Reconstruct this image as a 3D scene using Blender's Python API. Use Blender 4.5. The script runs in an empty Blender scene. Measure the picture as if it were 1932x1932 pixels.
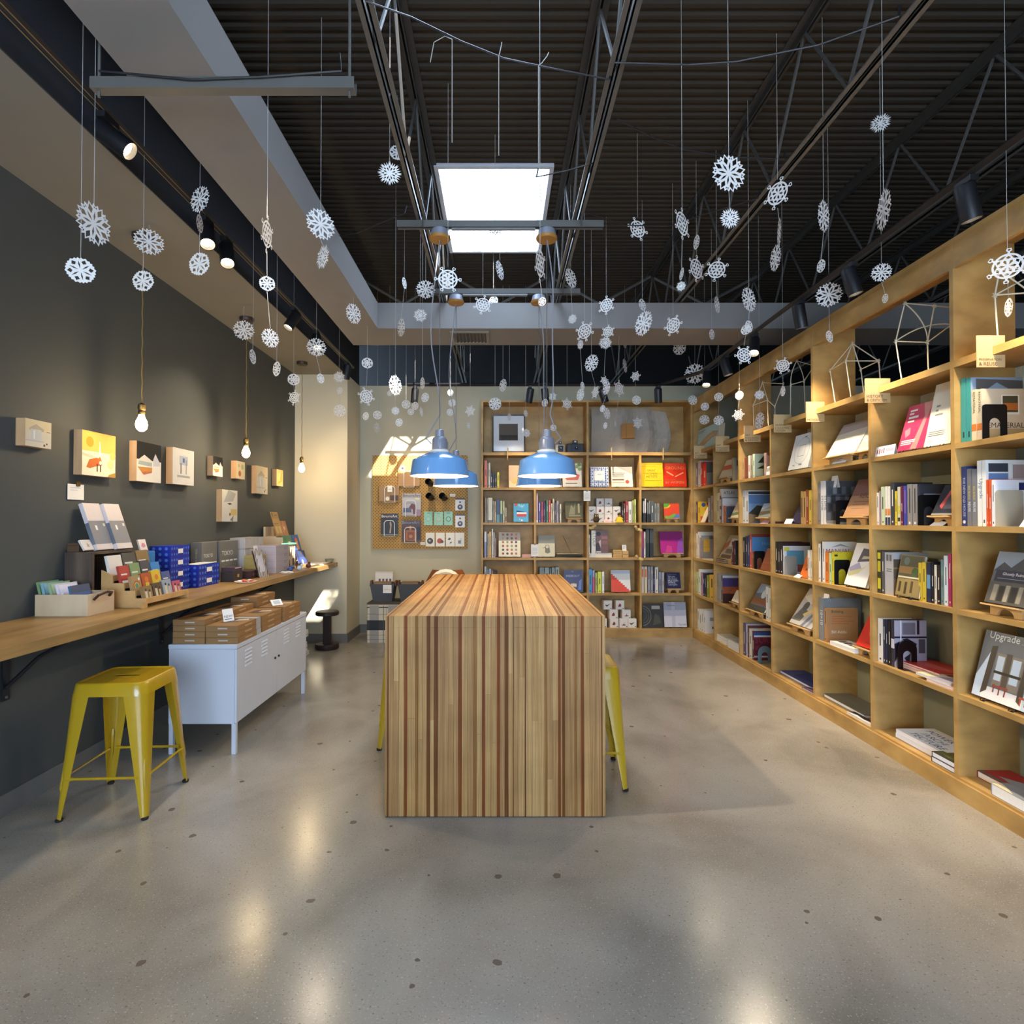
import bpy, bmesh, math, random
from math import pi, sin, cos, radians as rad
from mathutils import Vector, Matrix, Euler, geometry

random.seed(7)
scene = bpy.context.scene
COL = scene.collection

# ------------------------------------------------------------------ camera
FPX, PITCH, VPX, CAMZ = 1085.0, rad(0.8), 944.0, 1.35     # the vanishing point lies left of the middle: the photo is a crop
cam_data = bpy.data.cameras.new('camera')
cam_data.sensor_width = 36.0
cam_data.lens = FPX / 1932.0 * 36.0
cam_data.shift_x = (966.0 - VPX) / 1932.0
cam_data.clip_start, cam_data.clip_end = 0.05, 100
cam = bpy.data.objects.new('camera', cam_data)
cam.location = (0, 0, CAMZ)
cam.rotation_euler = (pi / 2 + PITCH, 0, 0)
COL.objects.link(cam)
scene.camera = cam

# ------------------------------------------------------------------ world, sun, exposure
world = bpy.data.worlds.new('world')
scene.world = world
world.use_nodes = True
_bg = world.node_tree.nodes['Background']
_bg.inputs['Color'].default_value = (0.56, 0.74, 1.0, 1)
_bg.inputs['Strength'].default_value = 16.5

sun_d = bpy.data.lights.new('sun', 'SUN')
sun_d.energy = 22.0
sun_d.angle = rad(0.6)
sun_d.color = (1.0, 0.97, 0.93)
sun = bpy.data.objects.new('sun', sun_d)
sun.rotation_euler = Vector((-0.60, 1.15, -1.0)).to_track_quat('-Z', 'Y').to_euler()
COL.objects.link(sun)

for nm, loc, sx, sy, rx in (('skylight_portal', (-0.045, 4.62, 4.14), 0.78, 1.24, 0),
                            ('added_skylight_portal', (-0.045, 2.25, 4.14), 0.78, 0.7, 0),
                            ('storefront_portal', (0.2, -2.98, 1.45), 3.9, 2.3, -pi / 2)):
    pd = bpy.data.lights.new(nm, 'AREA')
    pd.shape = 'RECTANGLE'
    pd.size, pd.size_y = sx, sy
    pd.cycles.is_portal = True
    po = bpy.data.objects.new(nm, pd)
    po.location = loc
    po.rotation_euler = (-rx, 0, 0) if rx else (0, 0, 0)
    COL.objects.link(po)

scene.view_settings.view_transform = 'Standard'
scene.view_settings.look = 'None'
scene.view_settings.exposure = 0.15
scene.view_settings.gamma = 1.0
scene.view_settings.use_curve_mapping = False
scene.cycles.use_denoising = True
scene.cycles.max_bounces = 7
scene.cycles.sample_clamp_indirect = 6.0
scene.cycles.caustics_reflective = False
scene.cycles.caustics_refractive = False

# ------------------------------------------------------------------ helpers
_R = Euler((pi / 2 + PITCH, 0, 0)).to_matrix()
_C = Vector((0, 0, CAMZ))


def ray(px, py):
    return _R @ Vector(((px - VPX) / FPX, -(py - 966) / FPX, -1.0))


def onX(px, py, X):
    d = ray(px, py)
    return _C + d * (X / d.x)


def onY(px, py, Y):
    d = ray(px, py)
    return _C + d * (Y / d.y)


def onZ(px, py, Z):
    d = ray(px, py)
    return _C + d * ((Z - CAMZ) / d.z)


def lin(hexs):
    v = [int(hexs[i:i + 2], 16) / 255 for i in (0, 2, 4)]
    return tuple((c / 12.92 if c <= 0.04045 else ((c + 0.055) / 1.055) ** 2.4) for c in v) + (1.0,)


_mats = {}


def M(hexs, rough=0.5, metal=0.0, var=0.10, scale=9.0, bump=0.0, coat=0.0, trans=0.0, spec=0.5):
    """plain procedural material: colour broken up by a soft noise"""
    key = (hexs, rough, metal, var, scale, bump, coat, trans, spec)
    if key in _mats:
        return _mats[key]
    m = bpy.data.materials.new('paint_' + hexs)
    m.use_nodes = True
    nt = m.node_tree
    p = nt.nodes['Principled BSDF']
    p.inputs['Roughness'].default_value = rough
    p.inputs['Metallic'].default_value = metal
    p.inputs['Specular IOR Level'].default_value = spec
    p.inputs['Coat Weight'].default_value = coat
    p.inputs['Transmission Weight'].default_value = trans
    c = lin(hexs)
    if var > 0:
        tc = nt.nodes.new('ShaderNodeTexCoord')
        nz = nt.nodes.new('ShaderNodeTexNoise')
        nz.inputs['Scale'].default_value = scale
        nz.inputs['Detail'].default_value = 3
        nt.links.new(tc.outputs['Object'], nz.inputs['Vector'])
        mx = nt.nodes.new('ShaderNodeMix')
        mx.data_type = 'RGBA'
        mx.inputs['A'].default_value = tuple(x * (1 - var) for x in c[:3]) + (1,)
        mx.inputs['B'].default_value = tuple(min(1, x * (1 + var)) for x in c[:3]) + (1,)
        nt.links.new(nz.outputs['Fac'], mx.inputs['Factor'])
        nt.links.new(mx.outputs['Result'], p.inputs['Base Color'])
        if bump:
            b = nt.nodes.new('ShaderNodeBump')
            b.inputs['Strength'].default_value = bump
            b.inputs['Distance'].default_value = 0.004
            nt.links.new(nz.outputs['Fac'], b.inputs['Height'])
            nt.links.new(b.outputs['Normal'], p.inputs['Normal'])
    else:
        p.inputs['Base Color'].default_value = c
    _mats[key] = m
    return m


def grain(name, ramp, scl, rough=0.45, detail=5, nscale=1.0, bump=0.05, mottled=None):
    """wood: stretched noise through a colour ramp; ramp = [(pos, hex), ...]"""
    m = bpy.data.materials.new(name)
    m.use_nodes = True
    nt = m.node_tree
    p = nt.nodes['Principled BSDF']
    p.inputs['Roughness'].default_value = rough
    tc = nt.nodes.new('ShaderNodeTexCoord')
    mp = nt.nodes.new('ShaderNodeMapping')
    mp.inputs['Scale'].default_value = scl
    nz = nt.nodes.new('ShaderNodeTexNoise')
    nz.inputs['Scale'].default_value = nscale
    nz.inputs['Detail'].default_value = detail
    nt.links.new(tc.outputs['Object'], mp.inputs['Vector'])
    nt.links.new(mp.outputs['Vector'], nz.inputs['Vector'])
    cr = nt.nodes.new('ShaderNodeValToRGB')
    el = cr.color_ramp.elements
    while len(el) < len(ramp):
        el.new(0.5)
    for e, (pos, hx) in zip(el, ramp):
        e.position = pos
        e.color = lin(hx)
    nt.links.new(nz.outputs['Fac'], cr.inputs['Fac'])
    out = cr.outputs['Color']
    if mottled:
        n2 = nt.nodes.new('ShaderNodeTexNoise')
        n2.inputs['Scale'].default_value = mottled
        n2.inputs['Detail'].default_value = 4
        nt.links.new(tc.outputs['Object'], n2.inputs['Vector'])
        mr = nt.nodes.new('ShaderNodeMapRange')
        mr.inputs['From Min'].default_value = 0.3
        mr.inputs['From Max'].default_value = 0.7
        mr.inputs['To Min'].default_value = 0.82
        mr.inputs['To Max'].default_value = 1.12
        nt.links.new(n2.outputs['Fac'], mr.inputs['Value'])
        mu = nt.nodes.new('ShaderNodeVectorMath')
        mu.operation = 'SCALE'
        nt.links.new(out, mu.inputs[0])
        nt.links.new(mr.outputs['Result'], mu.inputs['Scale'])
        out = mu.outputs['Vector']
    nt.links.new(out, p.inputs['Base Color'])
    if bump:
        b = nt.nodes.new('ShaderNodeBump')
        b.inputs['Strength'].default_value = bump
        b.inputs['Distance'].default_value = 0.002
        nt.links.new(nz.outputs['Fac'], b.inputs['Height'])
        nt.links.new(b.outputs['Normal'], p.inputs['Normal'])
    return m


def emit(hexs, strength):
    key = ('emit', hexs, strength)
    if key in _mats:
        return _mats[key]
    m = bpy.data.materials.new('glow_' + hexs)
    m.use_nodes = True
    p = m.node_tree.nodes['Principled BSDF']
    p.inputs['Base Color'].default_value = lin(hexs)
    p.inputs['Emission Color'].default_value = lin(hexs)
    p.inputs['Emission Strength'].default_value = strength
    _mats[key] = m
    return m


class MB:
    """collects shapes, then links them as one mesh object"""

    def __init__(self):
        self.v, self.f, self.mi = [], [], []
        self.slot = 0

    def add(self, vs, fs):
        n = len(self.v)
        self.v += [tuple(p) for p in vs]
        self.f += [tuple(i + n for i in q) for q in fs]
        self.mi += [self.slot] * len(fs)
        return self

    def box(self, x0, x1, y0, y1, z0, z1):
        return self.add([(x0, y0, z0), (x1, y0, z0), (x1, y1, z0), (x0, y1, z0),
                         (x0, y0, z1), (x1, y0, z1), (x1, y1, z1), (x0, y1, z1)],
                        [(0, 3, 2, 1), (4, 5, 6, 7), (0, 1, 5, 4), (1, 2, 6, 5), (2, 3, 7, 6), (3, 0, 4, 7)])

    def bevbox(self, x0, x1, y0, y1, z0, z1, b):
        """box with bevelled vertical edges and a top chamfer"""
        def ring(d, z):
            return [(x0 + b + d, y0 + d, z), (x1 - b - d, y0 + d, z), (x1 - d, y0 + b + d, z), (x1 - d, y1 - b - d, z),
                    (x1 - b - d, y1 - d, z), (x0 + b + d, y1 - d, z), (x0 + d, y1 - b - d, z), (x0 + d, y0 + b + d, z)]
        vs = ring(0, z0) + ring(0, z1 - b) + ring(b * 0.7, z1)
        fs = [tuple(range(7, -1, -1)), tuple(range(16, 24))]
        for r in (0, 8):
            for i in range(8):
                j = (i + 1) % 8
                fs.append((r + i, r + j, r + 8 + j, r + 8 + i))
        return self.add(vs, fs)

    def tube(self, pts, r, n=6, cap=True):
        pts = [Vector(p) for p in pts]
        rs = r if isinstance(r, (list, tuple)) else [r] * len(pts)
        vs, fs = [], []
        up = None
        for i, p in enumerate(pts):
            t = (pts[min(i + 1, len(pts) - 1)] - pts[max(i - 1, 0)]).normalized()
            if up is None:
                up = Vector((0, 0, 1)) if abs(t.z) < 0.9 else Vector((1, 0, 0))
            a = t.cross(up).normalized()
            b = a.cross(t).normalized()
            up = b
            for k in range(n):
                w = 2 * pi * k / n
                vs.append(p + (a * cos(w) + b * sin(w)) * rs[i])
        for i in range(len(pts) - 1):
            for k in range(n):
                l = (k + 1) % n
                fs.append((i * n + k, i * n + l, (i + 1) * n + l, (i + 1) * n + k))
        if cap:
            fs.append(tuple(range(n - 1, -1, -1)))
            fs.append(tuple(range((len(pts) - 1) * n, len(pts) * n)))
        return self.add(vs, fs)

    def lathe(self, prof, n=24, c=(0, 0, 0)):
        vs, fs = [], []
        for r, z in prof:
            for k in range(n):
                w = 2 * pi * k / n
                vs.append((c[0] + max(r, 1e-4) * cos(w), c[1] + max(r, 1e-4) * sin(w), c[2] + z))
        for i in range(len(prof) - 1):
            for k in range(n):
                l = (k + 1) % n
                fs.append((i * n + k, i * n + l, (i + 1) * n + l, (i + 1) * n + k))
        return self.add(vs, fs)

    def prism(self, poly, h0, h1, frame=None, holes=()):
        """extrude a 2-D polygon (with holes); frame maps (u, v, w) to 3-D"""
        fr = frame or (lambda u, v, w: (u, v, w))
        loops = [list(poly)] + [list(h) for h in holes]
        pts, edges = [], []
        for lp in loops:
            s = len(pts)
            pts += [Vector(q) for q in lp]
            edges += [(s + i, s + (i + 1) % len(lp)) for i in range(len(lp))]
        res = geometry.delaunay_2d_cdt(pts, edges, [], 1, 1e-6)
        P, F = res[0], res[2]

        def inside(q, lp):
            c = False
            j = len(lp) - 1
            for i in range(len(lp)):
                xi, yi = lp[i]
                xj, yj = lp[j]
                if (yi > q[1]) != (yj > q[1]) and q[0] < (xj - xi) * (q[1] - yi) / (yj - yi) + xi:
                    c = not c
                j = i
            return c
        tris = []
        for t in F:
            g = (sum(P[i][0] for i in t) / len(t), sum(P[i][1] for i in t) / len(t))
            if inside(g, loops[0]) and not any(inside(g, h) for h in loops[1:]):
                tris.append(tuple(t))
        n = len(P)
        vs = [fr(p[0], p[1], h0) for p in P] + [fr(p[0], p[1], h1) for p in P]
        fs = [tuple(reversed(t)) for t in tris] + [tuple(i + n for i in t) for t in tris]
        cnt = {}
        for t in tris:
            for i in range(len(t)):
                e = (t[i], t[(i + 1) % len(t)])
                cnt[e] = 1
        for (a, b) in list(cnt):
            if (b, a) not in cnt:
                fs.append((a, b, b + n, a + n))
        return self.add(vs, fs)

    def mesh(self, name, mats, smooth=False):
        me = bpy.data.meshes.new(name)
        me.from_pydata(self.v, [], self.f)
        if not isinstance(mats, (list, tuple)):
            mats = [mats]
        for m in mats:
            me.materials.append(m)
        if len(mats) > 1:
            me.polygons.foreach_set('material_index', self.mi)
        if smooth:
            me.polygons.foreach_set('use_smooth', [True] * len(me.polygons))
            try:
                me.set_sharp_from_angle(angle=rad(38))
            except Exception:
                pass
        me.update()
        return me

    def obj(self, name, mats, parent=None, smooth=False, loc=None, rot=None):
        return link(name, self.mesh(name, mats, smooth), parent, loc, rot)


def link(name, data, parent=None, loc=None, rot=None):
    o = bpy.data.objects.new(name, data)
    COL.objects.link(o)
    if parent:
        o.parent = parent
    if loc is not None:
        o.location = loc
    if rot is not None:
        o.rotation_euler = rot
    return o


def tag(o, label, cat, group=None):
    o['label'] = label
    o['category'] = cat
    if group:
        o['group'] = group
    return o


def thing(name, label, cat, loc=(0, 0, 0), rot=(0, 0, 0), group=None):
    o = link(name, None, None, loc, rot)
    o.empty_display_size = 0.05
    return tag(o, label, cat, group)


def struct(o, label=None):
    o['kind'] = 'structure'
    if label:
        o['label'] = label
    return o


_txt = {}


def text_polys(s, size):
    """outline mesh of a line of lettering, left-bottom at 0,0; returns verts, faces, width"""
    key = s
    if key not in _txt:
        cu = bpy.data.curves.new('lettering', 'FONT')
        cu.body = s
        cu.size = 1.0
        cu.resolution_u = 2
        ob = bpy.data.objects.new('lettering', cu)
        me = bpy.data.meshes.new_from_object(ob)
        vs = [(v.co.x, v.co.y) for v in me.vertices]
        fs = [tuple(p.vertices) for p in me.polygons]
        bpy.data.meshes.remove(me)
        bpy.data.objects.remove(ob)
        bpy.data.curves.remove(cu)
        _txt[key] = (vs, fs)
    vs, fs = _txt[key]
    if not vs:
        return [], [], 0
    x0 = min(v[0] for v in vs)
    y0 = min(v[1] for v in vs)
    w = max(v[0] for v in vs) - x0
    return [((v[0] - x0) * size, (v[1] - y0) * size) for v in vs], fs, w * size


def art(parent, frame, W, H, items, name='cover_print', rough=0.45, step=0.0003):
    """flat print on a face. frame(u, v, w): u along width (m), v up (m), w outwards.
    items in fractions of the face: ('r',u0,v0,u1,v1,hex) ('c',u,v,r,hex) ('p',[(u,v)..],hex)
    ('t',text,u,v,width_fraction,hex[,vertical])"""
    mb = MB()
    mats, idx = [], {}
    k = 0
    for it in items:
        hx = it[-1] if it[0] != 't' else it[5]
        if hx not in idx:
            idx[hx] = len(mats)
            mats.append(M(hx, rough, var=0.06, scale=30))
        mb.slot = idx[hx]
        k += 1
        w = step * (1 + k * 0.35)
        if it[0] == 'r':
            u0, v0, u1, v1 = it[1] * W, it[2] * H, it[3] * W, it[4] * H
            mb.add([frame(u0, v0, w), frame(u1, v0, w), frame(u1, v1, w), frame(u0, v1, w)], [(0, 1, 2, 3)])
        elif it[0] == 'c':
            n = 14
            mb.add([frame(it[1] * W + it[3] * W * cos(2 * pi * i / n), it[2] * H + it[3] * W * sin(2 * pi * i / n), w)
                    for i in range(n)], [tuple(range(n))])
        elif it[0] == 'p':
            mb.add([frame(u * W, v * H, w) for u, v in it[1]], [tuple(range(len(it[1])))])
        elif it[0] == 't':
            vs, fs, tw = text_polys(it[1], 1.0)
            if not vs:
                continue
            if len(it) > 6 and it[6]:      # reading downwards along v
                s = it[4] * H / tw
                mb.add([frame(it[2] * W + y * s, it[3] * H - x * s, w) for x, y in vs], fs)
            else:
                s = it[4] * W / tw
                mb.add([frame(it[2] * W + x * s, it[3] * H + y * s, w) for x, y in vs], fs)
    o = mb.obj(name, mats, parent)
    if len(items) > 1:
        o['kind'] = 'stuff'       # print: too fine to pick apart
    return o

# ------------------------------------------------------------------ surface materials
def concrete():
    m = bpy.data.materials.new('polished_concrete')
    m.use_nodes = True
    nt = m.node_tree
    p = nt.nodes['Principled BSDF']
    N, L = nt.nodes.new, nt.links.new
    tc = N('ShaderNodeTexCoord')

    def noise(scale, detail=4, distort=0.0, map_scale=None):
        n = N('ShaderNodeTexNoise')
        n.inputs['Scale'].default_value = scale
        n.inputs['Detail'].default_value = detail
        n.inputs['Distortion'].default_value = distort
        if map_scale:
            mp = N('ShaderNodeMapping')
            mp.inputs['Scale'].default_value = map_scale
            L(tc.outputs['Object'], mp.inputs['Vector'])
            L(mp.outputs['Vector'], n.inputs['Vector'])
        else:
            L(tc.outputs['Object'], n.inputs['Vector'])
        return n.outputs['Fac']

    def ramp(fac, stops):
        c = N('ShaderNodeValToRGB')
        e = c.color_ramp.elements
        while len(e) < len(stops):
            e.new(0.5)
        for x, (pos, col) in zip(e, stops):
            x.position = pos
            x.color = col if isinstance(col, tuple) else lin(col)
        L(fac, c.inputs['Fac'])
        return c.outputs['Color']

    def mix(fac, a, b):
        x = N('ShaderNodeMix')
        x.data_type = 'RGBA'
        L(fac, x.inputs['Factor'])
        for s, v in (('A', a), ('B', b)):
            if isinstance(v, str):
                x.inputs[s].default_value = lin(v)
            else:
                L(v, x.inputs[s])
        return x.outputs['Result']
    base = ramp(noise(1.1, 8, 0.6), [(0.32, '7f786c'), (0.50, '989084'), (0.68, 'aaa396')])
    streak = ramp(noise(1.0, 7, 0.8, (2.2, 1.5, 1)), [(0.42, (0, 0, 0, 1)), (0.70, (0.6, 0.6, 0.6, 1))])
    c1 = mix(streak, base, 'ada69a')
    fine = ramp(noise(160, 2), [(0.62, (0, 0, 0, 1)), (0.70, (0.6, 0.6, 0.6, 1))])
    c2 = mix(fine, c1, 'c9c4b8')
    fine2 = ramp(noise(120, 2, 0, (1, 1.05, 1)), [(0.30, (0.7, 0.7, 0.7, 1)), (0.37, (0, 0, 0, 1))])
    c3 = mix(fine2, c2, '6a6258')
    vo = N('ShaderNodeTexVoronoi')
    vo.voronoi_dimensions = '2D'
    vo.inputs['Scale'].default_value = 4.6
    L(tc.outputs['Object'], vo.inputs['Vector'])
    sep = N('ShaderNodeSeparateColor')
    L(vo.outputs['Color'], sep.inputs['Color'])
    # only some cells carry a dark pebble, of a size that differs from cell to cell
    mr = N('ShaderNodeMapRange')
    L(sep.outputs['Red'], mr.inputs['Value'])
    mr.inputs['From Min'].default_value, mr.inputs['From Max'].default_value = 0.62, 1.0
    mr.inputs['To Min'].default_value, mr.inputs['To Max'].default_value = 0.0, 0.075
    wob = noise(40, 2)
    ad = N('ShaderNodeMath')
    ad.operation = 'MULTIPLY_ADD'
    L(wob, ad.inputs[0])
    ad.inputs[1].default_value = 0.10
    L(vo.outputs['Distance'], ad.inputs[2])
    sb = N('ShaderNodeMath')
    sb.operation = 'SUBTRACT'
    L(ad.outputs[0], sb.inputs[0])
    sb.inputs[1].default_value = 0.05
    lt = N('ShaderNodeMath')
    lt.operation = 'LESS_THAN'
    L(sb.outputs[0], lt.inputs[0])
    L(mr.outputs['Result'], lt.inputs[1])
    c4 = mix(lt.outputs[0], c3, '6b6055')
    L(c4, p.inputs['Base Color'])
    rr = N('ShaderNodeMapRange')
    L(noise(2.5, 5), rr.inputs['Value'])
    rr.inputs['To Min'].default_value, rr.inputs['To Max'].default_value = 0.15, 0.26
    L(rr.outputs['Result'], p.inputs['Roughness'])
    p.inputs['Specular IOR Level'].default_value = 0.6
    return m


MAT_FLOOR = concrete()
PLY = grain('birch_plywood', [(0.25, '9a7640'), (0.5, 'b58e50'), (0.75, 'c49f60')], (5, 5, 9), 0.5, 6, 1.0, 0.03, mottled=3.0)
PLY_EDGE = grain('plywood_edge', [(0.3, '8f6a35'), (0.5, 'b08546'), (0.7, 'c79c5c')], (4, 4, 60), 0.5, 4, 1.0, 0.05)
COUNTER_WOOD = grain('counter_plywood', [(0.25, '8a6a3e'), (0.5, 'a3804c'), (0.75, 'b3915c')], (14, 2, 40), 0.42, 5, 1.0, 0.03, mottled=4.0)
DARK_WALL = M('4a4d4b', 0.75, var=0.08, scale=3)
BEIGE = M('cdc3a6', 0.8, var=0.04, scale=3)
GREYGREEN = M('c2b99c', 0.8, var=0.05, scale=3)
SOFFIT = M('85817d', 0.8, var=0.05, scale=3)
SLATE = M('4a4f57', 0.75, var=0.05)
DECK = M('39332b', 0.85, var=0.12, scale=2, spec=0.15)
STEEL = M('62605b', 0.5, 0.2, var=0.12, scale=6)
BLACK = M('17171a', 0.45, var=0.1)
NEARBLACK = M('1c1c1b', 0.9, var=0.2, scale=2)
WHITE = M('eceae4', 0.6, var=0.03)
BASEBOARD = M('6f6d68', 0.6, var=0.05)

# ------------------------------------------------------------------ the room
XL, YB = -2.27, 6.92
YCOL, XCOL = 6.34, -1.69
ZS = 2.96

mb = MB().box(-2.5, 6.4, -3.4, 10.2, -0.1, 0.0)
struct(mb.obj('floor', MAT_FLOOR), 'polished grey concrete floor with dark pebbles and soft reflections')
struct(MB().box(XL - 0.12, XL, -3.2, YB, 0, 3.9).obj('wall_left', DARK_WALL), 'dark grey painted side wall with hung paintings')
o = MB().box(XL, XCOL, YCOL, YB, 0, ZS).obj('wall_column', BEIGE)
struct(o, 'cream boxed-out column at the end of the counter')
struct(MB().box(XCOL - 0.02, 6.2, YB, YB + 0.1, 0, 2.97).obj('wall_back', GREYGREEN), 'cream partition wall behind pegboard and shelves')
struct(MB().box(-3, 6.4, 7.9, 8.0, 0, 4.2).obj('wall_far', M('0d0d0d', 0.9)), 'black wall beyond the partition')
struct(MB().box(6.2, 6.3, -3.2, 9.9, 0, 4.2).obj('wall_right', SLATE), 'dark wall of the neighbouring space')
mb = MB()
mb.box(-2.6, -1.75, -3.1, -2.95, 0, 4.0).box(2.15, 6.3, -3.1, -2.95, 0, 4.0)
mb.box(-1.75, 2.15, -3.1, -2.95, 0, 0.3).box(-1.75, 2.15, -3.1, -2.95, 2.6, 4.0)
struct(mb.obj('wall_front', BEIGE), 'storefront wall behind the viewer')
wf = MB()
for x in (-1.75, -0.47, 0.83, 2.10):
    wf.box(x, x + 0.05, -3.06, -3.0, 0.3, 2.6)
wf.box(-1.75, 2.15, -3.06, -3.0, 0.3, 0.36).box(-1.75, 2.15, -3.06, -3.0, 2.54, 2.6)
struct(wf.obj('window_1', BLACK), 'black storefront window frame')

# baseboards
struct(MB().box(XL, XL + 0.012, -3, YCOL, 0, 0.10).obj('baseboard_left', BASEBOARD), 'grey vinyl baseboard along dark wall')
mb = MB().box(XL, XCOL + 0.012, YCOL - 0.012, YCOL, 0, 0.10).box(XCOL, XCOL + 0.012, YCOL, YB - 0.012, 0, 0.10)
struct(mb.obj('baseboard_column', BASEBOARD), 'grey vinyl baseboard around the column')
struct(MB().box(XCOL, -0.22, YB - 0.012, YB, 0, 0.10).obj('baseboard_back', BASEBOARD), 'grey vinyl baseboard under the pegboard')

# soffits
struct(MB().box(-1.71, -1.704, -3.0, YB, ZS + 0.001, 3.9).obj('soffit_dark_panel', M('24262b', 0.8)), 'thin dark panel added over the side of the low soffit')  # dark sheet added over the soffit side so that it stays dark
mb = MB().box(XL, -1.71, -3.0, YB, ZS, 3.9)
struct(mb.obj('ceiling_low_soffit', M('7c776c', 0.85, var=0.04)), 'low boxed soffit over the counter')
mb = MB().box(-1.378, -1.05, -3.0, 4.9, 2.99, 3.21)
struct(mb.obj('ceiling_side_soffit', SOFFIT), 'long boxed soffit lit blue by daylight')
mb = MB().box(-1.378, 6.1, 4.9, 5.37, 2.99, 3.21)
struct(mb.obj('ceiling_cross_soffit', SOFFIT), 'boxed soffit crossing the room below the skylight')
struct(MB().box(-1.71, -1.378, -3.0, 6.9, 3.45, 3.5).obj('ceiling_recess', M('17181b', 0.9)), 'dark recess between the soffits')

# corrugated deck with two skylight holes (the nearer one is unseen, added for the sun patches)
SKX0, SKX1 = -0.435, 0.345
HOLES = ((1.9, 2.60), (4.0, 5.24))
ZD = 3.83
mb = MB()
pitch = 0.0635
ys = []
y = -3.05
while y < 10.0:
    ys += [(y, ZD), (y + pitch * 0.36, ZD), (y + pitch * 0.5, ZD + 0.012), (y + pitch * 0.86, ZD + 0.012)]
    y += pitch
for xa, xb in ((-3.0, SKX0), (SKX0, SKX1), (SKX1, 6.4)):
    vs, fs = [], []
    for yy, zz in ys:
        vs += [(xa, yy, zz), (xb, yy, zz)]
    for i in range(len(ys) - 1):
        if xa == SKX0 and any(ys[i + 1][0] > h0 and ys[i][0] < h1 for h0, h1 in HOLES):
            continue
        fs.append((2 * i, 2 * i + 2, 2 * i + 3, 2 * i + 1))
    mb.add(vs, fs)
struct(mb.obj('ceiling', DECK), 'dark corrugated metal roof deck')
# roof above the deck keeps the sky out everywhere but at the skylights
mb = MB()
e = 0.015
mb.box(-3.2, SKX0 - e, -3.3, 10.3, 3.9, 3.98).box(SKX1 + e, 6.5, -3.3, 10.3, 3.9, 3.98)
mb.box(SKX0 - e, SKX1 + e, -3.3, HOLES[0][0] - e, 3.9, 3.98).box(SKX0 - e, SKX1 + e, HOLES[0][1] + e, HOLES[1][0] - e, 3.9, 3.98).box(SKX0 - e, SKX1 + e, HOLES[1][1] + e, 10.3, 3.9, 3.98)
struct(mb.obj('ceiling_roof', NEARBLACK), 'roof slab above the metal deck')
gm = bpy.data.materials.new('skylight_glazing')
gm.use_nodes = True
nt = gm.node_tree
tr = nt.nodes.new('ShaderNodeBsdfTransparent')
gl = nt.nodes.new('ShaderNodeBsdfGlossy')
gl.inputs['Roughness'].default_value = 0.05
mx = nt.nodes.new('ShaderNodeMixShader')
mx.inputs[0].default_value = 0.05
nt.links.new(tr.outputs[0], mx.inputs[1])
nt.links.new(gl.outputs[0], mx.inputs[2])
nt.links.new(mx.outputs[0], nt.nodes['Material Output'].inputs[0])
w = 0.03
for (SKY0, SKY1), lb in zip(HOLES, ('unseen skylight added above the picture for the sun patches', 'bright rectangular skylight between two steel joists')):
    sk = struct(link('ceiling_skylight', None, None, (0, (SKY0 + SKY1) / 2, ZD)), lb)
    mb = MB()
    mb.box(SKX0 - w, SKX0, SKY0 - w, SKY1 + w, ZD - 0.02, 4.12).box(SKX1, SKX1 + w, SKY0 - w, SKY1 + w, ZD - 0.02, 4.12)
    mb.box(SKX0, SKX1, SKY0 - w, SKY0, ZD - 0.02, 4.12).box(SKX0, SKX1, SKY1, SKY1 + w, ZD - 0.02, 4.12)
    cb = mb.obj('curb', M('c9ccd2', 0.5), sk)
    cb.location = -Vector(sk.location)
    pn = MB().box(SKX0 - w, SKX1 + w, SKY0 - w, SKY1 + w, 4.12, 4.128).obj('pane', gm, sk)
    pn.location = -Vector(sk.location)
# storefront glass
o = MB().box(-1.70, 2.10, -3.035, -3.03, 0.36, 2.54).obj('window_2', gm)
struct(o, 'clear storefront glass')

# bar joists
ZJB, ZJT = 3.22, 3.80
for i, X in enumerate((-0.49, 0.48, 1.53, 2.60, 3.70, 4.80)):
    j = struct(link('ceiling_joist', None, None, (X, 0, 0)), 'open-web steel roof joist')
    bc = MB().box(-0.032, -0.006, -3, 9.8, ZJB, ZJB + 0.006).box(-0.012, -0.006, -3, 9.8, ZJB, ZJB + 0.032)
    bc.box(0.006, 0.032, -3, 9.8, ZJB, ZJB + 0.006).box(0.006, 0.012, -3, 9.8, ZJB, ZJB + 0.032)
    bc.obj('bottom_chord', STEEL, j)
    tcd = MB().box(-0.045, -0.006, -3, 9.8, ZJT + 0.02, ZJT + 0.027).box(-0.012, -0.006, -3, 9.8, ZJT - 0.02, ZJT + 0.02)
    tcd.box(0.006, 0.045, -3, 9.8, ZJT + 0.02, ZJT + 0.027).box(0.006, 0.012, -3, 9.8, ZJT - 0.02, ZJT + 0.02)
    tcd.obj('top_chord', M('403e3a', 0.5, 0.2), j)
    yy = -2.8 + 0.13 * i
    up = True
    while yy < 9.6:
        a = (0, yy, ZJB + 0.02 if up else ZJT)
        b = (0, yy + 0.36, ZJT if up else ZJB + 0.02)
        if yy > 1.0 and yy < 8:
            MB().tube([a, b], 0.009, 6).obj('web_bar', M('464440', 0.6), j)
        up = not up
        yy += 0.36
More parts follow.
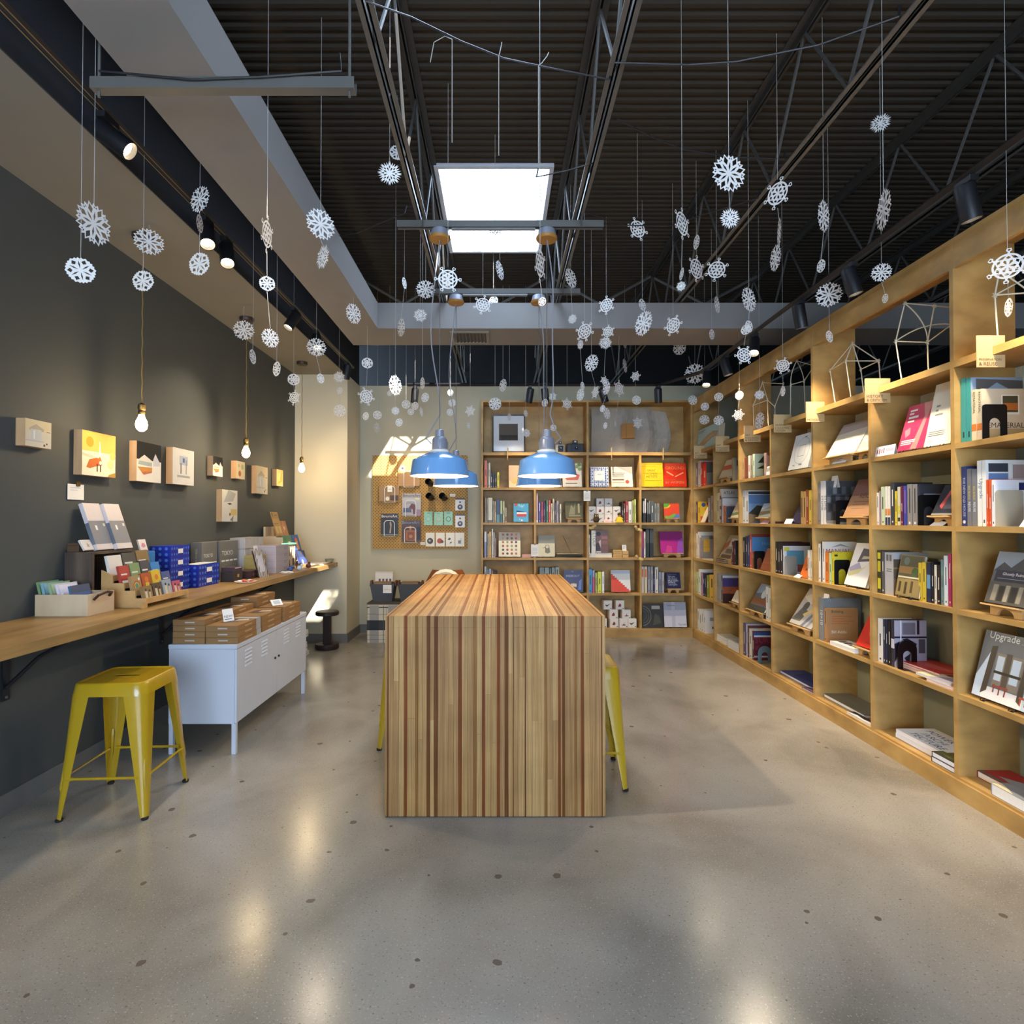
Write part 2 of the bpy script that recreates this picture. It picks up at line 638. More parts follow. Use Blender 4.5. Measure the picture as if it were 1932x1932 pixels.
# cross bracing between the joists
for k, (xa, xb) in enumerate(((-0.48, 0.5), (0.5, 1.53), (1.53, 2.6), (-1.45, -0.48))):
    b = struct(link('ceiling_bracing', None, None, (xa, 5.75, 0)), 'crossed steel angle bracing between joists')
    d = xb - xa
    MB().tube([(0.02, 0, ZJB + 0.03), (d - 0.02, 0, ZJT)], 0.014, 4).obj('brace', STEEL, b)
    MB().tube([(0.02, 0.03, ZJT), (d - 0.02, 0.03, ZJB + 0.03)], 0.014, 4).obj('brace', STEEL, b)

# supply grille under the cross soffit
g = thing('air_grille', 'louvred air supply grille in the underside of the cross soffit', 'vent', (-0.27, 5.13, 2.99))
g['kind'] = 'structure'
del g['category']
MB().box(-0.17, 0.17, -0.16, -0.135, -0.012, 0).box(-0.17, 0.17, 0.135, 0.16, -0.012, 0).box(-0.17, -0.145, -0.135, 0.135, -0.012, 0).box(0.145, 0.17, -0.135, 0.135, -0.012, 0).obj('frame', M('8a857b', 0.6), g)
for i in range(9):
    x = -0.128 + i * 0.032
    MB().add([(x, -0.135, -0.012), (x + 0.022, -0.135, -0.001), (x + 0.022, 0.135, -0.001), (x, 0.135, -0.012), (x + 0.002, -0.135, -0.013), (x + 0.024, -0.135, -0.002), (x + 0.024, 0.135, -0.002), (x + 0.002, 0.135, -0.013)],
             [(0, 1, 2, 3), (7, 6, 5, 4), (0, 3, 7, 4), (1, 5, 6, 2)]).obj('louvre', M('4a463f', 0.6), g)

# ------------------------------------------------------------------ bookcases
XF, XBK = 2.23, 2.535          # side bookcase front and back
YK = [2.83 + 0.637 * k for k in range(-2, 7)]      # uprights; index k+2
ROWZ = [0.10, 0.505, 0.915, 1.32, 1.725, 2.135]
ZT = 2.74
YF = 6.645
XK = [-0.21 + 0.61 * k for k in range(5)]
T = 0.024
OLIVE = M('8f907a', 0.8, var=0.05)

bc = thing('bookcase', 'tall open birch plywood bookcase running along the side of the shop', 'bookcase', (XF, YK[0], 0))


def part(mb, name, mat, parent):
    o = mb.obj(name, mat, parent)
    o.location = -Vector(parent.location)
    return o


for k, y in enumerate(YK):
    top = ZT if k % 2 == 0 else ROWZ[5] - 0.036
    part(MB().box(XF, XBK, y - T / 2, y + T / 2, 0.09, top), 'upright', PLY, bc)
for b in range(len(YK) - 1):
    ya, yb = YK[b] + T / 2, YK[b + 1] - T / 2
    for z in ROWZ[:5]:
        part(MB().box(XF + 0.001, XBK, ya, yb, z - 0.026, z), 'shelf', PLY, bc)
    part(MB().box(XBK - 0.004, XBK, ya, yb, 0.1, ROWZ[4]), 'back_panel', OLIVE, bc)
for b in range(0, len(YK) - 1, 2):
    ya, yb = YK[b] + T / 2, YK[b + 2] - T / 2
    part(MB().box(XF - 0.001, XBK, ya, yb, ROWZ[5] - 0.036, ROWZ[5]), 'shelf', PLY, bc)
    part(MB().box(XF, XBK, ya, yb, ZT - 0.026, ZT), 'top_board', PLY, bc)
    part(MB().box(XF + 0.001, XF + 0.022, ya, yb, ZT - 0.15, ZT - 0.026), 'fascia', PLY, bc)
part(MB().box(XF - 0.012, XF + 0.006, YK[0], YF, 0, 0.088), 'kick_board', PLY, bc)
TEXT = bpy.data.materials.new('embossed_wallpaper')
TEXT.use_nodes = True
_nt = TEXT.node_tree
_p = _nt.nodes['Principled BSDF']
_p.inputs['Base Color'].default_value = lin('dfe3cf')
_p.inputs['Roughness'].default_value = 0.6
_tc = _nt.nodes.new('ShaderNodeTexCoord')
_v = _nt.nodes.new('ShaderNodeTexVoronoi')
_v.feature = 'DISTANCE_TO_EDGE'
_v.inputs['Scale'].default_value = 42
_nt.links.new(_tc.outputs['Object'], _v.inputs['Vector'])
_b = _nt.nodes.new('ShaderNodeBump')
_b.inputs['Strength'].default_value = 0.8
_b.inputs['Distance'].default_value = 0.01
_nt.links.new(_v.outputs['Distance'], _b.inputs['Height'])
_nt.links.new(_b.outputs['Normal'], _p.inputs['Normal'])
for b in range(len(YK) - 1):
    ya, yb = YK[b] + T / 2, YK[b + 1] - T / 2
    part(MB().box(XBK - 0.004, XBK, ya, yb, ROWZ[4] + 0.0005, ROWZ[5] - 0.037), 'textured_panel', TEXT, bc)

bb = thing('bookcase', 'birch plywood bookcase against the back wall with wooden backing', 'bookcase', (XK[0], YF, 0))
for k, x in enumerate(XK):
    x0, x1 = x - T / 2, x + T / 2
    if k == 4:
        x0, x1 = x - T - 0.003, x - 0.003
    top = ZT if k % 2 == 0 else ROWZ[5] - 0.036
    part(MB().box(x0, x1, YF, YB - 0.006, 0.09, top), 'upright', PLY, bb)
for b in range(4):
    xa, xb = XK[b] + T / 2, XK[b + 1] - T / 2 - (0.015 if b == 3 else 0)
    for z in ROWZ[:5]:
        part(MB().box(xa, xb, YF + 0.001, YB - 0.012, z - 0.026, z), 'shelf', PLY, bb)
for b in (0, 2):
    xa, xb = XK[b] + T / 2, XK[b + 2] - T / 2 - (0.015 if b == 2 else 0)
    part(MB().box(xa, xb, YF - 0.001, YB - 0.012, ROWZ[5] - 0.036, ROWZ[5]), 'shelf', PLY, bb)
    part(MB().box(xa, xb, YF, YB - 0.012, ZT - 0.026, ZT), 'top_board', PLY, bb)
part(MB().box(XK[0], XK[4] - 0.003, YB - 0.012, YB - 0.006, 0.09, ZT), 'back_panel', PLY, bb)
part(MB().box(XK[0], XK[4] - 0.015, YF - 0.012, YF + 0.006, 0, 0.088), 'kick_board', PLY, bb)

# ------------------------------------------------------------------ table of laminated strips
TX0, TX1, TY0, TY1, TZ = -0.525, 0.478, 2.63, 4.66, 0.912
tb = thing('waterfall_table', 'long waterfall table laminated from light and dark plywood strips', 'table', ((TX0 + TX1) / 2, (TY0 + TY1) / 2, 0))


def strip_mat(nm, a, b, c, dot='5a3c1c'):
    return grain(nm, [(0.30, a), (0.5, b), (0.68, c)], (330, 2.2, 2.2), 0.55, 3, 1.0, 0.04, mottled=5.0)


S_L = [strip_mat('strip_tan', '80592c', '9a7040', 'ad8450'), strip_mat('strip_honey', '8a6232', 'a67c46', 'b88f58'),
       strip_mat('strip_straw', '946c3a', 'ae8650', 'c09a64')]
for _m in S_L:
    _m.node_tree.nodes['Principled BSDF'].inputs['Specular IOR Level'].default_value = 0.3
S_B = strip_mat('strip_brown', '522c10', '663c18', '7a4c24')
S_R = strip_mat('strip_red_brown', '5c2c10', '743c18', '884c22')
S_M = strip_mat('strip_mid_brown', '6e481e', '84582a', '986c38')
for _m in (S_B, S_R, S_M):
    _m.node_tree.nodes['Principled BSDF'].inputs['Specular IOR Level'].default_value = 0.15
# strip boundaries across the table, as fractions, with the tone of each strip
strips = []
dark = [(0.010, 0.016, 'B'), (0.086, 0.101, 'R'), (0.137, 0.150, 'M'), (0.189, 0.205, 'B'), (0.222, 0.240, 'B'), (0.333, 0.348, 'R'),
        (0.400, 0.415, 'M'), (0.440, 0.454, 'R'), (0.508, 0.522, 'R'), (0.544, 0.560, 'B'), (0.580, 0.584, 'B'), (0.634, 0.640, 'B'),
        (0.724, 0.736, 'M'), (0.786, 0.798, 'R'), (0.804, 0.817, 'B'), (0.861, 0.870, 'M'), (0.890, 0.903, 'R'), (0.982, 0.987, 'B')]
x = 0.0
for a, b, t in dark:
    n = max(1, round((a - x) / 0.026))
    for i in range(n):
        strips.append((x + (a - x) * i / n, x + (a - x) * (i + 1) / n, 'L'))
    strips.append((a, b, t))
    x = b
strips.append((x, 1.0, 'L'))
rng = random.Random(3)
PANEL, G = 0.052, 0.0006
WD = TX1 - TX0
for a, b, t in strips:
    xa, xb = TX0 + a * WD + G / 2, TX0 + b * WD - G / 2
    m = rng.choice(S_L) if t == 'L' else {'B': S_B, 'R': S_R, 'M': S_M}[t]
    # the top strip, butted where two lengths meet
    cut = rng.uniform(TY0 + 0.5, TY1 - 0.5)
    dz = rng.uniform(-0.0004, 0.0004)
    m2 = m if rng.random() < 0.6 else (rng.choice(S_L) if t == 'L' else rng.choice((S_M, S_R, S_L[0])))
    part(MB().box(xa, xb, TY0 + dz, cut - G, TZ - PANEL, TZ + dz), 'top_strip', m, tb)
    part(MB().box(xa, xb, cut, TY1, TZ - PANEL, TZ - dz), 'top_strip', m2, tb)
    # the front strip, some of them butted too
    if rng.random() < 0.4:
        cz = rng.uniform(0.15, 0.75)
        m3 = rng.choice(S_L) if t == 'L' else m
        part(MB().box(xa, xb, TY0 + dz, TY0 + PANEL, 0.004, cz - G), 'front_strip', m3, tb)
        part(MB().box(xa, xb, TY0 - dz, TY0 + PANEL, cz, TZ - PANEL - G), 'front_strip', m, tb)
    else:
        part(MB().box(xa, xb, TY0 + dz, TY0 + PANEL, 0.004, TZ - PANEL - G), 'front_strip', m, tb)
part(MB().box(TX0, TX1, TY1 - PANEL, TY1 - 0.001, 0.0, TZ - PANEL - G), 'end_panel', S_L[0], tb)
part(MB().box(TX0 + 0.001, TX1 - 0.001, TY0 + 0.002, TY0 + PANEL, 0.0, 0.004), 'foot_strip', BLACK, tb)


# ------------------------------------------------------------------ yellow stools
def rsq(h, r, n=5):
    pts = []
    for q, (sx, sy) in enumerate(((1, 1), (-1, 1), (-1, -1), (1, -1))):
        for i in range(n):
            w = q * pi / 2 + i * pi / 2 / (n - 1)
            pts.append((sx * (h - r) + r * cos(w), sy * (h - r) + r * sin(w)))
    return pts


YELLOW = M('b4921a', 0.28, 0.0, var=0.05, scale=4, coat=0.4)
RUBBER = M('161514', 0.8)


def stool(loc, rz, label):
    H = 0.605
    t = thing('metal_stool', label, 'stool', loc, (0, 0, rz), 'yellow metal stools')
    st = MB()
    rings = [(0.170, 0.052, H - 0.058), (0.163, 0.050, H - 0.012), (0.158, 0.046, H - 0.003), (0.150, 0.040, H), (0.140, 0.034, H - 0.004)]
    n = 20
    vs, fs = [], []
    for h, r, z in rings:
        vs += [(x_, y_, z) for x_, y_ in rsq(h, r)]
    for i in range(len(rings) - 1):
        for k in range(n):
            l = (k + 1) % n
            fs.append((i * n + k, i * n + l, (i + 1) * n + l, (i + 1) * n + k))
    st.add(vs, fs)
    slot = [(0.045 + 0.014 * cos(w), 0.014 * sin(w)) for w in [-pi / 2 + pi * i / 6 for i in range(7)]] + \
           [(-0.045 + 0.014 * cos(w), 0.014 * sin(w)) for w in [pi / 2 + pi * i / 6 for i in range(7)]]
    st.prism(rsq(0.1405, 0.034), H - 0.006, H - 0.004, holes=[slot])
    st.obj('seat', YELLOW, t, smooth=True)
    for sx, sy in ((1, 1), (1, -1), (-1, 1), (-1, -1)):
        lg = MB()
        vs, fs = [], []
        secs = []
        for q in range(7):
            f = q / 6
            z = H - 0.05 - f * (H - 0.060)
            c = 0.168 + f * 0.030
            w = 0.092 * (1 - f) + 0.026 * f
            th = 0.003
            r = min(0.045 * (1 - f) + 0.018 * f, w * 0.8)
            arc = [(c - w, c)] + [(c - r + r * cos(g), c - r + r * sin(g)) for g in (pi / 2, pi / 3, pi / 6, 0)] + [(c, c - w)]
            c2 = c - th
            r2 = r - th
            inn = [(c2 - w + th, c2)] + [(c2 - r2 + r2 * cos(g), c2 - r2 + r2 * sin(g)) for g in (pi / 2, pi / 3, pi / 6, 0)] + [(c2, c2 - w + th)]
            loop = arc + inn[::-1]
            secs.append([(sx * u, sy * v, z) for u, v in loop])
        m_ = len(secs[0])
        for s_ in secs:
            vs += s_
        for i in range(6):
            for k in range(m_):
                l = (k + 1) % m_
                q = (i * m_ + k, i * m_ + l, (i + 1) * m_ + l, (i + 1) * m_ + k)
                fs.append(q if sx * sy < 0 else q[::-1])
        lg.add(vs, fs)
        # pressed rib on the corner of the leg
        p0 = Vector((sx * 0.166, sy * 0.166, H - 0.32))
        p1 = Vector((sx * 0.183, sy * 0.183, 0.13))
        lg.tube([p0, p0.lerp(p1, 0.1), p0.lerp(p1, 0.9), p1], [0.002, 0.009, 0.008, 0.002], 6)
        leg = lg.obj('leg', YELLOW, t, smooth=True)
        MB().lathe([(0, 0), (0.014, 0), (0.016, 0.004), (0.016, 0.010), (0.012, 0.013), (0, 0.013)], 10, (sx * 0.186, sy * 0.186, 0)).obj('rubber_foot', RUBBER, leg, smooth=True)
    for a, b in (((1, 1), (1, -1)), ((1, -1), (-1, -1)), ((-1, -1), (-1, 1)), ((-1, 1), (1, 1))):
        c = 0.182
        pa, pb = Vector((a[0] * c, a[1] * c, 0.185)), Vector((b[0] * c, b[1] * c, 0.185))
        pa2, pb2 = pa.lerp(pb, 0.07), pa.lerp(pb, 0.93)
        MB().tube([pa2, pa2.lerp(pb2, 0.1), pa2.lerp(pb2, 0.9), pb2], [0.011, 0.006, 0.006, 0.011], 6).obj('stretcher', YELLOW, t, smooth=True)
    return t


stool((-1.80, 2.79, 0), rad(3), 'yellow metal stool beside the counter in front of white cabinet')
stool((0.445, 3.08, 0), rad(-2), 'yellow metal stool tucked under the table on its bookcase side')
stool((-0.525, 3.58, 0), 0, 'yellow metal stool tucked under the table on its counter side')

# ------------------------------------------------------------------ counter and cabinet
CX1, CZ = -1.79, 0.885
ct = thing('wall_counter', 'long plywood counter mounted on the dark wall with black brackets', 'counter', (XL, 0.4, CZ))
part(MB().box(XL + 0.002, CX1, 0.4, YCOL - 0.003, CZ - 0.042, CZ), 'worktop', COUNTER_WOOD, ct)
for y in (1.5, 2.64, 3.85, 5.05):
    mb = MB().box(XL + 0.001, XL + 0.012, y - 0.02, y + 0.02, CZ - 0.36, CZ - 0.043)
    mb.box(XL + 0.001, CX1 - 0.08, y - 0.02, y + 0.02, CZ - 0.054, CZ - 0.043)
    mb.tube([(XL + 0.012, y, CZ - 0.30), (XL + 0.16, y, CZ - 0.16), (CX1 - 0.12, y, CZ - 0.052)], 0.009, 6)
    br = part(mb, 'bracket', BLACK, ct)
    bo = MB().lathe([(0, 0), (0.007, 0), (0.006, 0.004), (0, 0.004)], 8).obj('bolt', STEEL, br)
    bo.location = (XL + 0.012, y, CZ - 0.345)
    bo.rotation_euler = (0, pi / 2, 0)

CABW = M('c6cad2', 0.4, var=0.03)
cx0, cx1, cy0, cy1, ch, cl = -1.912, -1.522, 3.33, 4.52, 0.632, 0.175
cab = thing('metal_cabinet', 'low white steel cabinet with louvred doors under the counter', 'cabinet', ((cx0 + cx1) / 2, (cy0 + cy1) / 2, 0))
part(MB().box(cx0, cx1 - 0.012, cy0, cy1, cl, ch - 0.028), 'body', CABW, cab)
part(MB().bevbox(cx0 - 0.004, cx1 + 0.002, cy0 - 0.004, cy1 + 0.004, ch - 0.026, ch, 0.004), 'top', CABW, cab)
ym = (cy0 + cy1) / 2
for ya, yb, kn in ((cy0 + 0.004, ym - 0.0015, 1), (ym + 0.0015, cy1 - 0.004, -1)):
    d = part(MB().box(cx1 - 0.0115, cx1, ya, yb, cl + 0.004, ch - 0.030), 'door', CABW, cab)
    for c in (0.26, 0.66) if kn == 1 else (0.30, 0.70):
        yc = ya + (yb - ya) * c
        for i in range(5):
            z = cl + 0.30 + i * 0.022
            lv = MB().add([(cx1, yc - 0.045, z), (cx1, yc + 0.045, z), (cx1 + 0.005, yc + 0.043, z + 0.004), (cx1 + 0.005, yc - 0.043, z + 0.004), (cx1, yc - 0.045, z + 0.013), (cx1, yc + 0.045, z + 0.013)],
                          [(0, 3, 2, 1), (3, 4, 5, 2), (0, 4, 3), (1, 2, 5)])
            lv.obj('louvre', CABW, d)
    yk_ = yb - 0.03 if kn == 1 else ya + 0.03
    kb = MB().lathe([(0, 0), (0.008, 0), (0.008, 0.008), (0, 0.008)], 8).obj('lock', BLACK, d)
    kb.location = (cx1, yk_, cl + 0.245)
    kb.rotation_euler = (0, pi / 2, 0)
for xx in (cx0 + 0.012, cx1 - 0.016):
    for yy in (cy0 + 0.015, cy1 - 0.015):
        part(MB().box(xx - 0.012, xx + 0.012, yy - 0.012, yy + 0.012, 0.0, cl), 'leg', CABW, cab)

# ------------------------------------------------------------------ blue pendant lamps
BLUE = M('76a8da', 0.16, var=0.03, coat=0.6)
LINER = M('f4ead6', 0.4, var=0.02)
GREYM = M('9a9ca6', 0.35, 0.3, var=0.05)
CORD = M('8f8d92', 0.5, var=0.05)


def spot(nm, loc, target, watt, angle=50, blend=0.6, color=(1.0, 0.80, 0.55), size=0.03, parent=None):
    d = bpy.data.lights.new(nm, 'SPOT')
    d.energy = watt
    d.spot_size = rad(angle)
    d.spot_blend = blend
    d.color = color
    d.shadow_soft_size = size
    o = bpy.data.objects.new(nm, d)
    COL.objects.link(o)
    o.location = loc
    o.rotation_euler = (Vector(target) - Vector(loc)).to_track_quat('-Z', 'Y').to_euler()
    return o


def lamp(x, y, label, zr=1.622):
    t = thing('pendant_lamp', label, 'lamp', (x, y, zr), group='blue enamel pendant lamps over the table')
    outer = [(0.182, 0.0), (0.183, 0.004), (0.181, 0.008), (0.168, 0.092), (0.162, 0.100), (0.075, 0.140), (0.058, 0.146)]
    MB().lathe(outer, 40).obj('shade', BLUE, t, smooth=True)
    MB().lathe([(r - 0.003, z - 0.001) for r, z in outer], 40).obj('liner', LINER, t, smooth=True)
    MB().lathe([(0.058, 0.144), (0.060, 0.150), (0.060, 0.158), (0.052, 0.160)], 24).obj('collar', LINER, t, smooth=True)
    hd = MB().lathe([(0.0, 0.152), (0.048, 0.158), (0.050, 0.165), (0.047, 0.168), (0.046, 0.222), (0.040, 0.236), (0.028, 0.243), (0.026, 0.282), (0.022, 0.286), (0, 0.286)], 24).obj('socket_housing', GREYM, t, smooth=True)
    for w in (0.5, 2.6, 4.7):
        MB().tube([(0.046 * cos(w), 0.046 * sin(w), 0.17), (0.053 * cos(w), 0.053 * sin(w), 0.175), (0.053 * cos(w), 0.053 * sin(w), 0.215)], 0.004, 5).obj('clip', GREYM, hd)
    MB().lathe([(0.0, 0.04), (0.022, 0.045), (0.033, 0.065), (0.030, 0.085), (0.015, 0.11), (0.015, 0.14)], 16).obj('bulb', emit('ffd9a0', 14.0), t, smooth=True)
    top = 3.10 - zr
    s = 1 if x > 0 else -1
    MB().tube([(0, 0, 0.28), (0, 0, top)], 0.0022, 5).obj('suspension_cable', STEEL, t)
    pts = []
    for i in range(15):
        f = i / 14
        pts.append((0.045 * sin(f * pi) * s + 0.02 * sin(f * 9) * (1 - f), 0.03 * sin(f * 2 * pi), 0.30 + f * (top - 0.30)))
    pts = [(0.05 * s, 0, 0.20), (0.085 * s, 0, 0.235), (0.05 * s, 0, 0.29)] + pts[1:]
    MB().tube(pts, 0.0042, 6).obj('power_cord', CORD, t)
    cp = MB().lathe([(0.0, top - 0.012), (0.060, top - 0.012), (0.066, top - 0.004), (0.066, top + 0.006)], 24).obj('canopy_plate', M('a9772f', 0.5), t, smooth=True)
    MB().lathe([(0.062, top + 0.004), (0.052, top + 0.05), (0.0, top + 0.05)], 20).obj('junction_box', GREYM, cp, smooth=True)
    l = bpy.data.lights.new('pendant_light', 'POINT')
    l.energy = 14.0
    l.color = (1.0, 0.80, 0.52)
    l.shadow_soft_size = 0.03
    lo = bpy.data.objects.new('pendant_light', l)
    COL.objects.link(lo)
    lo.parent = t
    lo.location = (0, 0, 0.03)
    return t


lamp(-0.376, 3.55, 'nearer blue pendant lamp on the pegboard side of the table')
lamp(0.288, 3.55, 'nearer blue pendant lamp on the bookcase side of the table')
lamp(-0.356, 4.60, 'farther blue pendant lamp partly behind the one before the pegboard')
lamp(0.310, 4.60, 'farther blue pendant lamp partly hidden behind the bookcase-side one')

# struts and conduit that carry the lamps
for y, lab in ((3.55, 'slotted steel strut under the skylight carrying the nearer lamps'), (4.60, 'slotted steel strut above the cross soffit carrying the farther lamps')):
    t = thing('steel_strut', lab, 'strut', (0, y, 3.165))
    mb = MB().box(-0.64, 0.64, -0.02, 0.02, 0.036, 0.04).box(-0.64, 0.64, -0.02, -0.017, 0, 0.036).box(-0.64, 0.64, 0.017, 0.02, 0, 0.036)
    mb.box(-0.64, 0.64, -0.017, -0.011, 0, 0.003).box(-0.64, 0.64, 0.011, 0.017, 0, 0.003)
    mb.obj('channel', STEEL, t)
    MB().tube([(-0.30, -0.03, -0.02), (0.215, -0.03, -0.02)], 0.011, 8).obj('conduit', STEEL, t, smooth=True)
    for xx in (-0.48, 0.5):
        MB().tube([(xx, -0.028, 0.0), (xx, -0.028, 0.075)], 0.005, 6).obj('clamp_rod', STEEL, t)

# bar over the counter, hung on rods
t = thing('steel_strut', 'short hanging steel bar in front of the side soffit', 'strut', (-0.97, 2.0, 2.855))
MB().box(-0.46, 0.46, -0.02, 0.02, 0.0, 0.004).box(-0.46, 0.46, -0.02, -0.016, 0.004, 0.04).box(-0.46, 0.46, 0.016, 0.02, 0.004, 0.04).obj('channel', STEEL, t)
MB().tube([(0.44, 0, -0.02), (0.44, 0, 0.97)], 0.005, 6).obj('hanger_rod', STEEL, t)
MB().tube([(-0.44, 0, -0.02), (-0.44, 0, 0.6)], 0.005, 6).obj('hanger_rod', STEEL, t)
MB().tube([(-0.42, -0.03, 0.05), (-0.1, -0.03, 0.02), (0.15, -0.03, 0.03), (0.42, -0.03, 0.05), (0.41, -0.02, 0.12)], 0.004, 5).obj('black_cable', BLACK, t)

# ------------------------------------------------------------------ bare bulbs
BRASS = M('6b5630', 0.4, 0.7)
for y, zb, lab in ((3.23, 1.90, 'bare filament bulb on a twisted cord above the fox painting'),
                   (4.56, 1.895, 'bare filament bulb on a twisted cord above the small row of paintings'),
                   (5.84, 1.885, 'bare filament bulb on a twisted cord before the cream column')):
    t = thing('hanging_bulb', lab, 'light bulb', (-2.02, y, zb), group='bare bulbs over the counter')
    MB().lathe([(0, -0.052), (0.012, -0.050), (0.026, -0.036), (0.031, -0.015), (0.028, 0.005), (0.017, 0.028), (0.013, 0.045), (0, 0.045)], 18).obj('glass_bulb', emit('ffdfae', 22.0), t, smooth=True)
    MB().lathe([(0, 0.04), (0.015, 0.042), (0.018, 0.05), (0.018, 0.062), (0.015, 0.066), (0.020, 0.075), (0.019, 0.098), (0.009, 0.108), (0, 0.11)], 14).obj('socket', BRASS, t, smooth=True)
    pts = [(0.0016 * cos(k * 1.3), 0.0016 * sin(k * 1.3), 0.105 + (ZS - zb - 0.13) * k / 40) for k in range(41)]
    MB().tube(pts, 0.0032, 5).obj('twisted_cord', M('8a6f3a', 0.8), t)
    MB().lathe([(0, ZS - zb - 0.035), (0.05, ZS - zb - 0.03), (0.055, ZS - zb - 0.022), (0.055, ZS - zb), (0, ZS - zb)], 18).obj('ceiling_cup', M('3a2b22', 0.5), t, smooth=True)
    l = bpy.data.lights.new('bulb_light', 'POINT')
    l.energy = 9.0
    l.color = (1.0, 0.74, 0.42)
    l.shadow_soft_size = 0.034
    lo = bpy.data.objects.new('bulb_light', l)
    COL.objects.link(lo)
    lo.parent = t
    lo.location = (0.07, 0, -0.02)


# ------------------------------------------------------------------ track lights
def track(pts, label):
    t = thing('light_track', label, 'light track', pts[0])
    p0 = Vector(pts[0])
    for a, b in zip(pts[:-1], pts[1:]):
        a, b = Vector(a) - p0, Vector(b) - p0
        r_ = MB().tube([a, b], 0.019, 4).obj('rail', BLACK, t)
        if pts[0][0] < 0:
            for s_ in (-0.012, 0.012):
                MB().tube([a + Vector((s_, 0, -0.0165)), b + Vector((s_, 0, -0.0165))], 0.0025, 4).obj('contact_strip', M('8c7a55', 0.4, 0.5), r_)
    return t


ZTR = 2.83
track([(2.0, -2.5, ZTR), (2.0, 5.75, ZTR), (1.72, 6.18, ZTR - 0.02), (-1.0, 6.18, ZTR - 0.02)], 'black light track above the side bookcase turning along the back')
track([(-1.62, -2.5, 3.03), (-1.62, 6.3, 3.03)], 'black light track in the recess beside the counter soffit')


def head(loc, target, label, watt, angle=55, lens=18.0, color=(1.0, 0.83, 0.60), drop=0.09):
    loc = Vector(loc)
    t = thing('track_spotlight', label, 'spotlight', loc, group='black track spotlights')
    d = (Vector(target) - loc).normalized()
    piv = Vector((0, 0, -drop))
    MB().box(-0.018, 0.018, -0.045, 0.045, -0.044, -0.0195).obj('adapter', BLACK, t)
    MB().tube([(0, 0, -0.03), piv], 0.008, 6).obj('stem', BLACK, t)
    rot = d.to_track_quat('Z', 'Y').to_euler()
    h = MB().lathe([(0, -0.07), (0.036, -0.068), (0.040, -0.06), (0.040, 0.085), (0.036, 0.085), (0.034, 0.06), (0.0, 0.055)], 20).obj('can', BLACK, t, smooth=True, loc=piv + d * 0.02, rot=rot)
    MB().lathe([(0, 0.062), (0.033, 0.064)], 18).obj('lens', emit('ffe6bd', lens), h)
    s = spot('track_beam', (0, 0, 0), (0, 0, -1), watt, angle, 1.0, color, 0.03)
    s.parent = t
    s.location = piv + d * 0.125
    s.rotation_euler = d.to_track_quat('-Z', 'Y').to_euler()
    return t


SPOTW = 95
for y, tgt, lab, w, a in ((1.75, (2.4, 1.7, 0.9), 'track spotlight above bookcase just outside the picture', SPOTW, 70),
                          (2.45, (2.5, 2.55, 1.0), 'track spotlight above the near straw frame with glowing lens', SPOTW, 75),
                          (3.27, (2.45, 3.2, 1.2), 'track spotlight turned towards the pink book', SPOTW, 75),
                          (3.83, (2.45, 4.1, 1.0), 'track spotlight aimed down beside the tent-shaped straw frame', SPOTW, 75),
                          (4.51, (1.5, 3.6, 1.0), 'bright track spotlight facing the room by the second shelf bay', SPOTW * 0.6, 70),
                          (5.10, (2.45, 5.0, 1.2), 'track spotlight between the two glowing ones', SPOTW, 75),
                          (5.55, (1.6, 4.8, 1.0), 'bright track spotlight facing the room nearest the back corner', SPOTW * 0.6, 70)):
    head((2.0, y, ZTR), tgt, lab, w, a)
for x, tgt, lab, w in ((-0.92, (-1.15, 6.9, 1.5), 'back track spotlight hanging before the pegboard wall', 40), (0.32, (0.1, 6.7, 1.4), 'back track spotlight above the framed picture', 45),
                       (0.48, (0.7, 6.75, 1.2), 'back track spotlight tilted beside the lamp cable', 45), (1.10, (1.75, 6.8, 1.3), 'back track spotlight tilted at the yellow and red books', 60),
                       (1.70, (1.9, 6.7, 1.2), 'back track spotlight at the bend of the track', 50)):
    head((x, 6.18, ZTR - 0.02), tgt, lab, w, 70)
for y, tgt, lab, w, a in ((0.9, (-2.2, 1.5, 1.2), 'left track spotlight outside the picture lighting the wall', 50, 70),
                          (2.35, (1.75, 3.0, 0.6), 'left track spotlight outside the picture aimed across the floor', 240, 52),
                          (3.15, (-1.0, 2.2, 1.0), 'upper of two glowing spotlights on the counter track', 30, 70),
                          (3.38, (-1.0, 2.4, 0.9), 'lower of two glowing spotlights on the counter track', 30, 70),
                          (4.50, (-2.25, 3.9, 1.5), 'counter track spotlight turned to the wall paintings', 60, 70),
                          (5.05, (-1.2, 4.2, 1.4), 'counter track spotlight with glowing front facing the room', 28, 70),
                          (6.05, (-1.9, 6.3, 1.2), 'counter track spotlight hanging straight down by the column', 14, 60)):
    head((-1.62, y, 3.03), tgt, lab, w, a)

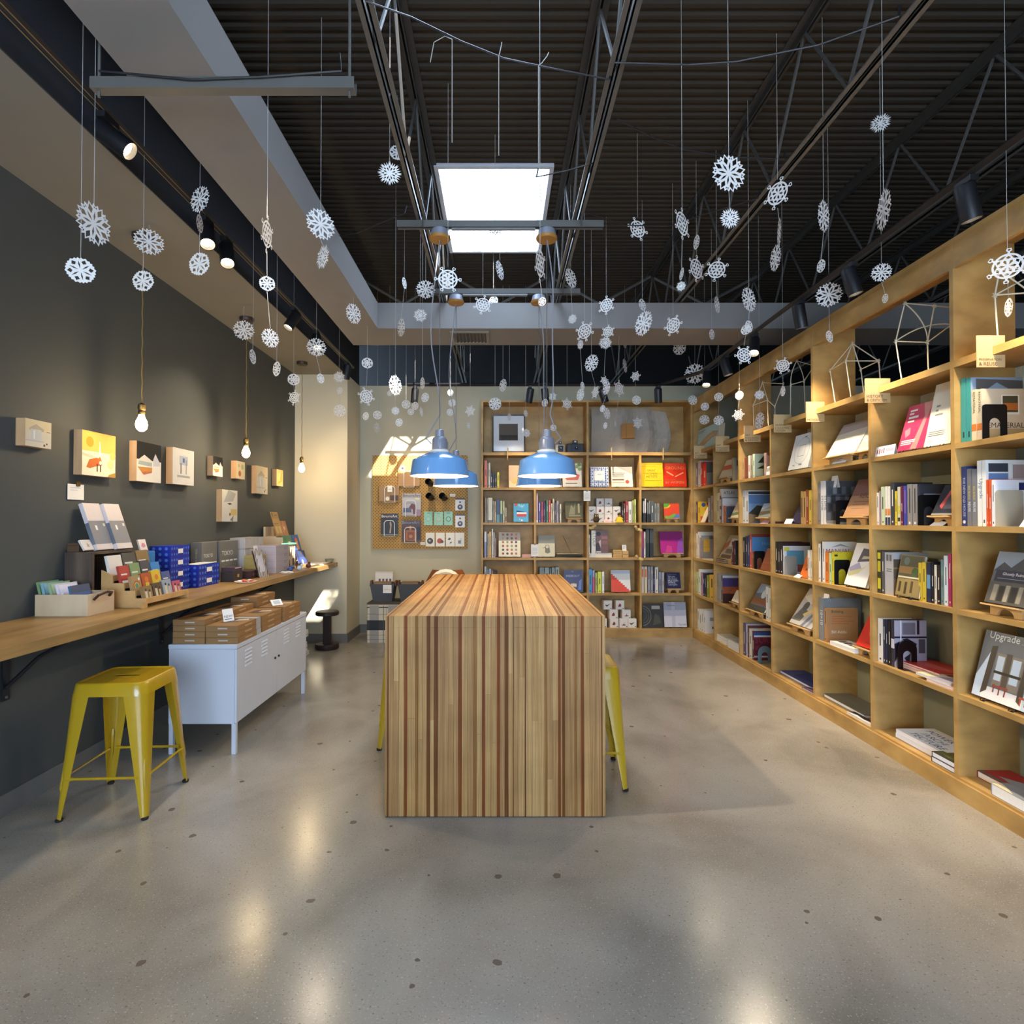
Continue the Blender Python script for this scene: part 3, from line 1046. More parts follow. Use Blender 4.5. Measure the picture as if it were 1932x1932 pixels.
# ------------------------------------------------------------------ books
PAGES = M('e9e2d0', 0.8, var=0.06, scale=60)
EASEL = grain('easel_birch', [(0.3, 'b58a52'), (0.6, 'cfa56a'), (0.8, 'd9b47c')], (6, 6, 6), 0.5)
WIRE = M('1d1b1a', 0.35, 0.6, var=0)
NUM = ['first', 'second', 'third', 'fourth', 'fifth', 'sixth', 'seventh', 'eighth', 'ninth', 'tenth', 'eleventh', 'twelfth', 'thirteenth', 'fourteenth', 'fifteenth', 'sixteenth', 'seventeenth']
ROWN = ['bottom row', 'fifth row', 'fourth row', 'third row', 'second row', 'top row']
PALETTE = {'white': 'f0ece2', 'cream': 'e2d5b4', 'pale grey': 'bdbdbb', 'grey': '87878a', 'charcoal': '3c3d42', 'black': '141416', 'red': 'c03226', 'maroon': '6a1f2c',
           'orange': 'd8692c', 'coral': 'd87c60', 'yellow': 'dcc23a', 'lime': 'b5c254', 'green': '5f8a55', 'pale green': 'b9cca6', 'teal': '3f9c98', 'pale blue': 'a3c3d8', 'blue': '3f74ae',
           'navy': '232f5c', 'purple': '5d3a7c', 'mauve': 'a98a97', 'pink': 'd98ba0', 'magenta': 'b02870', 'brown': '6e4630', 'tan': 'b08c5e'}


def cname(hx):
    c = [int(hx[i:i + 2], 16) for i in (0, 2, 4)]
    return min(PALETTE, key=lambda k: sum((int(PALETTE[k][i:i + 2], 16) - c[j]) ** 2 for j, i in enumerate((0, 2, 4))))


def cubby(side, bay, row):
    if side == 'R':
        return f'{ROWN[row]} of {NUM[bay + 1]} side-bookcase column'
    return f'{ROWN[row]} of {NUM[bay]} back-bookcase column'


XS = XF + 0.03
YS = YF + 0.03


BAY = [0]
LASTY = {}
SHIFT = [0.0]


def span(side, x0, x1, py, off=0.0):
    """where a run of pixels lies along the shelf: (start, width) with start the far / left end, kept inside its cubby"""
    k = BAY[0]
    if side == 'R':
        a, b = onX(x0, py, XS + off).y - SHIFT[0], onX(x1, py, XS + off).y - SHIFT[0]
        a = min(a, YK[k + 3] - T / 2 - 0.002)
        b = max(b, YK[k + 2] + T / 2 + 0.002)
        return a, max(a - b, 0.006)
    a, b = onY(x0, py, YS + off).x, onY(x1, py, YS + off).x
    a = max(a, XK[k] + T / 2 + 0.002)
    b = min(b, XK[k + 1] - T / 2 - (0.018 if k == 3 else 0.002))
    return a, max(b - a, 0.006)


def height(side, x, y, off=0.0):
    return (onX(x, y, XS + off) if side == 'R' else onY(x, y, YS + off)).z


def place(side, s, depth, z):
    return ((XS + depth, s, z), -pi / 2) if side == 'R' else ((s, YS + depth, z), 0.0)


def book_mesh(t, w, h, c=0.0025):
    return MB().box(0, c, 0, w, 0, h).box(t - c, t, 0, w, 0, h).box(c, t - c, 0, c, 0, h)


def spine_book(side, bay, row, n, x0, x1, ytop, hx, w=0.17, cover=None, spine=None, desc=None, depth=0.0, tilt=0.0, rough=0.4):
    BAY[0] = bay
    z0 = ROWZ[row]
    s, t = span(side, x0, x1, ytop + 20, depth)
    h = height(side, (x0 + x1) / 2, ytop, depth) - z0
    h = max(0.06, min(h, 0.372))
    w = min(w, 0.262 if side == 'R' else 0.215)
    t = max(0.004, t - 0.0008)
    if side == 'R':
        LASTY[(bay, row)] = s - t
    loc, rz = place(side, s, depth, z0 + 0.0005)
    lab = desc or f'{cname(hx)} book, spine out, {NUM[min(n, 16)]} from left, {cubby(side, bay, row)}'
    o = book_mesh(t, w, h).obj('book', M(hx, rough, var=0.08, scale=14), loc=loc, rot=(0, tilt, rz))
    tag(o, lab, 'book', 'books standing spine out')
    MB().box(0.0025, t - 0.0025, 0.0025, w - 0.004, 0.003, h - 0.003).obj('pages', PAGES, o)
    if spine is None and t > 0.009:
        ink = 'e8e2d2' if sum(int(hx[i:i + 2], 16) for i in (0, 2, 4)) < 380 else '3a3634'
        r = random.Random(int(x0 * 7 + row))
        a = r.uniform(0.35, 0.55)
        spine = [('r', 0.38, a, 0.62, a + r.uniform(0.2, 0.4), ink), ('r', 0.35, 0.06, 0.65, 0.10, ink)]
    if spine:
        art(o, lambda u, v, q: (u, -q, v), t, h, spine, 'spine_print')
    if cover:
        art(o, lambda u, v, q: (t + q, u, v), w, h, cover)
    return o


def face_book(side, bay, row, x0, x1, ytop, hx, items, desc, stand='e', t=0.018, lean=16, depth=0.0, lift=None, cat='book', rot=0.0, ybot=None):
    BAY[0] = bay
    z0 = ROWZ[row]
    if lift is None:
        lift = {'e': 0.055, 'w': 0.008, None: 0.0008}[stand]
    if stand != 'e':
        lift += t * sin(rad(lean))
    s, w = span(side, x0, x1, ytop + 40, depth)
    hh = height(side, x0 + (x1 - x0) * 0.4, ytop, depth + 0.05) - z0 - lift
    h = min(hh / cos(rad(lean)), 0.37)
    loc, rz = place(side, s, depth, z0 + lift)
    o = MB().box(0, w, 0, 0.002, 0, h).box(0, w, t - 0.002, t, 0, h).box(0, 0.002, 0.002, t - 0.002, 0, h).obj('book', M(hx, 0.35, var=0.06, scale=14), loc=loc, rot=(-rad(lean), 0, rz + rot))
    tag(o, desc, cat, 'books displayed cover out')
    MB().box(0.002, w - 0.003, 0.002, t - 0.002, 0.003, h - 0.003).obj('pages', PAGES, o)
    if items:
        art(o, lambda u, v, q: (u, -q, v), w, h, items)
    if stand == 'e':
        e = thing('book_easel', 'little birch easel holding the ' + desc[:desc.find(' in ')] if ' in ' in desc else 'little birch easel holding the ' + desc, 'book stand',
                  (loc[0], loc[1], z0), (0, 0, rz + rot), 'birch book easels')
        ew, m = w * 0.74, w * 0.13
        arch = [(m, 0.0005)] + [(m + ew / 2 - ew * 0.27 * cos(pi * i / 10), 0.0005 + 0.034 * sin(pi * i / 10)) for i in range(11)] + [(m + ew, 0.0005), (m + ew, 0.044), (m, 0.044)]
        MB().prism(arch, 0.004, 0.016, lambda u, v, q: (u, q, v)).obj('base', EASEL, e)
        lp = MB()
        lp.add([(m * 0.3, -0.026, lift - 0.002), (w - m * 0.3, -0.026, lift - 0.002), (w - m * 0.3, 0.05, lift - 0.016), (m * 0.3, 0.05, lift - 0.016),
                (m * 0.3, -0.028, lift - 0.009), (w - m * 0.3, -0.028, lift - 0.009), (w - m * 0.3, 0.05, lift - 0.023), (m * 0.3, 0.05, lift - 0.023)],
               [(0, 1, 2, 3), (7, 6, 5, 4), (0, 4, 5, 1), (1, 5, 6, 2), (2, 6, 7, 3), (3, 7, 4, 0)])
        lp.obj('ledge', EASEL, e)
        MB().add([(m, 0.032, lift - 0.01), (m + ew, 0.032, lift - 0.01), (m + ew, 0.032 + sin(rad(lean)) * h * 0.7, lift + h * 0.66), (m, 0.032 + sin(rad(lean)) * h * 0.7, lift + h * 0.66),
                  (m, 0.040, lift - 0.01), (m + ew, 0.040, lift - 0.01), (m + ew, 0.040 + sin(rad(lean)) * h * 0.7, lift + h * 0.66), (m, 0.040 + sin(rad(lean)) * h * 0.7, lift + h * 0.66)],
                 [(0, 1, 2, 3), (7, 6, 5, 4), (0, 4, 5, 1), (1, 5, 6, 2), (2, 6, 7, 3), (3, 7, 4, 0)]).obj('backrest', EASEL, e)
    elif stand == 'w':
        st = MB()
        for f in (0.25, 0.75):
            x = w * f
            st.tube([(x - 0.012, -0.006, 0.014), (x - 0.012, -0.012, 0.002), (x + 0.012, -0.012, 0.002), (x + 0.012, -0.006, 0.014)], 0.0018, 5)
            st.tube([(x, -0.012, 0.003), (x, 0.075, 0.003), (x, 0.034 + t * 0.5 + sin(rad(lean)) * h * 0.6, h * 0.6)], 0.0018, 5)
        st.tube([(w * 0.25, 0.03, 0.003), (w * 0.75, 0.03, 0.003)], 0.0018, 5)
        e = st.obj('wire_easel', WIRE, loc=(loc[0], loc[1], z0), rot=(0, 0, rz + rot))
        tag(e, 'thin wire stand under the ' + (desc[:desc.find(' in ')] if ' in ' in desc else desc), 'book stand', 'wire book stands')
    return o


def bookend(side, bay, row, x, w, ytop, hx='121214', desc='', arch=True, d0=0.0, round_top=False):
    """upright plate with an arched cut-out, standing against the last book, face towards the viewer"""
    z0 = ROWZ[row]
    y = min(onX(x, ytop + 25, XS + d0).y, LASTY.get((bay, row), 99) - 0.004)
    h = onX(x, ytop, XS + d0).z - z0
    r = 0.012
    if round_top:
        poly = [(0, 0)] + [(w, 0)] + [(w / 2 + w / 2 * cos(pi * i / 12), h - w / 2 + w / 2 * sin(pi * i / 12)) for i in range(13)]
    else:
        poly = [(0, 0), (w, 0), (w, h - r), (w - r * 0.3, h - r * 0.3), (w - r, h), (r, h), (r * 0.3, h - r * 0.3), (0, h - r)]
    if arch:
        aw, ah = w * 0.46, h * 0.62
        cut = [(w / 2 + aw / 2, 0)] + [(w / 2 + aw / 2 * cos(pi * i / 10), ah - aw / 2 + aw / 2 * sin(pi * i / 10)) for i in range(11)] + [(w / 2 - aw / 2, 0)]
        poly = [poly[0]] + cut[::-1] + poly[1:]
    o = MB().prism(poly, -0.0015, 0.0015, lambda u, v, q: (u, -q, v)).obj('bookend', M(hx, 0.4, 0.2), loc=(XS + d0, y, z0 + 0.0006))
    tag(o, desc or f'{cname(hx)} metal bookend, {cubby(side, bay, row)}', 'bookend', 'metal bookends')
    MB().box(0.0, w, -0.05, -0.0015, 0.0, 0.0008).obj('foot_plate', M(hx, 0.4, 0.2), o)
    return o


def flat_book(side, bay, row, x0, x1, hx, desc, t=0.02, d=0.21, zoff=0.0, items=None, off=0.0, edge='e9e2d0', py=None, rot=0.0):
    BAY[0] = bay
    z0 = ROWZ[row] + zoff
    yy = py or 1100
    s, w = span(side, x0, x1, yy, off)
    loc, rz = place(side, s, off, z0 + 0.0006)
    o = MB().box(0, w, 0, d, 0, 0.002).box(0, w, 0, d, t - 0.002, t).box(0, 0.002, 0, d, 0.002, t - 0.002).obj('book', M(hx, 0.35, var=0.06), loc=loc, rot=(0, 0, rz + rot))
    tag(o, desc, 'book', 'books lying flat')
    MB().box(0.002, w - 0.003, 0.003, d - 0.003, 0.002, t - 0.002).obj('pages', M(edge, 0.8, var=0.05, scale=60), o)
    if items:
        art(o, lambda u, v, q: (u, v, t + q), w, d, items)
    return o


def card(side, bay, row, x0, x1, ytop, desc, hx='f4f1ec', items=None, lean=35, off=-0.02, zoff=0.0):
    BAY[0] = bay
    z0 = ROWZ[row] + zoff
    s, w = span(side, x0, x1, ytop, off)
    h = max(0.02, height(side, (x0 + x1) / 2, ytop, off) - z0)
    loc, rz = place(side, s, off, z0 + 0.0006)
    a = rad(lean)
    d = h * math.tan(a)
    o = MB().add([(0, 0, 0), (w, 0, 0), (w, d, h), (0, d, h), (0, 2 * d, 0), (w, 2 * d, 0)], [(0, 1, 2, 3), (3, 2, 5, 4)])
    o.add([(0, 0.0008, 0), (w, 0.0008, 0), (w, d, h - 0.001), (0, d, h - 0.001), (0, 2 * d - 0.0008, 0), (w, 2 * d - 0.0008, 0)], [(3, 2, 1, 0), (4, 5, 2, 3)])
    o = o.obj('tent_card', M(hx, 0.7, var=0.03), loc=loc, rot=(0, 0, rz))
    tag(o, desc, 'card', 'little cards on the shelves')
    hyp = math.hypot(h, d)
    if items:
        art(o, lambda u, v, q: (u, v / hyp * d - q * cos(a), v / hyp * h + q * sin(a)), w, hyp, items)
    return o


def row_of(side, bay, row, books):
    out = []
    SHIFT[0] = 0.0
    if side == 'R':      # slide the whole row clear of the upright
        b0 = books[0]
        SHIFT[0] = max(0.0, onX(b0[0], b0[2] + 20, XS).y - (YK[bay + 3] - T / 2 - 0.003))
    for n, b in enumerate(books):
        kw = b[4] if len(b) > 4 else {}
        out.append(spine_book(side, bay, row, n, b[0], b[1], b[2], b[3], **kw))
    SHIFT[0] = 0.0
    return out


W, K = 'f0ece2', '1a1a1c'
C7 = 'side-bookcase column'
# ---- column -1 : nearest, cut by the picture edge
row_of('R', -1, 4, [(1804, 1813, 717, '3f9c98', dict(w=0.19, spine=[('r', .4, .08, .7, .17, '17403f')])), (1814, 1823, 716, '3f9c98', dict(w=0.25, cover=[('p', [(0, .55), (1, .7), (1, 1), (0, 1)], '8ea2b4'), ('p', [(.1, .7), (.5, .92), (.9, .75), (1, .8), (1, .95), (.1, .98)], '5d5a58')], spine=[('r', .4, .08, .7, .17, '17403f')])),
                    (1824, 1833, 738, 'd9c8a8', dict(w=0.2, spine=[('t', 'REMATERIAL', .3, .95, .42, '3a3634', True), ('r', 0, .2, 1, .33, 'd8792f')])),
                    (1834, 1843, 737, 'd9c8a8', dict(w=0.205, spine=[('t', 'REMATERIAL', .3, .95, .42, '3a3634', True), ('r', 0, .2, 1, .33, 'd8792f')],
                     cover=[('r', 0, 0, 1, .22, 'c3a877'), ('r', .45, .5, .86, .88, 'efe6d0'), ('r', .48, .54, .83, .86, '4a4630'), ('r', .48, .58, .83, .72, 'b4672a'), ('t', 'REMATERIAL', .03, .24, .94, '3a3028')]))])
bookend('R', -1, 4, 1850, 0.115, 764, desc='black arched bookend before the tan REMATERIAL cover')
row_of('R', -1, 3, [(1809, 1818, 881, '273c78', dict(spine=[('t', 'THE NEW OLD HOUSE', .3, .82, .66, 'c9ccd8', True), ('c', .5, .07, .3, 'e8e8ee')])),
                    (1819, 1827, 885, '77797e', dict(spine=[('t', 'BIG BUILD', .3, .7, .24, 'd9c23a', True), ('t', 'REUSE', .3, .42, .17, 'ececec', True)])),
                    (1828, 1837, 886, '77797e', dict(spine=[('t', 'BIG BUILD', .3, .7, .24, 'd9c23a', True), ('t', 'REUSE', .3, .42, .17, 'ececec', True)])),
                    (1838, 1846, 870, 'e9e8e2', dict(w=.26, spine=[('t', 'Upgrade', .25, .72, .3, '5a7a96', True)])),
                    (1847, 1854, 869, 'e9e8e2', dict(w=.265, spine=[('r', .3, .05, .7, .1, '555555')], cover=[('r', .05, .82, .4, .95, '3c4048'), ('r', .05, .66, .4, .8, '6e86b0'), ('r', .48, .72, .7, .93, 'b09a94'), ('r', .76, .6, .98, .8, '6d6a60'), ('r', .76, .84, .98, .94, '858280')])),
                    (1855, 1859, 906, 'd8552a', dict(w=.16)), (1860, 1864, 905, 'd8552a', dict(w=.16)),
                    (1865, 1871, 906, 'e9eaee', dict(w=.2, cover=[('r', .5, .72, .95, .98, 'f2f2f2'), ('r', .55, .78, .9, .94, '1f2b66'), ('r', 0, 0, 1, .02, '999999')]))])
bookend('R', -1, 3, 1872, 0.125, 925, 'c9c0a8', 'cream sheet bookend with slanted corner before white books', arch=False, d0=0.0)
card('R', -1, 3, 1922, 1945, 952, 'white tent card at the picture edge, third row', off=-0.01)
face_book('R', -1, 2, 1856, 1936, 1041, '55585c', [('r', 0, .62, 1, 1, '7d8894'), ('p', [(0, .62), (.2, .8), (.4, .7), (.7, .95), (1, .8), (1, .62)], '3c4044'), ('r', 0, 0, 1, .42, '4c4a46'),
          ('r', .12, .05, .24, .36, '8a8474'), ('r', .42, .05, .52, .36, '97907e'), ('r', .72, .05, .82, .36, '8a8474'), ('r', .27, .05, .4, .34, '1c1c1c'), ('r', .55, .05, .7, .34, '1c1c1c'),
          ('r', .08, .42, .96, .64, '23283c'), ('t', 'Ghostly Ruins', .25, .53, .5, 'd8d8d8'), ('r', .15, .48, .9, .485, 'b8b8b8')],
          'grey Ghostly Ruins book in the fourth row', 'e', .02, 18)
face_book('R', -1, 1, 1832, 1940, 1193, '6f7276', [('r', 0, 0, 1, .18, 'e8e4e2'), ('p', [(0, 0), (.16, 0), (.2, .75), (0, .3)], 'cfdce8'), ('p', [(.14, .05), (.24, .12), (.28, .8), (.18, .78)], '4a4034'), ('r', .3, .2, .75, .7, '8a7f70'),
          ('r', .32, .3, .44, .66, 'c8d4de'), ('r', .58, .3, .72, .66, 'c2d2e0'), ('r', .46, .2, .56, .72, '5a5046'), ('r', .3, .40, .76, .44, '332c26'), ('p', [(.76, .1), (.84, .05), (.86, .85), (.78, .7)], '4a4034'), ('p', [(.86, 0), (1, 0), (1, .8), (.87, .8)], 'b9cbd6'),
          ('r', .35, .12, .37, .24, '8a3228'), ('r', .45, .10, .47, .24, '8a3228'), ('r', .55, .10, .57, .24, '8a3228'), ('r', .33, .2, .6, .23, 'a04a38'), ('r', .82, .06, .84, .16, 'b4503c'), ('r', .9, .06, .92, .16, 'b4503c'), ('r', .8, .15, .94, .18, 'b4503c'),
          ('t', 'Upgrade', .1, .86, .52, 'dfe6e6'), ('r', .66, .895, .98, .9, 'b9c0c0')], 'grey Upgrade book with a hall on its cover in the fifth row', 'w', .03, 14)
flat_book('R', -1, 0, 1822, 1960, 'a3232a', 'white-edged red book lying flat in nearest column', .032, .16, 0, [('p', [(.2, .3), (.5, .7), (.6, .4), (.8, .6), (.9, .2), (.5, .2)], '8c8c90'), ('r', .8, .7, .99, .98, 'e8e4de'), ('r', 0, 0, 1, .12, '55585c')], 0.06, 'f2efe6', 1460)
flat_book('R', -1, 0, 1870, 2000, '8a8d90', 'thick white book with grey cover lying flat at picture edge', .05, .08, 0, [('p', [(0, 0), (.35, 0), (.2, .3), (0, .6)], 'd8cca8')], -0.022, 'f4f1ec', 1500)

# ---- column 0
card('R', 0, 4, 1648, 1686, 841, 'white card with a row of little red figures', items=[('r', .08, .3, .13, .7, 'a03040'), ('r', .2, .25, .25, .75, '8a3048'), ('r', .32, .3, .37, .7, 'b06070'), ('r', .42, .3, .47, .8, '8a3048'), ('r', .55, .4, .95, .7, 'e6b8c4')], off=-0.01, lean=12)
face_book('R', 0, 4, 1692, 1740, 767, 'c93a62', [('p', [(.5, .0), (.75, 0), (.85, .6), (.95, 1), (.6, 1), (.75, .7)], 'c98a84'), ('p', [(.1, .45), (.3, .5), (.35, .35), (.2, .28)], 'd0868c'), ('r', .12, .86, .4, .90, W), ('r', .12, .79, .3, .83, W), ('r', .12, .70, .5, .75, W), ('r', .12, .62, .38, .66, W),
          ('r', .08, .20, .62, .225, W), ('r', .08, .16, .62, .185, W), ('r', .08, .12, .5, .14, W)], 'crimson book with white lettering in the second row', 'w', .022, 16)
face_book('R', 0, 4, 1742, 1792, 726, 'eee9d4', [('r', .2, .62, .35, .65, '8a8a80'), ('r', .2, .55, .3, .58, '8a8a80'), ('r', .2, .48, .5, .51, '8a8a80'), ('r', .1, .22, .7, .23, '777770'), ('r', .1, .19, .7, .2, '777770'), ('r', .1, .16, .7, .17, '777770'), ('r', .1, .08, .3, .085, '777770')],
          'tall off-white book with small grey lettering in the second row', 'w', .02, 12)
row_of('R', 0, 3, [(1651, 1655, 930, W), (1656, 1658, 927, 'a98a97'), (1659, 1666, 919, 'c9d6b4'), (1667, 1671, 918, 'efe9dc', dict(spine=[('r', 0, .25, 1, .42, 'e08a3c'), ('r', 0, 0, 1, .2, '1f2b4a')])), (1672, 1676, 918, 'efe9dc', dict(spine=[('r', 0, .25, 1, .42, 'e08a3c'), ('r', 0, 0, 1, .2, '1f2b4a')])),
                   (1677, 1684, 911, '3c3d42', dict(w=.22)), (1685, 1689, 927, 'd9c53c'), (1690, 1695, 919, 'd8cfae', dict(spine=[('r', .1, .3, .9, .5, 'd9c53c'), ('r', .1, .1, .9, .2, '2a2a2a')])), (1696, 1700, 917, '6a2440'), (1701, 1707, 917, '3c46a0', dict(spine=[('r', .3, .3, .7, .9, '8a5aa0')])),
                   (1708, 1717, 914, '8b8886', dict(spine=[('r', .4, .3, .6, .9, '3a3a3c'), ('c', .5, .06, .2, 'e8e8e8')])), (1718, 1727, 914, '8b8886', dict(w=.235, spine=[('r', .4, .3, .6, .9, '3a3a3c'), ('c', .5, .06, .2, 'e8e8e8')], cover=[('r', 0, .0, 1, 1, '3f4048'), ('r', .15, .74, .6, .77, '9a9a9e')]))])
bookend('R', 0, 3, 1730, 0.115, 934, desc='black arched bookend behind the tilted dark book')
face_book('R', 0, 3, 1756, 1800, 915, '2a2a34', [('p', [(.2, .3), (.35, .2), (.5, .9), (.4, .95)], 'b04a44'), ('r', .5, .85, .95, .97, '5e4a80'), ('r', .4, .2, .8, .6, '46424c'), ('r', 0, .0, 1, .06, '8a8880')], 'dark book with a red streak in the third row', 'e', .016, 26, depth=-0.0)
card('R', 0, 3, 1753, 1778, 984, 'blank white tent card under the dark tilted book', lean=55)
row_of('R', 0, 2, [(1648, 1655, 1038, '3a3822', dict(spine=[('r', .1, .8, .9, .95, 'd9cf3a'), ('r', .1, .5, .9, .75, 'c4bb34'), ('r', .1, .1, .9, .35, 'd9cf3a')])), (1656, 1661, 1040, '5a585a'), (1662, 1678, 1042, 'b4b4b6', dict(w=.2, spine=[('r', .2, .8, .45, .95, '6a6a6c'), ('r', .55, .8, .8, .95, '6a6a6c'), ('r', .2, .6, .8, .62, '6a6a6c'), ('r', .2, .55, .8, .57, '6a6a6c')],
                   cover=[('r', 0, 0, 1, .4, '7a6246'), ('r', 0, .4, 1, .85, '5c5040'), ('r', 0, .62, 1, .66, '9a7a50')]))])
face_book('R', 0, 2, 1688, 1732, 1046, '8a7a52', [('r', .03, .02, .97, .98, '5a5642'), ('r', .03, .02, .97, .42, '9a8452'), ('r', .03, .55, .97, .72, 'a07a4a'), ('r', .1, .1, .2, .35, '4a3c28'), ('r', .35, .06, .45, .35, '4a3c28'), ('r', .6, .1, .7, .38, '5a4a2c'), ('c', .7, .6, .14, '4a6a3a'), ('c', .3, .85, .12, '6a7a70'), ('r', .03, .44, .97, .48, 'd8cfa8')],
          'bronze-toned city photo book in the fourth row', 'w', .016, 10, depth=-0.012)
row_of('R', 0, 2, [(1733, 1739, 1062, 'd9bd3c', dict(desc='first of the two yellow books right of the bronze photo book')), (1740, 1747, 1061, 'd9bd3c', dict(desc='second of the two yellow books right of the bronze photo book')), (1748, 1756, 1062, '232f4c', dict(spine=[('r', .1, .35, .9, .7, '6f9cc0')], desc='navy book with a pale blue spine block in fourth row')),
                   (1757, 1762, 1060, '1d1a22', dict(desc='black book beside the navy one with blue block')), (1763, 1767, 1066, 'e9e2d0', dict(desc='slim cream book between black and dark brown spines')), (1768, 1774, 1066, '2a1c1e', dict(desc='dark brown book between cream and blue-grey spines')),
                   (1775, 1780, 1056, '6f8c8c', dict(desc='slim blue-grey book left of the white one by magenta')), (1781, 1788, 1049, 'dfe8ee', dict(desc='white book beside the magenta spine')), (1789, 1795, 1045, 'b0306a', dict(desc='magenta book against the upright in the fourth row'))])
row_of('R', 0, 1, [(1656, 1665, 1167, 'efeae4', dict(w=.2)), (1666, 1670, 1169, '30344a', dict(w=.2)), (1671, 1674, 1169, '2a2c44', dict(w=.2)), (1675, 1680, 1171, '18181c', dict(w=.2)),
                   (1681, 1687, 1170, '3a3640', dict(w=.185, spine=[('r', 0, .4, 1, .6, 'd8d4dc')], cover=[('r', 0, 0, 1, 1, 'b9b2c0'), ('r', .0, .62, 1, .66, '2a2230'), ('r', .18, 0, .22, 1, 'f0ecf2'), ('r', .25, .7, .65, .95, '7a7480'), ('r', .7, .7, .78, 1, '2a2230'), ('p', [(.25, .6), (.6, .35), (.7, .5), (.4, .62)], '3a3440'), ('p', [(0, .1), (.15, .3), (.15, .55), (0, .5)], '2a2230'), ('r', .75, .3, .95, .6, '55505c'), ('p', [(.3, .2), (.5, .3), (.45, .05)], '2a2230')]))])
bookend('R', 0, 1, 1694, 0.108, 1208, '16090c', 'round-topped black bookend before the black and white cover', round_top=True)
for k in range(3):
    flat_book('R', 0, 1, 1692 + k, 1770 + k, 'c9382a' if k == 2 else 'e0b0a4', f'{["lowest", "middle", "top red"][k]} book of flat stack under the black arch bookend', .012, .2, k * .0126, [('r', .3, .3, .8, .34, 'e08a7a'), ('r', .3, .4, .9, .44, 'e08a7a'), ('r', .3, .5, .85, .54, 'e08a7a')] if k == 2 else None, 0.045, 'f0d8d0', 1270)
for k in range(2):
    flat_book('R', 0, 1, 1728 + 20 * (1 - k), 1790 + 22 * (1 - k), ['e8b49a', 'ecdcb0'][k], ['peach pamphlet at the shelf front edge', 'pale yellow and lilac pamphlet over the peach one'][k], .014, .07 if k == 0 else .1, k * 0.0146, [('p', [(.4, 0), (1, 0), (1, 1), (.6, 1)], 'a8a0b4')] if k else None, -0.022, 'eeeaf4', 1290)
for k in range(2):
    flat_book('R', 0, 0, 1690 + k, 1776 + k, 'eceef0', ['lower', 'upper'][k] + ' white POWER ARCHITECTURE book of the flat pair', .024, .22, k * .0246,
              [('t', 'POWER', .12, .62, .55, '3a4a80'), ('t', '/ARCHI', .22, .36, .5, '3a4a80'), ('t', 'TECTURE', .2, .1, .7, '3a4a80')] if k else None, 0.02, 'f4f1f4', 1400)
for k in range(2):
    flat_book('R', 0, 0, 1757 + k, 1815 + k, '3c3a30', ['lower', 'upper'][k] + ' dark photo book of the flat pair at the kick board', .026, .06, k * .0266, [('p', [(0, .5), (.6, .3), (1, .6), (1, 1), (0, 1)], '6a7038'), ('r', .7, .6, 1, 1, 'd8dccc')] if k else None, -0.024, 'f2eff6', 1430)

# ---- column 1
face_book('R', 1, 4, 1557, 1612, 800, 'ded6c0', [('p', [(0, .68), (1, .75), (1, 1), (0, 1)], 'b0a49c')], 'large cream book on a wide birch stand in the second row', 'e', .014, 30, depth=-0.015)
face_book('R', 1, 4, 1615, 1650, 790, 'd9d2bc', [('r', .55, .35, .8, .75, '7a5a50'), ('r', 0, .1, 1, .3, 'c4b6a8')], 'cream book with small brown picture in the second row', 'e', .014, 26)
card('R', 1, 4, 1568, 1594, 864, 'white tent card under the large cream book', lean=45, off=-0.025, items=[('r', .2, .4, .6, .5, '9a9a8a')])
row_of('R', 1, 3, [(1541, 1545, 912, '8a8a90'), (1546, 1551, 908, 'e6e4e0', dict(w=.28, spine=[('t', 'STONE', .25, .66, .34, '3a3a3c', True)])),
                   (1552, 1556, 908, 'e6e4e0', dict(w=.285, spine=[('t', 'STONE', .25, .66, .34, '3a3a3c', True)],
                    cover=[('r', 0, .05, 1, 1, '55565a')] + [('r', .02 + .12 * i + .04 * (j % 2), .1 + .2 * j, .12 + .12 * i + .04 * (j % 2), .27 + .2 * j, ['6e7074', '3e4044', '85878a', '4c4e52'][(i * 3 + j) % 4]) for j in range(4) for i in range(7)] + [('r', 0, .64, 1, .66, '1a1a1c'), ('r', 0, .02, .3, .09, '9a9a94')]))])
bookend('R', 1, 3, 1577, 0.10, 944, desc='black arched bookend before the stone photo cover')
face_book('R', 1, 3, 1590, 1638, 905, 'a8805e', [('r', 0, .55, 1, 1, '7c5a50'), ('t', 'REICH', .35, .48, .5, '4a3028'), ('r', .2, .38, .8, .40, '7c5a44'), ('r', .2, .3, .7, .32, '7c5a44'), ('r', .2, .2, .75, .21, '7c5a44')], 'brown book with darker upper half in the third row', 'e', .016, 24)
card('R', 1, 3, 1566, 1577, 898, 'little white card perched on the stone photo book', lean=10, off=0.05, zoff=0.255)
row_of('R', 1, 2, [(1542, 1546, 1026, W), (1547, 1548, 1022, '2a1c2a'), (1549, 1554, 1022, 'e9e4da', dict(w=.22, cover=[('t', 'MANUAL', .04, .72, .78, 'b03a34'), ('p', [(.2, .86), (.5, .95), (.8, .86), (.5, .9)], '9aa0a0')])), (1555, 1561, 1041, 'dc7a2c', dict(w=.17)), (1562, 1566, 1043, 'bcd6a0', dict(w=.17)),
                   (1567, 1571, 1041, 'd8c82a', dict(w=.185, cover=[('p', [(0, .9), (.4, 1), (.6, .5), (0, .3)], 'e2d53a'), ('r', .72, .76, .92, .86, '3a3a20'), ('r', .02, .86, .14, .92, '3a3a20')]))])
bookend('R', 1, 2, 1572, 0.105, 1056, desc='black arched bookend before the yellow cover')
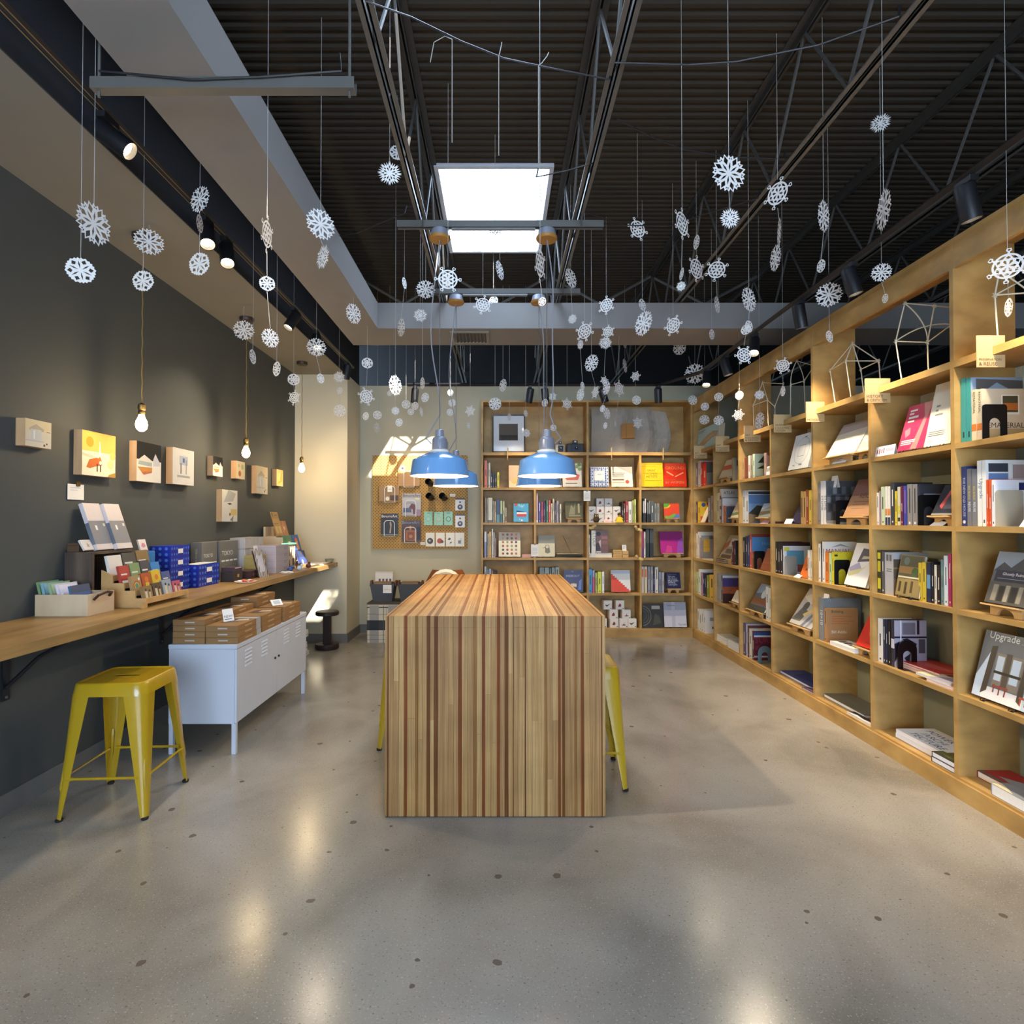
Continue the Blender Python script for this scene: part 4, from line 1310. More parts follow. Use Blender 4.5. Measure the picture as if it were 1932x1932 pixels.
face_book('R', 1, 2, 1592, 1632, 1024, 'e6e4e2', [('p', [(.3, .55), (.9, .6), (.95, .85), (.4, .88)], '55545c'), ('p', [(.45, .62), (.9, .66), (.9, .7), (.5, .7)], 'b8b4a0'), ('p', [(0, .4), (.4, .55), (.6, .4), (.1, .3)], 'b0a8c0'), ('p', [(.0, .3), (.6, .42), (.8, .5), (.5, .3), (.1, .2)], 'd8d09a')], 'white book with grey machine drawing in the fourth row', 'w', .022, 18)
row_of('R', 1, 1, [(1541, 1550, 1127, '7d8286', dict(w=.28, spine=[('t', '10×10', .3, .7, .34, 'e6e6e6', True)])),
                   (1551, 1556, 1146, 'b08458', dict(w=.215, desc='tan Building book with orange title lines in the fifth row', cover=[('t', 'Building', .15, .84, .38, '3a2a1c'), ('r', .15, .75, .8, .765, 'c05a28'), ('r', .15, .68, .55, .695, 'c05a28'), ('r', .15, .61, .85, .625, 'c05a28'), ('r', .15, .54, .7, .555, 'c05a28'), ('t', 'Bill Addis', .15, .26, .48, 'efe0c4')]))])
card('R', 1, 1, 1548, 1562, 1120, 'white card on top of the grey ten by ten book', lean=10, off=0.03, zoff=0.275)
flat_book('R', 1, 1, 1566, 1612, 'e8e4e0', 'white flat box with black slashes on its lid', .026, .13, 0, [('r', .1, .3, .2, .7, K), ('r', .3, .3, .4, .7, K), ('r', .5, .3, .6, .7, K), ('r', .7, .3, .8, .7, K)], -0.022, 'f0eee8', 1215)
face_book('R', 1, 1, 1614, 1652, 1142, 'c92a1e', [('c', .6, .45, .3, 'd23c2c'), ('t', '8', .35, .25, .5, 'd8483a'), ('r', .4, .1, .7, .12, '8a1a14')], 'bright red book on an easel in the fifth row', 'e', .014, 26)
flat_book('R', 1, 0, 1543, 1630, '6a6858', 'grey-brown book lying flat with white edges', .022, .19, 0, [('r', .3, .4, .6, .43, '8a8878'), ('r', .8, .6, .98, .95, '9a9c98')], 0.03, 'eeecea', 1330)
flat_book('R', 1, 0, 1598, 1655, 'd8d4d0', 'magazine with black and white photo lying at the shelf edge', .014, .05, 0, [('p', [(0, .2), (.3, .5), (.6, .3), (1, .6), (1, 1), (0, 1)], '2c2426')], -0.024, 'e8d8b8', 1350)

# ---- column 2
face_book('R', 2, 4, 1486, 1524, 822, 'e2e2dc', [('c', .5, .52, .36, '8f9296'), ('c', .5, .52, .35, 'e2e2dc'), ('r', .34, .36, .66, .37, '6a6c70'), ('r', .34, .67, .66, .68, '6a6c70'), ('r', .34, .36, .35, .68, '8a8c90'), ('r', .65, .36, .66, .68, '8a8c90'), ('r', .5, .88, .62, .92, '8a8c90'), ('r', .2, .1, .3, .13, '8a8c90'), ('r', .5, .1, .66, .14, '8a8c90')],
          'white book with a circle drawing in the second row', 'w', .024, 14)
face_book('R', 2, 3, 1492, 1511, 952, '2c2840', [('r', .3, .5, .8, .52, '6a6488')], 'small dark purple book leaning in the third row', None, .012, 24)
card('R', 2, 3, 1479, 1493, 979, 'small white card before the dark purple book', off=-0.02, lean=25)
o = MB().box(0, .1, 0, .02, 0, .018).obj('pen_box', M('2a1614', 0.4), loc=place('R', onX(1462, 985, XS).y, 0, ROWZ[3] + .0006)[0], rot=(0, 0, -pi / 2))
tag(o, 'flat dark brown pen box lying in the third row', 'box')
MB().box(.004, .096, -.0004, 0, .007, .009).obj('lid_gap', BLACK, o)
row_of('R', 2, 3, [(1511, 1515, 927, 'c09a5e', dict(spine=[('r', .3, .2, .7, .8, '4a3420')])), (1516, 1520, 927, 'c09a5e', dict(spine=[('r', .3, .2, .7, .8, '4a3420')])), (1521, 1525, 924, '93402a'), (1526, 1531, 925, 'd9c04c')])
row_of('R', 2, 2, [(1461, 1465, 1022, '1c1a1c', dict(w=.2)), (1466, 1469, 1023, '24222a', dict(w=.2)), (1470, 1474, 1023, '2a2a2c', dict(w=.22, cover=[('r', 0, .9, 1, 1, '3a2024')])),
                   (1475, 1477, 1030, 'd9dce2', dict(w=.21, desc='pale book with a sky blue cover block in the fourth row', cover=[('r', .0, .82, .2, .96, 'd9cf4a'), ('r', .1, .3, .75, .84, '5f9cb4'), ('r', .5, .1, .75, .35, '8a4a40')]))])
bookend('R', 2, 2, 1479, 0.098, 1049, 'a9a49a', 'grey sheet bookend before the sky blue cover', arch=False)
face_book('R', 2, 2, 1508, 1522, 1046, 'd86c28', [('p', [(.4, .5), (.6, .7), (.9, .6), (.6, .55)], '8a3c14'), ('p', [(.4, .3), (.6, .45), (.8, .35)], '8a3c14')], 'orange book leaning against white spines in the fourth row', None, .012, 20)
card('R', 2, 2, 1497, 1508, 1084, 'white folded card under the orange book', lean=55)
row_of('R', 2, 2, [(1524, 1528, 1038, 'e8e2d4', dict(desc='first of two white spines beside the leaning orange book')), (1529, 1532, 1038, 'e8e2d4', dict(desc='second of two white spines beside the leaning orange book'))])
face_book('R', 2, 1, 1489, 1530, 1111, 'b9b6b0', [('p', [(0, .75), (.5, 1), (1, 1), (1, .7), (.4, .6)], 'd9d6d0'), ('p', [(0, .1), (.4, .1), (.5, .4), (.2, .5)], '66645e'), ('p', [(.35, .3), (.9, .7), (.95, .62), (.45, .25)], 'd8c07a'), ('p', [(.5, 0), (.62, 0), (.9, .5), (.8, .55)], '70788a'), ('p', [(.7, 0), (.8, 0), (1, .4), (1, .5)], '8a90a0'), ('c', .3, .52, .12, '55534e')],
          'grey and yellow abstract book on an easel in the fifth row', 'e', .012, 32, depth=-0.018)
flat_book('R', 2, 0, 1464, 1530, '33427e', 'blue book lying flat in the bottom row', .02, .2, 0, [('p', [(.3, .2), (.9, .3), (.8, .9), (.2, .8)], '27346a')], 0.03, 'e4e2ec', 1280)
flat_book('R', 2, 0, 1513, 1545, '5a4468', 'purple patterned book lying at the shelf edge', .012, .06, 0, [('p', [(.2, .2), (.5, .8), (.8, .3)], '8a6a78')], -0.024, 'e8dcc8', 1290)

# ---- column 3
row_of('R', 3, 4, [(1396, 1399, 868, 'c9a878'), (1400, 1406, 865, '7a3a28', dict(spine=[('r', .2, .0, .35, 1, '8f5038')])), (1407, 1410, 861, 'ece8e0', dict(spine=[('r', .3, .3, .7, .6, 'b03a30')])), (1411, 1414, 861, '9a8a78'), (1415, 1419, 858, 'bfd0b4', dict(w=.17, cover=[('r', .45, 0, .52, .8, '242c24'), ('p', [(.15, .62), (.5, .95), (.85, .62)], '242c24'), ('p', [(.1, .38), (.5, .55), (.9, .38)], '242c24'), ('r', .55, .3, .8, .5, '9a3a34'), ('r', .1, .0, .9, .05, '5a7a50')])),
                   (1436, 1440, 856, 'b89a88', dict(w=.1, desc='reddish illustrated book peeking behind the pagoda cover', cover=[('p', [(.1, .9), (.5, .8), (.9, .95), (.9, 1), (.1, 1)], 'a04a44'), ('p', [(.2, .3), (.6, .6), (.8, .5), (.8, .1), (.2, .1)], '3a2c28')]))])
card('R', 3, 4, 1445, 1459, 879, 'white card with a row of small figures on the upright', lean=8, off=-0.03, items=[('r', .1, .4, .2, .85, '3a3430'), ('r', .3, .4, .4, .8, '3a3430'), ('r', .5, .4, .6, .85, '3a3430'), ('r', .7, .4, .8, .8, '3a3430')], zoff=-0.0)
row_of('R', 3, 3, [(1398, 1403, 926, 'e4e6e4', dict(w=.25)), (1404, 1409, 926, 'e4e6e4', dict(w=.255, cover=[('r', 0, .88, 1, .97, '3a424a'), ('r', 0, .0, 1, .86, '7d9cc0'), ('r', .0, .6, 1, .86, '6286b4'), ('p', [(0, .3), (.3, .55), (.7, .5), (1, .6), (1, .25), (.4, .2)], '3c3a30'), ('p', [(.4, .25), (1, .4), (1, .1), (.5, .05)], '6a7a70'), ('p', [(.0, .0), (.4, .05), (.3, .25), (0, .3)], '8a7a5c')]))])
face_book('R', 3, 3, 1430, 1456, 950, '7b8a8a', [('p', [(0, .5), (.6, .8), (1, .7), (1, 1), (0, 1)], 'b4c4d0'), ('p', [(0, .1), (1, .3), (1, .5), (0, .4)], '4a4236')], 'landscape photo book on an easel in the third row', 'e', .012, 24)
card('R', 3, 3, 1434, 1448, 978, 'pink tent card before the landscape photo book', 'd9a8b4', off=-0.025, lean=50)
row_of('R', 3, 2, [(1401, 1405, 1014, '20222c', dict(w=.2)), (1406, 1410, 1012, '2a3350', dict(w=.2)), (1411, 1413, 1010, '3a4a78', dict(w=.2)), (1414, 1418, 1008, 'c0564a', dict(w=.23, cover=[('r', 0, .5, 1, .92, '4f86b8'), ('t', 'FRANK', .4, .68, .5, '86aed0'), ('t', 'GEHRY', .45, .5, .5, '86aed0'), ('r', 0, 0, 1, .4, '9c5c3c'), ('p', [(0, .4), (.3, .5), (.6, .38), (.6, .3), (0, .3)], 'b8744c'), ('r', 0, .92, 1, 1, '8a3a34')]))])
bookend('R', 3, 2, 1423, 0.095, 1040, desc='black arched bookend before the blue and brown architect cover')
face_book('R', 3, 2, 1434, 1456, 1034, '9a5a36', [('r', .55, .5, .75, .62, 'e0c8a8'), ('r', .55, .66, .75, .78, 'e0c8a8'), ('r', 0, 0, 1, .3, '7c4226'), ('p', [(.3, .8), (1, 1), (1, .85)], 'd8a070')], 'rust-brown book leaning in the fourth row', None, .014, 20)
face_book('R', 3, 1, 1411, 1441, 1101, '5a6270', [('p', [(0, .6), (1, .8), (1, 1), (0, 1)], '8aa0b8'), ('p', [(0, .2), (1, .25), (1, .5), (0, .45)], '8a5a3a'), ('r', 0, 0, 1, .18, '3a3c34'), ('c', .5, .65, .15, 'c8d4d8')], 'street photo book on an easel in the fifth row', 'e', .014, 30, depth=-0.02)
row_of('R', 3, 1, [(1445, 1450, 1107, 'dcd8d2', dict(w=.16)), (1451, 1455, 1110, 'dfe4d8', dict(w=.16))])
row_of('R', 3, 0, [(1401, 1405, 1175, '5d4f78', dict(w=.24)), (1406, 1408, 1177, 'c9c6d0', dict(w=.24)), (1409, 1411, 1180, '6a3a38', dict(w=.22)), (1412, 1417, 1186, 'd8d4c4', dict(w=.22)), (1418, 1421, 1190, '5a1f2c', dict(w=.22, cover=[('r', 0, .86, 1, .97, '2c4f8e'), ('r', 0, .8, 1, .86, 'c8ccd4'), ('t', 'SUR', .05, .6, .55, '8a3040'), ('r', 0, .1, 1, .16, 'b4a8ac'), ('r', .05, .35, .5, .5, '7a2a3a')]))])
bookend('R', 3, 0, 1430, 0.12, 1219, '6a7f86', 'blue-grey round-topped bookend before the maroon cover', round_top=True)

# ---- column 4
face_book('R', 4, 4, 1356, 1378, 869, 'd8cdae', [('r', 0, .42, 1, .68, 'dc6c40')], 'cream book with an orange band in the second row', 'e', .012, 24)
row_of('R', 4, 4, [(1381, 1384, 864, '8a8676', dict(w=.15, cover=[('r', .2, .65, .9, .9, '3f3d3a')]))])
row_of('R', 4, 3, [(1345, 1349, 931, 'ead9b0', dict(w=.2)), (1350, 1353, 924, 'd4c4b0', dict(w=.25, spine=[('r', 0, .1, 1, .2, '8a4a3c'), ('r', 0, .4, 1, .5, '8a4a3c'), ('r', 0, .7, 1, .8, '8a4a3c')], cover=[('r', 0, 0, 1, .75, '55575e'), ('t', 'ATLAS', .1, .85, .45, '3a3434'), ('r', .1, .55, .95, .72, '7e8088')])),
                   (1354, 1356, 941, 'e8e2da', dict(w=.2)), (1357, 1359, 955, 'd8744a', dict(w=.16)), (1360, 1362, 955, 'cf8a6a', dict(w=.16))])
bookend('R', 4, 3, 1363, 0.125, 956, '4d5460', 'slate sheet bookend before the grey atlas', arch=False)
face_book('R', 4, 3, 1378, 1393, 948, 'e4dcc0', [('p', [(0, .1), (1, .2), (1, .4), (0, .3)], '6a8a60')], 'small white booklet on an easel in the third row', 'e', .01, 24)
face_book('R', 4, 2, 1357, 1380, 1009, 'b4a48a', [('p', [(0, .2), (.3, .5), (.3, .8), (0, .6)], 'a85a34'), ('r', .35, .5, .8, .85, 'd8d8ce'), ('r', .1, .0, .9, .14, '5a4a3c'), ('r', .3, .2, .8, .4, '6a6c60')], 'brown and white house photo book in the fourth row', 'e', .012, 26)
for k in range(2):
    flat_book('R', 4, 2, 1351, 1366, ['5c4a3c', '463428'][k], ['lower', 'upper'][k] + ' dark brown book of the little flat stack in fourth row', .018, .1, k * .0186, None, -0.015, 'a89a84', 1050)
row_of('R', 4, 2, [(1381, 1384, 1022, '5a2030', dict(w=.17)), (1385, 1388, 1020, '2c2a2c', dict(w=.17))])
row_of('R', 4, 1, [(1350, 1353, 1082, '8f928e', dict(w=.2)), (1354, 1356, 1083, 'a8a49a', dict(w=.2)), (1357, 1360, 1085, '6a5c5c', dict(w=.24, cover=[('r', 0, .92, 1, 1, 'c8ccd0'), ('r', 0, .6, 1, .9, '45386e'), ('r', 0, .35, 1, .6, '9a5030'), ('r', 0, 0, 1, .35, '40201a'), ('p', [(.3, .35), (.5, .55), (.9, .45), (.9, .3)], 'b4602c')]))])
face_book('R', 4, 1, 1380, 1396, 1112, 'e6dcc4', None, 'small cream booklet leaning on an easel in the fifth row', 'e', .008, 26)
for k in range(3):
    flat_book('R', 4, 0, 1351, 1370, ['e2ded4', 'dad6cc', 'c9c2ae'][k], ['lowest', 'middle', 'top'][k] + ' book of the small white flat stack in bottom row', .022, .14, k * .0226, None, -0.005, 'eeebe2', 1212)
for k in range(4):
    flat_book('R', 4, 0, 1373, 1396, ['d6d4d0', 'cfcdc8', 'dad8d4', 'c2c4c2'][k], ['lowest', 'second', 'third', 'top'][k] + ' book of the wide white flat stack in bottom row', .018, .15, k * .0186, None, -0.02, 'e9e6e0', 1222)

# ---- column 5 (in the corner)
row_of('R', 5, 4, [(1306, 1309, 876, '6b6a78', dict(w=.2)), (1310, 1314, 872, 'b9b4ac', dict(w=.22)), (1315, 1318, 874, 'b03026', dict(w=.2)), (1319, 1325, 876, 'd0301f', dict(w=.18, cover=[('r', 0, .0, 1, 1, '55524c')]))])
bookend('R', 5, 4, 1323, 0.115, 894, '8d8877', 'grey sheet bookend beside the red spines in the corner', arch=False)
row_of('R', 5, 3, [(1309, 1311, 947, '3a2434', dict(w=.2)), (1312, 1317, 947, 'dcb62a', dict(w=.18, cover=[('c', .2, .85, .13, '3c4f96'), ('c', .5, .9, .12, 'b03a30'), ('c', .75, .8, .13, '3f7a4c'), ('c', .4, .6, .14, 'd88a34'), ('c', .7, .5, .13, 'c9382e'), ('r', 0, .0, 1, .3, 'c84034')])), (1331, 1335, 940, '7f7d7c', dict(w=.18)), (1336, 1341, 936, '908c88', dict(w=.18))])
face_book('R', 5, 3, 1318, 1329, 957, 'e6ddc2', None, 'small cream booklet leaning before the colourful dotted cover', None, .008, 24)
row_of('R', 5, 2, [(1307, 1309, 1006, 'e8e2d2', dict(w=.2)), (1310, 1312, 1003, 'ece8da', dict(w=.2)), (1313, 1315, 1014, 'b09a9a', dict(w=.2)), (1316, 1318, 1010, '9a9a94', dict(w=.26, cover=[('r', 0, 0, 1, .8, '8c8a84'), ('r', .05, .3, .32, .85, 'dca83a'), ('r', .3, .84, 1, .98, '6a6a66'), ('r', 0, .5, 1, .51, '6a6862')]))])
flat_book('R', 5, 2, 1325, 1344, 'e4d8b4', 'flat cream booklet at the shelf edge in the corner column', .008, .1, 0, None, -0.02, 'ece4cc', 1055)
row_of('R', 5, 1, [(1310, 1313, 1079, 'b5cf9a', dict(w=.2)), (1314, 1317, 1073, 'ece8da', dict(w=.2)), (1318, 1321, 1079, 'b89aa4', dict(w=.2)), (1322, 1325, 1080, '2c2f5c', dict(w=.2)), (1326, 1328, 1082, '20202a', dict(w=.2)), (1329, 1333, 1084, '8a8f3a', dict(w=.2)), (1334, 1343, 1084, 'd9b03c', dict(w=.17))])
row_of('R', 5, 0, [(1316, 1319, 1149, 'e4e0d6', dict(w=.22)), (1320, 1323, 1150, 'e4e0d6', dict(w=.22)), (1324, 1327, 1150, 'e4e0d6', dict(w=.22)), (1328, 1331, 1152, 'e4e0d6', dict(w=.24, cover=[('r', .2, .55, .9, .7, '9a98a0'), ('r', .3, .2, .9, .3, '6a6864')]))])

# ------------------------------------------------------------------ back bookcase
row_of('B', 0, 4, [(914, 919, 869, 'd0735c'), (920, 922, 874, 'b9b2a6'), (923, 925, 873, 'd8d4c8'), (926, 929, 892, '2a2a2a'), (930, 933, 892, '2a2a2a'), (934, 937, 893, '2a2a2a'), (938, 942, 891, 'cfc82c')])
face_book('B', 0, 4, 960, 994, 878, 'cfae88', [('r', 0, 0, 1, .3, 'dcc49a'), ('c', .3, .3, .18, 'd8b070')], 'tan cover-out book behind the nearer right lamp', None, .02, 10)
row_of('B', 1, 4, [(1012, 1016, 890, '7a2420')])
face_book('B', 1, 4, 1020, 1056, 882, 'bcd0b4', [('r', 0, .0, 1, .1, '8a9a84')], 'pale green cover-out book hidden mostly by the lamp', 'w', .02, 10)
face_book('B', 1, 4, 1062, 1098, 874, 'e4dac6', [('p', [(.1, .4), (.5, .62), (.9, .5), (.8, .28), (.2, .28)], 'cf6a5c'), ('c', .75, .85, .1, '7f9a6a'), ('c', .9, .75, .1, '8aa06c'), ('c', .88, .93, .1, '6a8a5c'), ('r', .15, .12, .75, .16, '8a8070')], 'cream book with a red shape and leaves on its cover', 'w', .02, 10)
chk = [('r', .1 * i, .09 * j, .1 * i + .06, .09 * j + .06, '3a5ca0') for i in range(10) for j in range(11) if (j % 2 == 0 or i % 2 == 0)]
face_book('B', 2, 4, 1114, 1149, 881, 'dfe0e4', chk + [('r', .22, .3, .78, .78, 'f2efe6'), ('r', .4, .6, .6, .62, '777777')], 'blue and white checked book with a blank panel', 'w', .02, 10)
face_book('B', 2, 4, 1154, 1194, 881, 'e8dfc8', [('p', [(.25, 1), (1, .62), (1, 1)], 'b4b0a0'), ('r', .05, .68, .65, .71, '8a5a48'), ('r', .05, .58, .6, .61, '6a4a40'), ('r', .05, .5, .62, .52, '8a5a48'), ('r', .05, .32, .6, .38, '7a4c40'), ('r', .05, .2, .62, .23, 'b4886c'), ('c', .75, .25, .09, 'c04a38')], 'cream book with brown stripes and a red flower', 'w', .02, 10)
face_book('B', 3, 4, 1209, 1252, 873, 'dcb81e', [('t', 'GREAT', .28, .63, .4, '241a06'), ('t', 'WOMEN', .22, .5, .52, '241a06'), ('t', 'ARTISTS', .24, .37, .5, '241a06'), ('r', .02, .84, .7, .848, '5a4812'), ('r', .2, .92, .95, .928, '5a4812'), ('r', .1, .55, .2, .558, '5a4812'), ('r', .76, .55, .98, .558, '5a4812'), ('r', .2, .25, .95, .258, '5a4812')], 'yellow GREAT WOMEN ARTISTS book', 'w', .03, 8)
face_book('B', 3, 4, 1253, 1296, 874, 'cc2f12', [('t', 'BREAKING', .08, .87, .84, 'b0522e'), ('t', 'GROUND', .08, .73, .84, 'd8824e'), ('p', [(.12, .62), (.42, .45), (.44, .49), (.14, .66)], 'e0a070'), ('p', [(.5, .4), (.88, .58), (.86, .62), (.5, .44)], 'e0a070'), ('t', 'ARCHITECTURE', .08, .24, .84, 'b0522e'), ('t', 'BY WOMEN', .08, .13, .8, 'd8824e')], 'red BREAKING GROUND ARCHITECTURE BY WOMEN book', 'w', .03, 8)
row_of('B', 0, 3, [(915, 917, 938, '9a846a'), (918, 920, 940, 'b0a48c'), (921, 929, 939, 'cfc8b0', dict(spine=[('r', 0, 0, 1, .1, '6a6454')])), (930, 932, 945, '97978a'), (933, 936, 946, 'c9ac78'), (937, 943, 943, '2c3f6c', dict(spine=[('r', 0, 0, 1, .35, '5f8f98')])), (944, 948, 945, 'b0bf88', dict(spine=[('r', 0, 0, 1, .4, '4a6a70')])), (949, 952, 946, 'c4c08c'), (953, 956, 958, 'a8a286', dict(spine=[('r', 0, .1, 1, .4, '8a5a4c')]))])
face_book('B', 0, 3, 969, 997, 950, '4aa0c4', [('t', 'Yay!', .3, .76, .42, 'e6ead8'), ('r', .08, .86, .26, 1, 'c0504a'), ('p', [(.2, .62), (.9, .52), (.9, .44), (.2, .5)], '2c4080'), ('r', .22, .42, .88, .52, 'e6e2da'), ('r', .22, .28, .86, .42, 'c9382e'), ('r', .4, .1, .44, .18, 'e6e2da'), ('r', .5, .05, .62, .12, 'e6e2da')], 'sky blue Yay! picture book', 'w', .014, 6)
row_of('B', 1, 3, [(1012, 1015, 931, 'c9a4a0', dict(spine=[('r', 0, 0, 1, .08, 'e6e2da')])), (1016, 1020, 947, '4a3c8a'), (1021, 1025, 947, '8a2a3a', dict(spine=[('r', 0, .3, 1, .6, 'b04a5a')])), (1026, 1028, 948, '5a2a5a'), (1029, 1030, 950, '20323a'), (1031, 1034, 944, '3f7a56'), (1035, 1039, 944, 'c84a30'), (1040, 1042, 950, 'd8ccaa'), (1043, 1046, 941, 'cfc49c'), (1047, 1049, 948, '4a2c4c'), (1050, 1054, 945, 'a89a98'), (1056, 1059, 951, 'e4dcc4')])
face_book('B', 1, 3, 1067, 1099, 946, '6f6a50', [('r', 0, .75, 1, 1, '55523c'), ('p', [(.2, .2), (.35, .8), (.5, .6), (.6, .9), (.55, .2)], '9a9678'), ('r', .75, .3, .85, .85, 'b8b090'), ('r', .2, .1, .9, .16, 'a8a284')], 'grey-green photo book on a small easel', 'e', .012, 14)
row_of('B', 2, 3, [(1174, 1176, 947, '3a2420'), (1177, 1180, 950, '6a4a34'), (1181, 1185, 945, 'a8343a'), (1186, 1192, 946, 'e8e4d6'), (1193, 1196, 944, 'b0b46c'), (1197, 1200, 942, 'd0d878')])
row_of('B', 3, 3, [(1213, 1216, 941, '2a2c2c', dict(spine=[('r', 0, .4, 1, .9, 'd8d8d4')])), (1217, 1219, 941, 'e2e0da', dict(spine=[('r', 0, 0, 1, .4, '1c1c1c')])), (1221, 1224, 944, '2c2a2a', dict(spine=[('r', 0, .4, 1, .9, '8a8c86')])), (1225, 1227, 945, '9a9c96', dict(spine=[('r', 0, 0, 1, .4, '1c1c1c')])), (1228, 1234, 945, '5a6060'), (1235, 1239, 950, '8a8c86'), (1240, 1244, 950, '97978e')])
face_book('B', 3, 3, 1254, 1283, 950, 'd84a30', [('p', [(0, .0), (1, .0), (1, .22), (.6, .3), (.3, .12), (0, .14)], '6fa03c'), ('p', [(.55, .0), (1, .0), (1, .24), (.8, .26)], '4f74b8'), ('p', [(0, .75), (.2, .72), (.36, .88), (.36, 1), (0, 1)], '5a9a34'), ('p', [(0, .65), (.3, .7), (.45, .86), (.4, .9), (.2, .74), (0, .7)], 'd8c03c')], 'red book with rainbow corners on an easel', 'e', .012, 14)
row_of('B', 0, 2, [(914, 918, 1003, '8a8cb0', dict(spine=[('r', 0, .6, 1, 1, 'd8d8d8')])), (920, 922, 1007, 'd8d4bc'), (923, 927, 1003, 'cf9a2c'), (928, 930, 998, 'e4e6e4'), (931, 933, 1005, 'cfd4cc'), (934, 936, 1015, 'a87a74')])
icons = [('c', .2 + .2 * i, .9 - .155 * j, .055, ['8a4a3c', 'b06a4a', '4a4458', '9a8a74', 'a83a3c'][(i * 2 + j * 3) % 5]) for i in range(4) for j in range(6)]
face_book('B', 0, 2, 941, 982, 1004, 'e2d9b8', [('r', 0, .65, 1, 1, 'a89c8a')] + icons, 'cream book with a grid of small coloured icons', 'w', .016, 8)
for k in range(3):
    flat_book('B', 0, 2, 985, 1002, ['d88a78', 'e0a894', 'd89a86'][k], ['lowest', 'middle', 'top'][k] + ' pink booklet of the little pile by the icon book', .012, .1, k * .0126, None, 0.0, 'e4b8a8', 1050)
face_book('B', 1, 2, 1016, 1047, 1010, 'cfc7a8', [('r', 0, .62, 1, 1, '8a887c'), ('p', [(.4, .2), (.42, .42), (.55, .5), (.68, .42), (.72, .2), (.55, .14)], '6e6a5c'), ('c', .54, .46, .13, '5a564a'), ('c', .54, .46, .1, 'c9c09c'), ('p', [(.2, .4), (.42, .4), (.42, .43)], '4a463c')], 'cream and grey book with a long-beaked bird', 'w', .016, 10)
row_of('B', 2, 2, [(1110, 1113, 1009, 'e4dfd2'), (1116, 1124, 1001, 'dcd8cc', dict(spine=[('t', 'LTOLIF', .3, .9, .5, '7a7a72', True)]))])
face_book('B', 2, 2, 1125, 1147, 1001, '6a4a44', [('p', [(0, .4), (.4, .55), (.35, .1), (0, .1)], '2c2024'), ('c', .2, .85, .2, '2a1c1e'), ('r', .45, .62, 1, .75, '97605a'), ('r', .45, .4, 1, .55, '8a5650'), ('r', .45, .15, 1, .3, '7a4a48'), ('p', [(.2, .5), (.4, .6), (.4, .2)], 'c9b0a0'), ('r', 0, .02, .4, .08, 'd0c8c0')], 'brown and black graphic novel cover', None, .014, 2, lift=0.052)
flat_book('B', 2, 2, 1111, 1155, 'dcd6c6', 'thick off-white book lying flat under the graphic cover', .05, .17, 0, None, 0.0, 'e6e0d0', 1045)
row_of('B', 3, 2, [(1209, 1214, 1002, 'c83a6a', dict(spine=[('r', 0, 0, 1, .35, '7a3a8a')])), (1215, 1218, 1003, 'e8e0d0'), (1219, 1225, 998, '2a2c2a', dict(spine=[('r', 0, .5, 1, .95, '4c504c')])), (1226, 1233, 998, '2a2c2a', dict(spine=[('r', 0, .5, 1, .95, '4c504c')]))])
face_book('B', 3, 2, 1247, 1290, 1003, 'b02a86', [('r', 0, .62, 1, 1, '8a1f70'), ('p', [(.7, .0), (1, 0), (1, .7), (.8, .6)], '8f4aa8'), ('p', [(.2, .0), (.5, 0), (.5, .3), (.3, .35)], 'c8408a')], 'magenta and purple book on a wide birch stand', 'e', .02, 14)
row_of('B', 0, 1, [(914, 918, 1069, 'c4d4e0'), (919, 922, 1075, '8aa4c8'), (923, 927, 1073, 'a8bcd4'), (928, 930, 1076, 'c09a88'), (931, 934, 1077, '1c2438'), (935, 938, 1077, '222838')])
row_of('B', 1, 1, [(1018, 1027, 1071, '6f7c78'), (1028, 1036, 1071, '84908a'), (1037, 1040, 1072, '5f6e6c'), (1041, 1047, 1071, '7c8884'), (1048, 1055, 1070, '8f9890')])
face_book('B', 1, 1, 1064, 1100, 1075, '2c3060', [('t', 'THE', .4, .9, .12, 'a8b0d0'), ('t', 'HIDEOUT', .14, .68, .7, 'c8cee0'), ('c', .52, .28, .16, '7a5a54'), ('p', [(.36, .24), (.68, .24), (.66, .38), (.38, .38)], 'd8cdb8'), ('p', [(.75, .1), (.9, .1), (.95, .6), (.8, .5)], '6a84c0'), ('p', [(.05, .1), (.3, .05), (.28, .4), (.1, .5)], '3c4a88')], 'dark blue THE HIDEOUT book', 'w', .02, 8)
row_of('B', 2, 1, [(1111, 1117, 1074, '4aa0d4'), (1118, 1122, 1076, '8f9cc8', dict(spine=[('r', 0, .0, 1, .7, 'c4567a')])), (1123, 1127, 1081, 'b0b464'), (1128, 1135, 1079, 'd4dc38'), (1136, 1140, 1079, 'f0f0ec')])
stair = [(0, 0), (1, 0)] + [q for i in range(10) for q in ((1 - .1 * i, .06 + .085 * i), (.9 - .1 * i, .06 + .085 * i))] + [(0, .92)]
face_book('B', 2, 1, 1154, 1190, 1076, 'e2e2dc', [('r', 0, .85, 1, .98, 'b4c4d8'), ('p', stair, 'd84a34')], 'white book with a red stepped triangle', 'w', .02, 12)
row_of('B', 3, 1, [(1210, 1215, 1069, 'd8cebc', dict(spine=[('r', .2, .6, .8, .9, 'cf6a40')])), (1216, 1221, 1069, 'd8c8a4', dict(spine=[('r', .2, .6, .8, .9, 'cf6a40')])), (1222, 1227, 1069, '8f9098'), (1228, 1232, 1069, '9a9a9c'), (1233, 1235, 1085, '3c3a70'), (1236, 1242, 1070, 'd4d0c4'), (1243, 1248, 1079, '86889a'), (1249, 1253, 1080, 'a8aab0')])
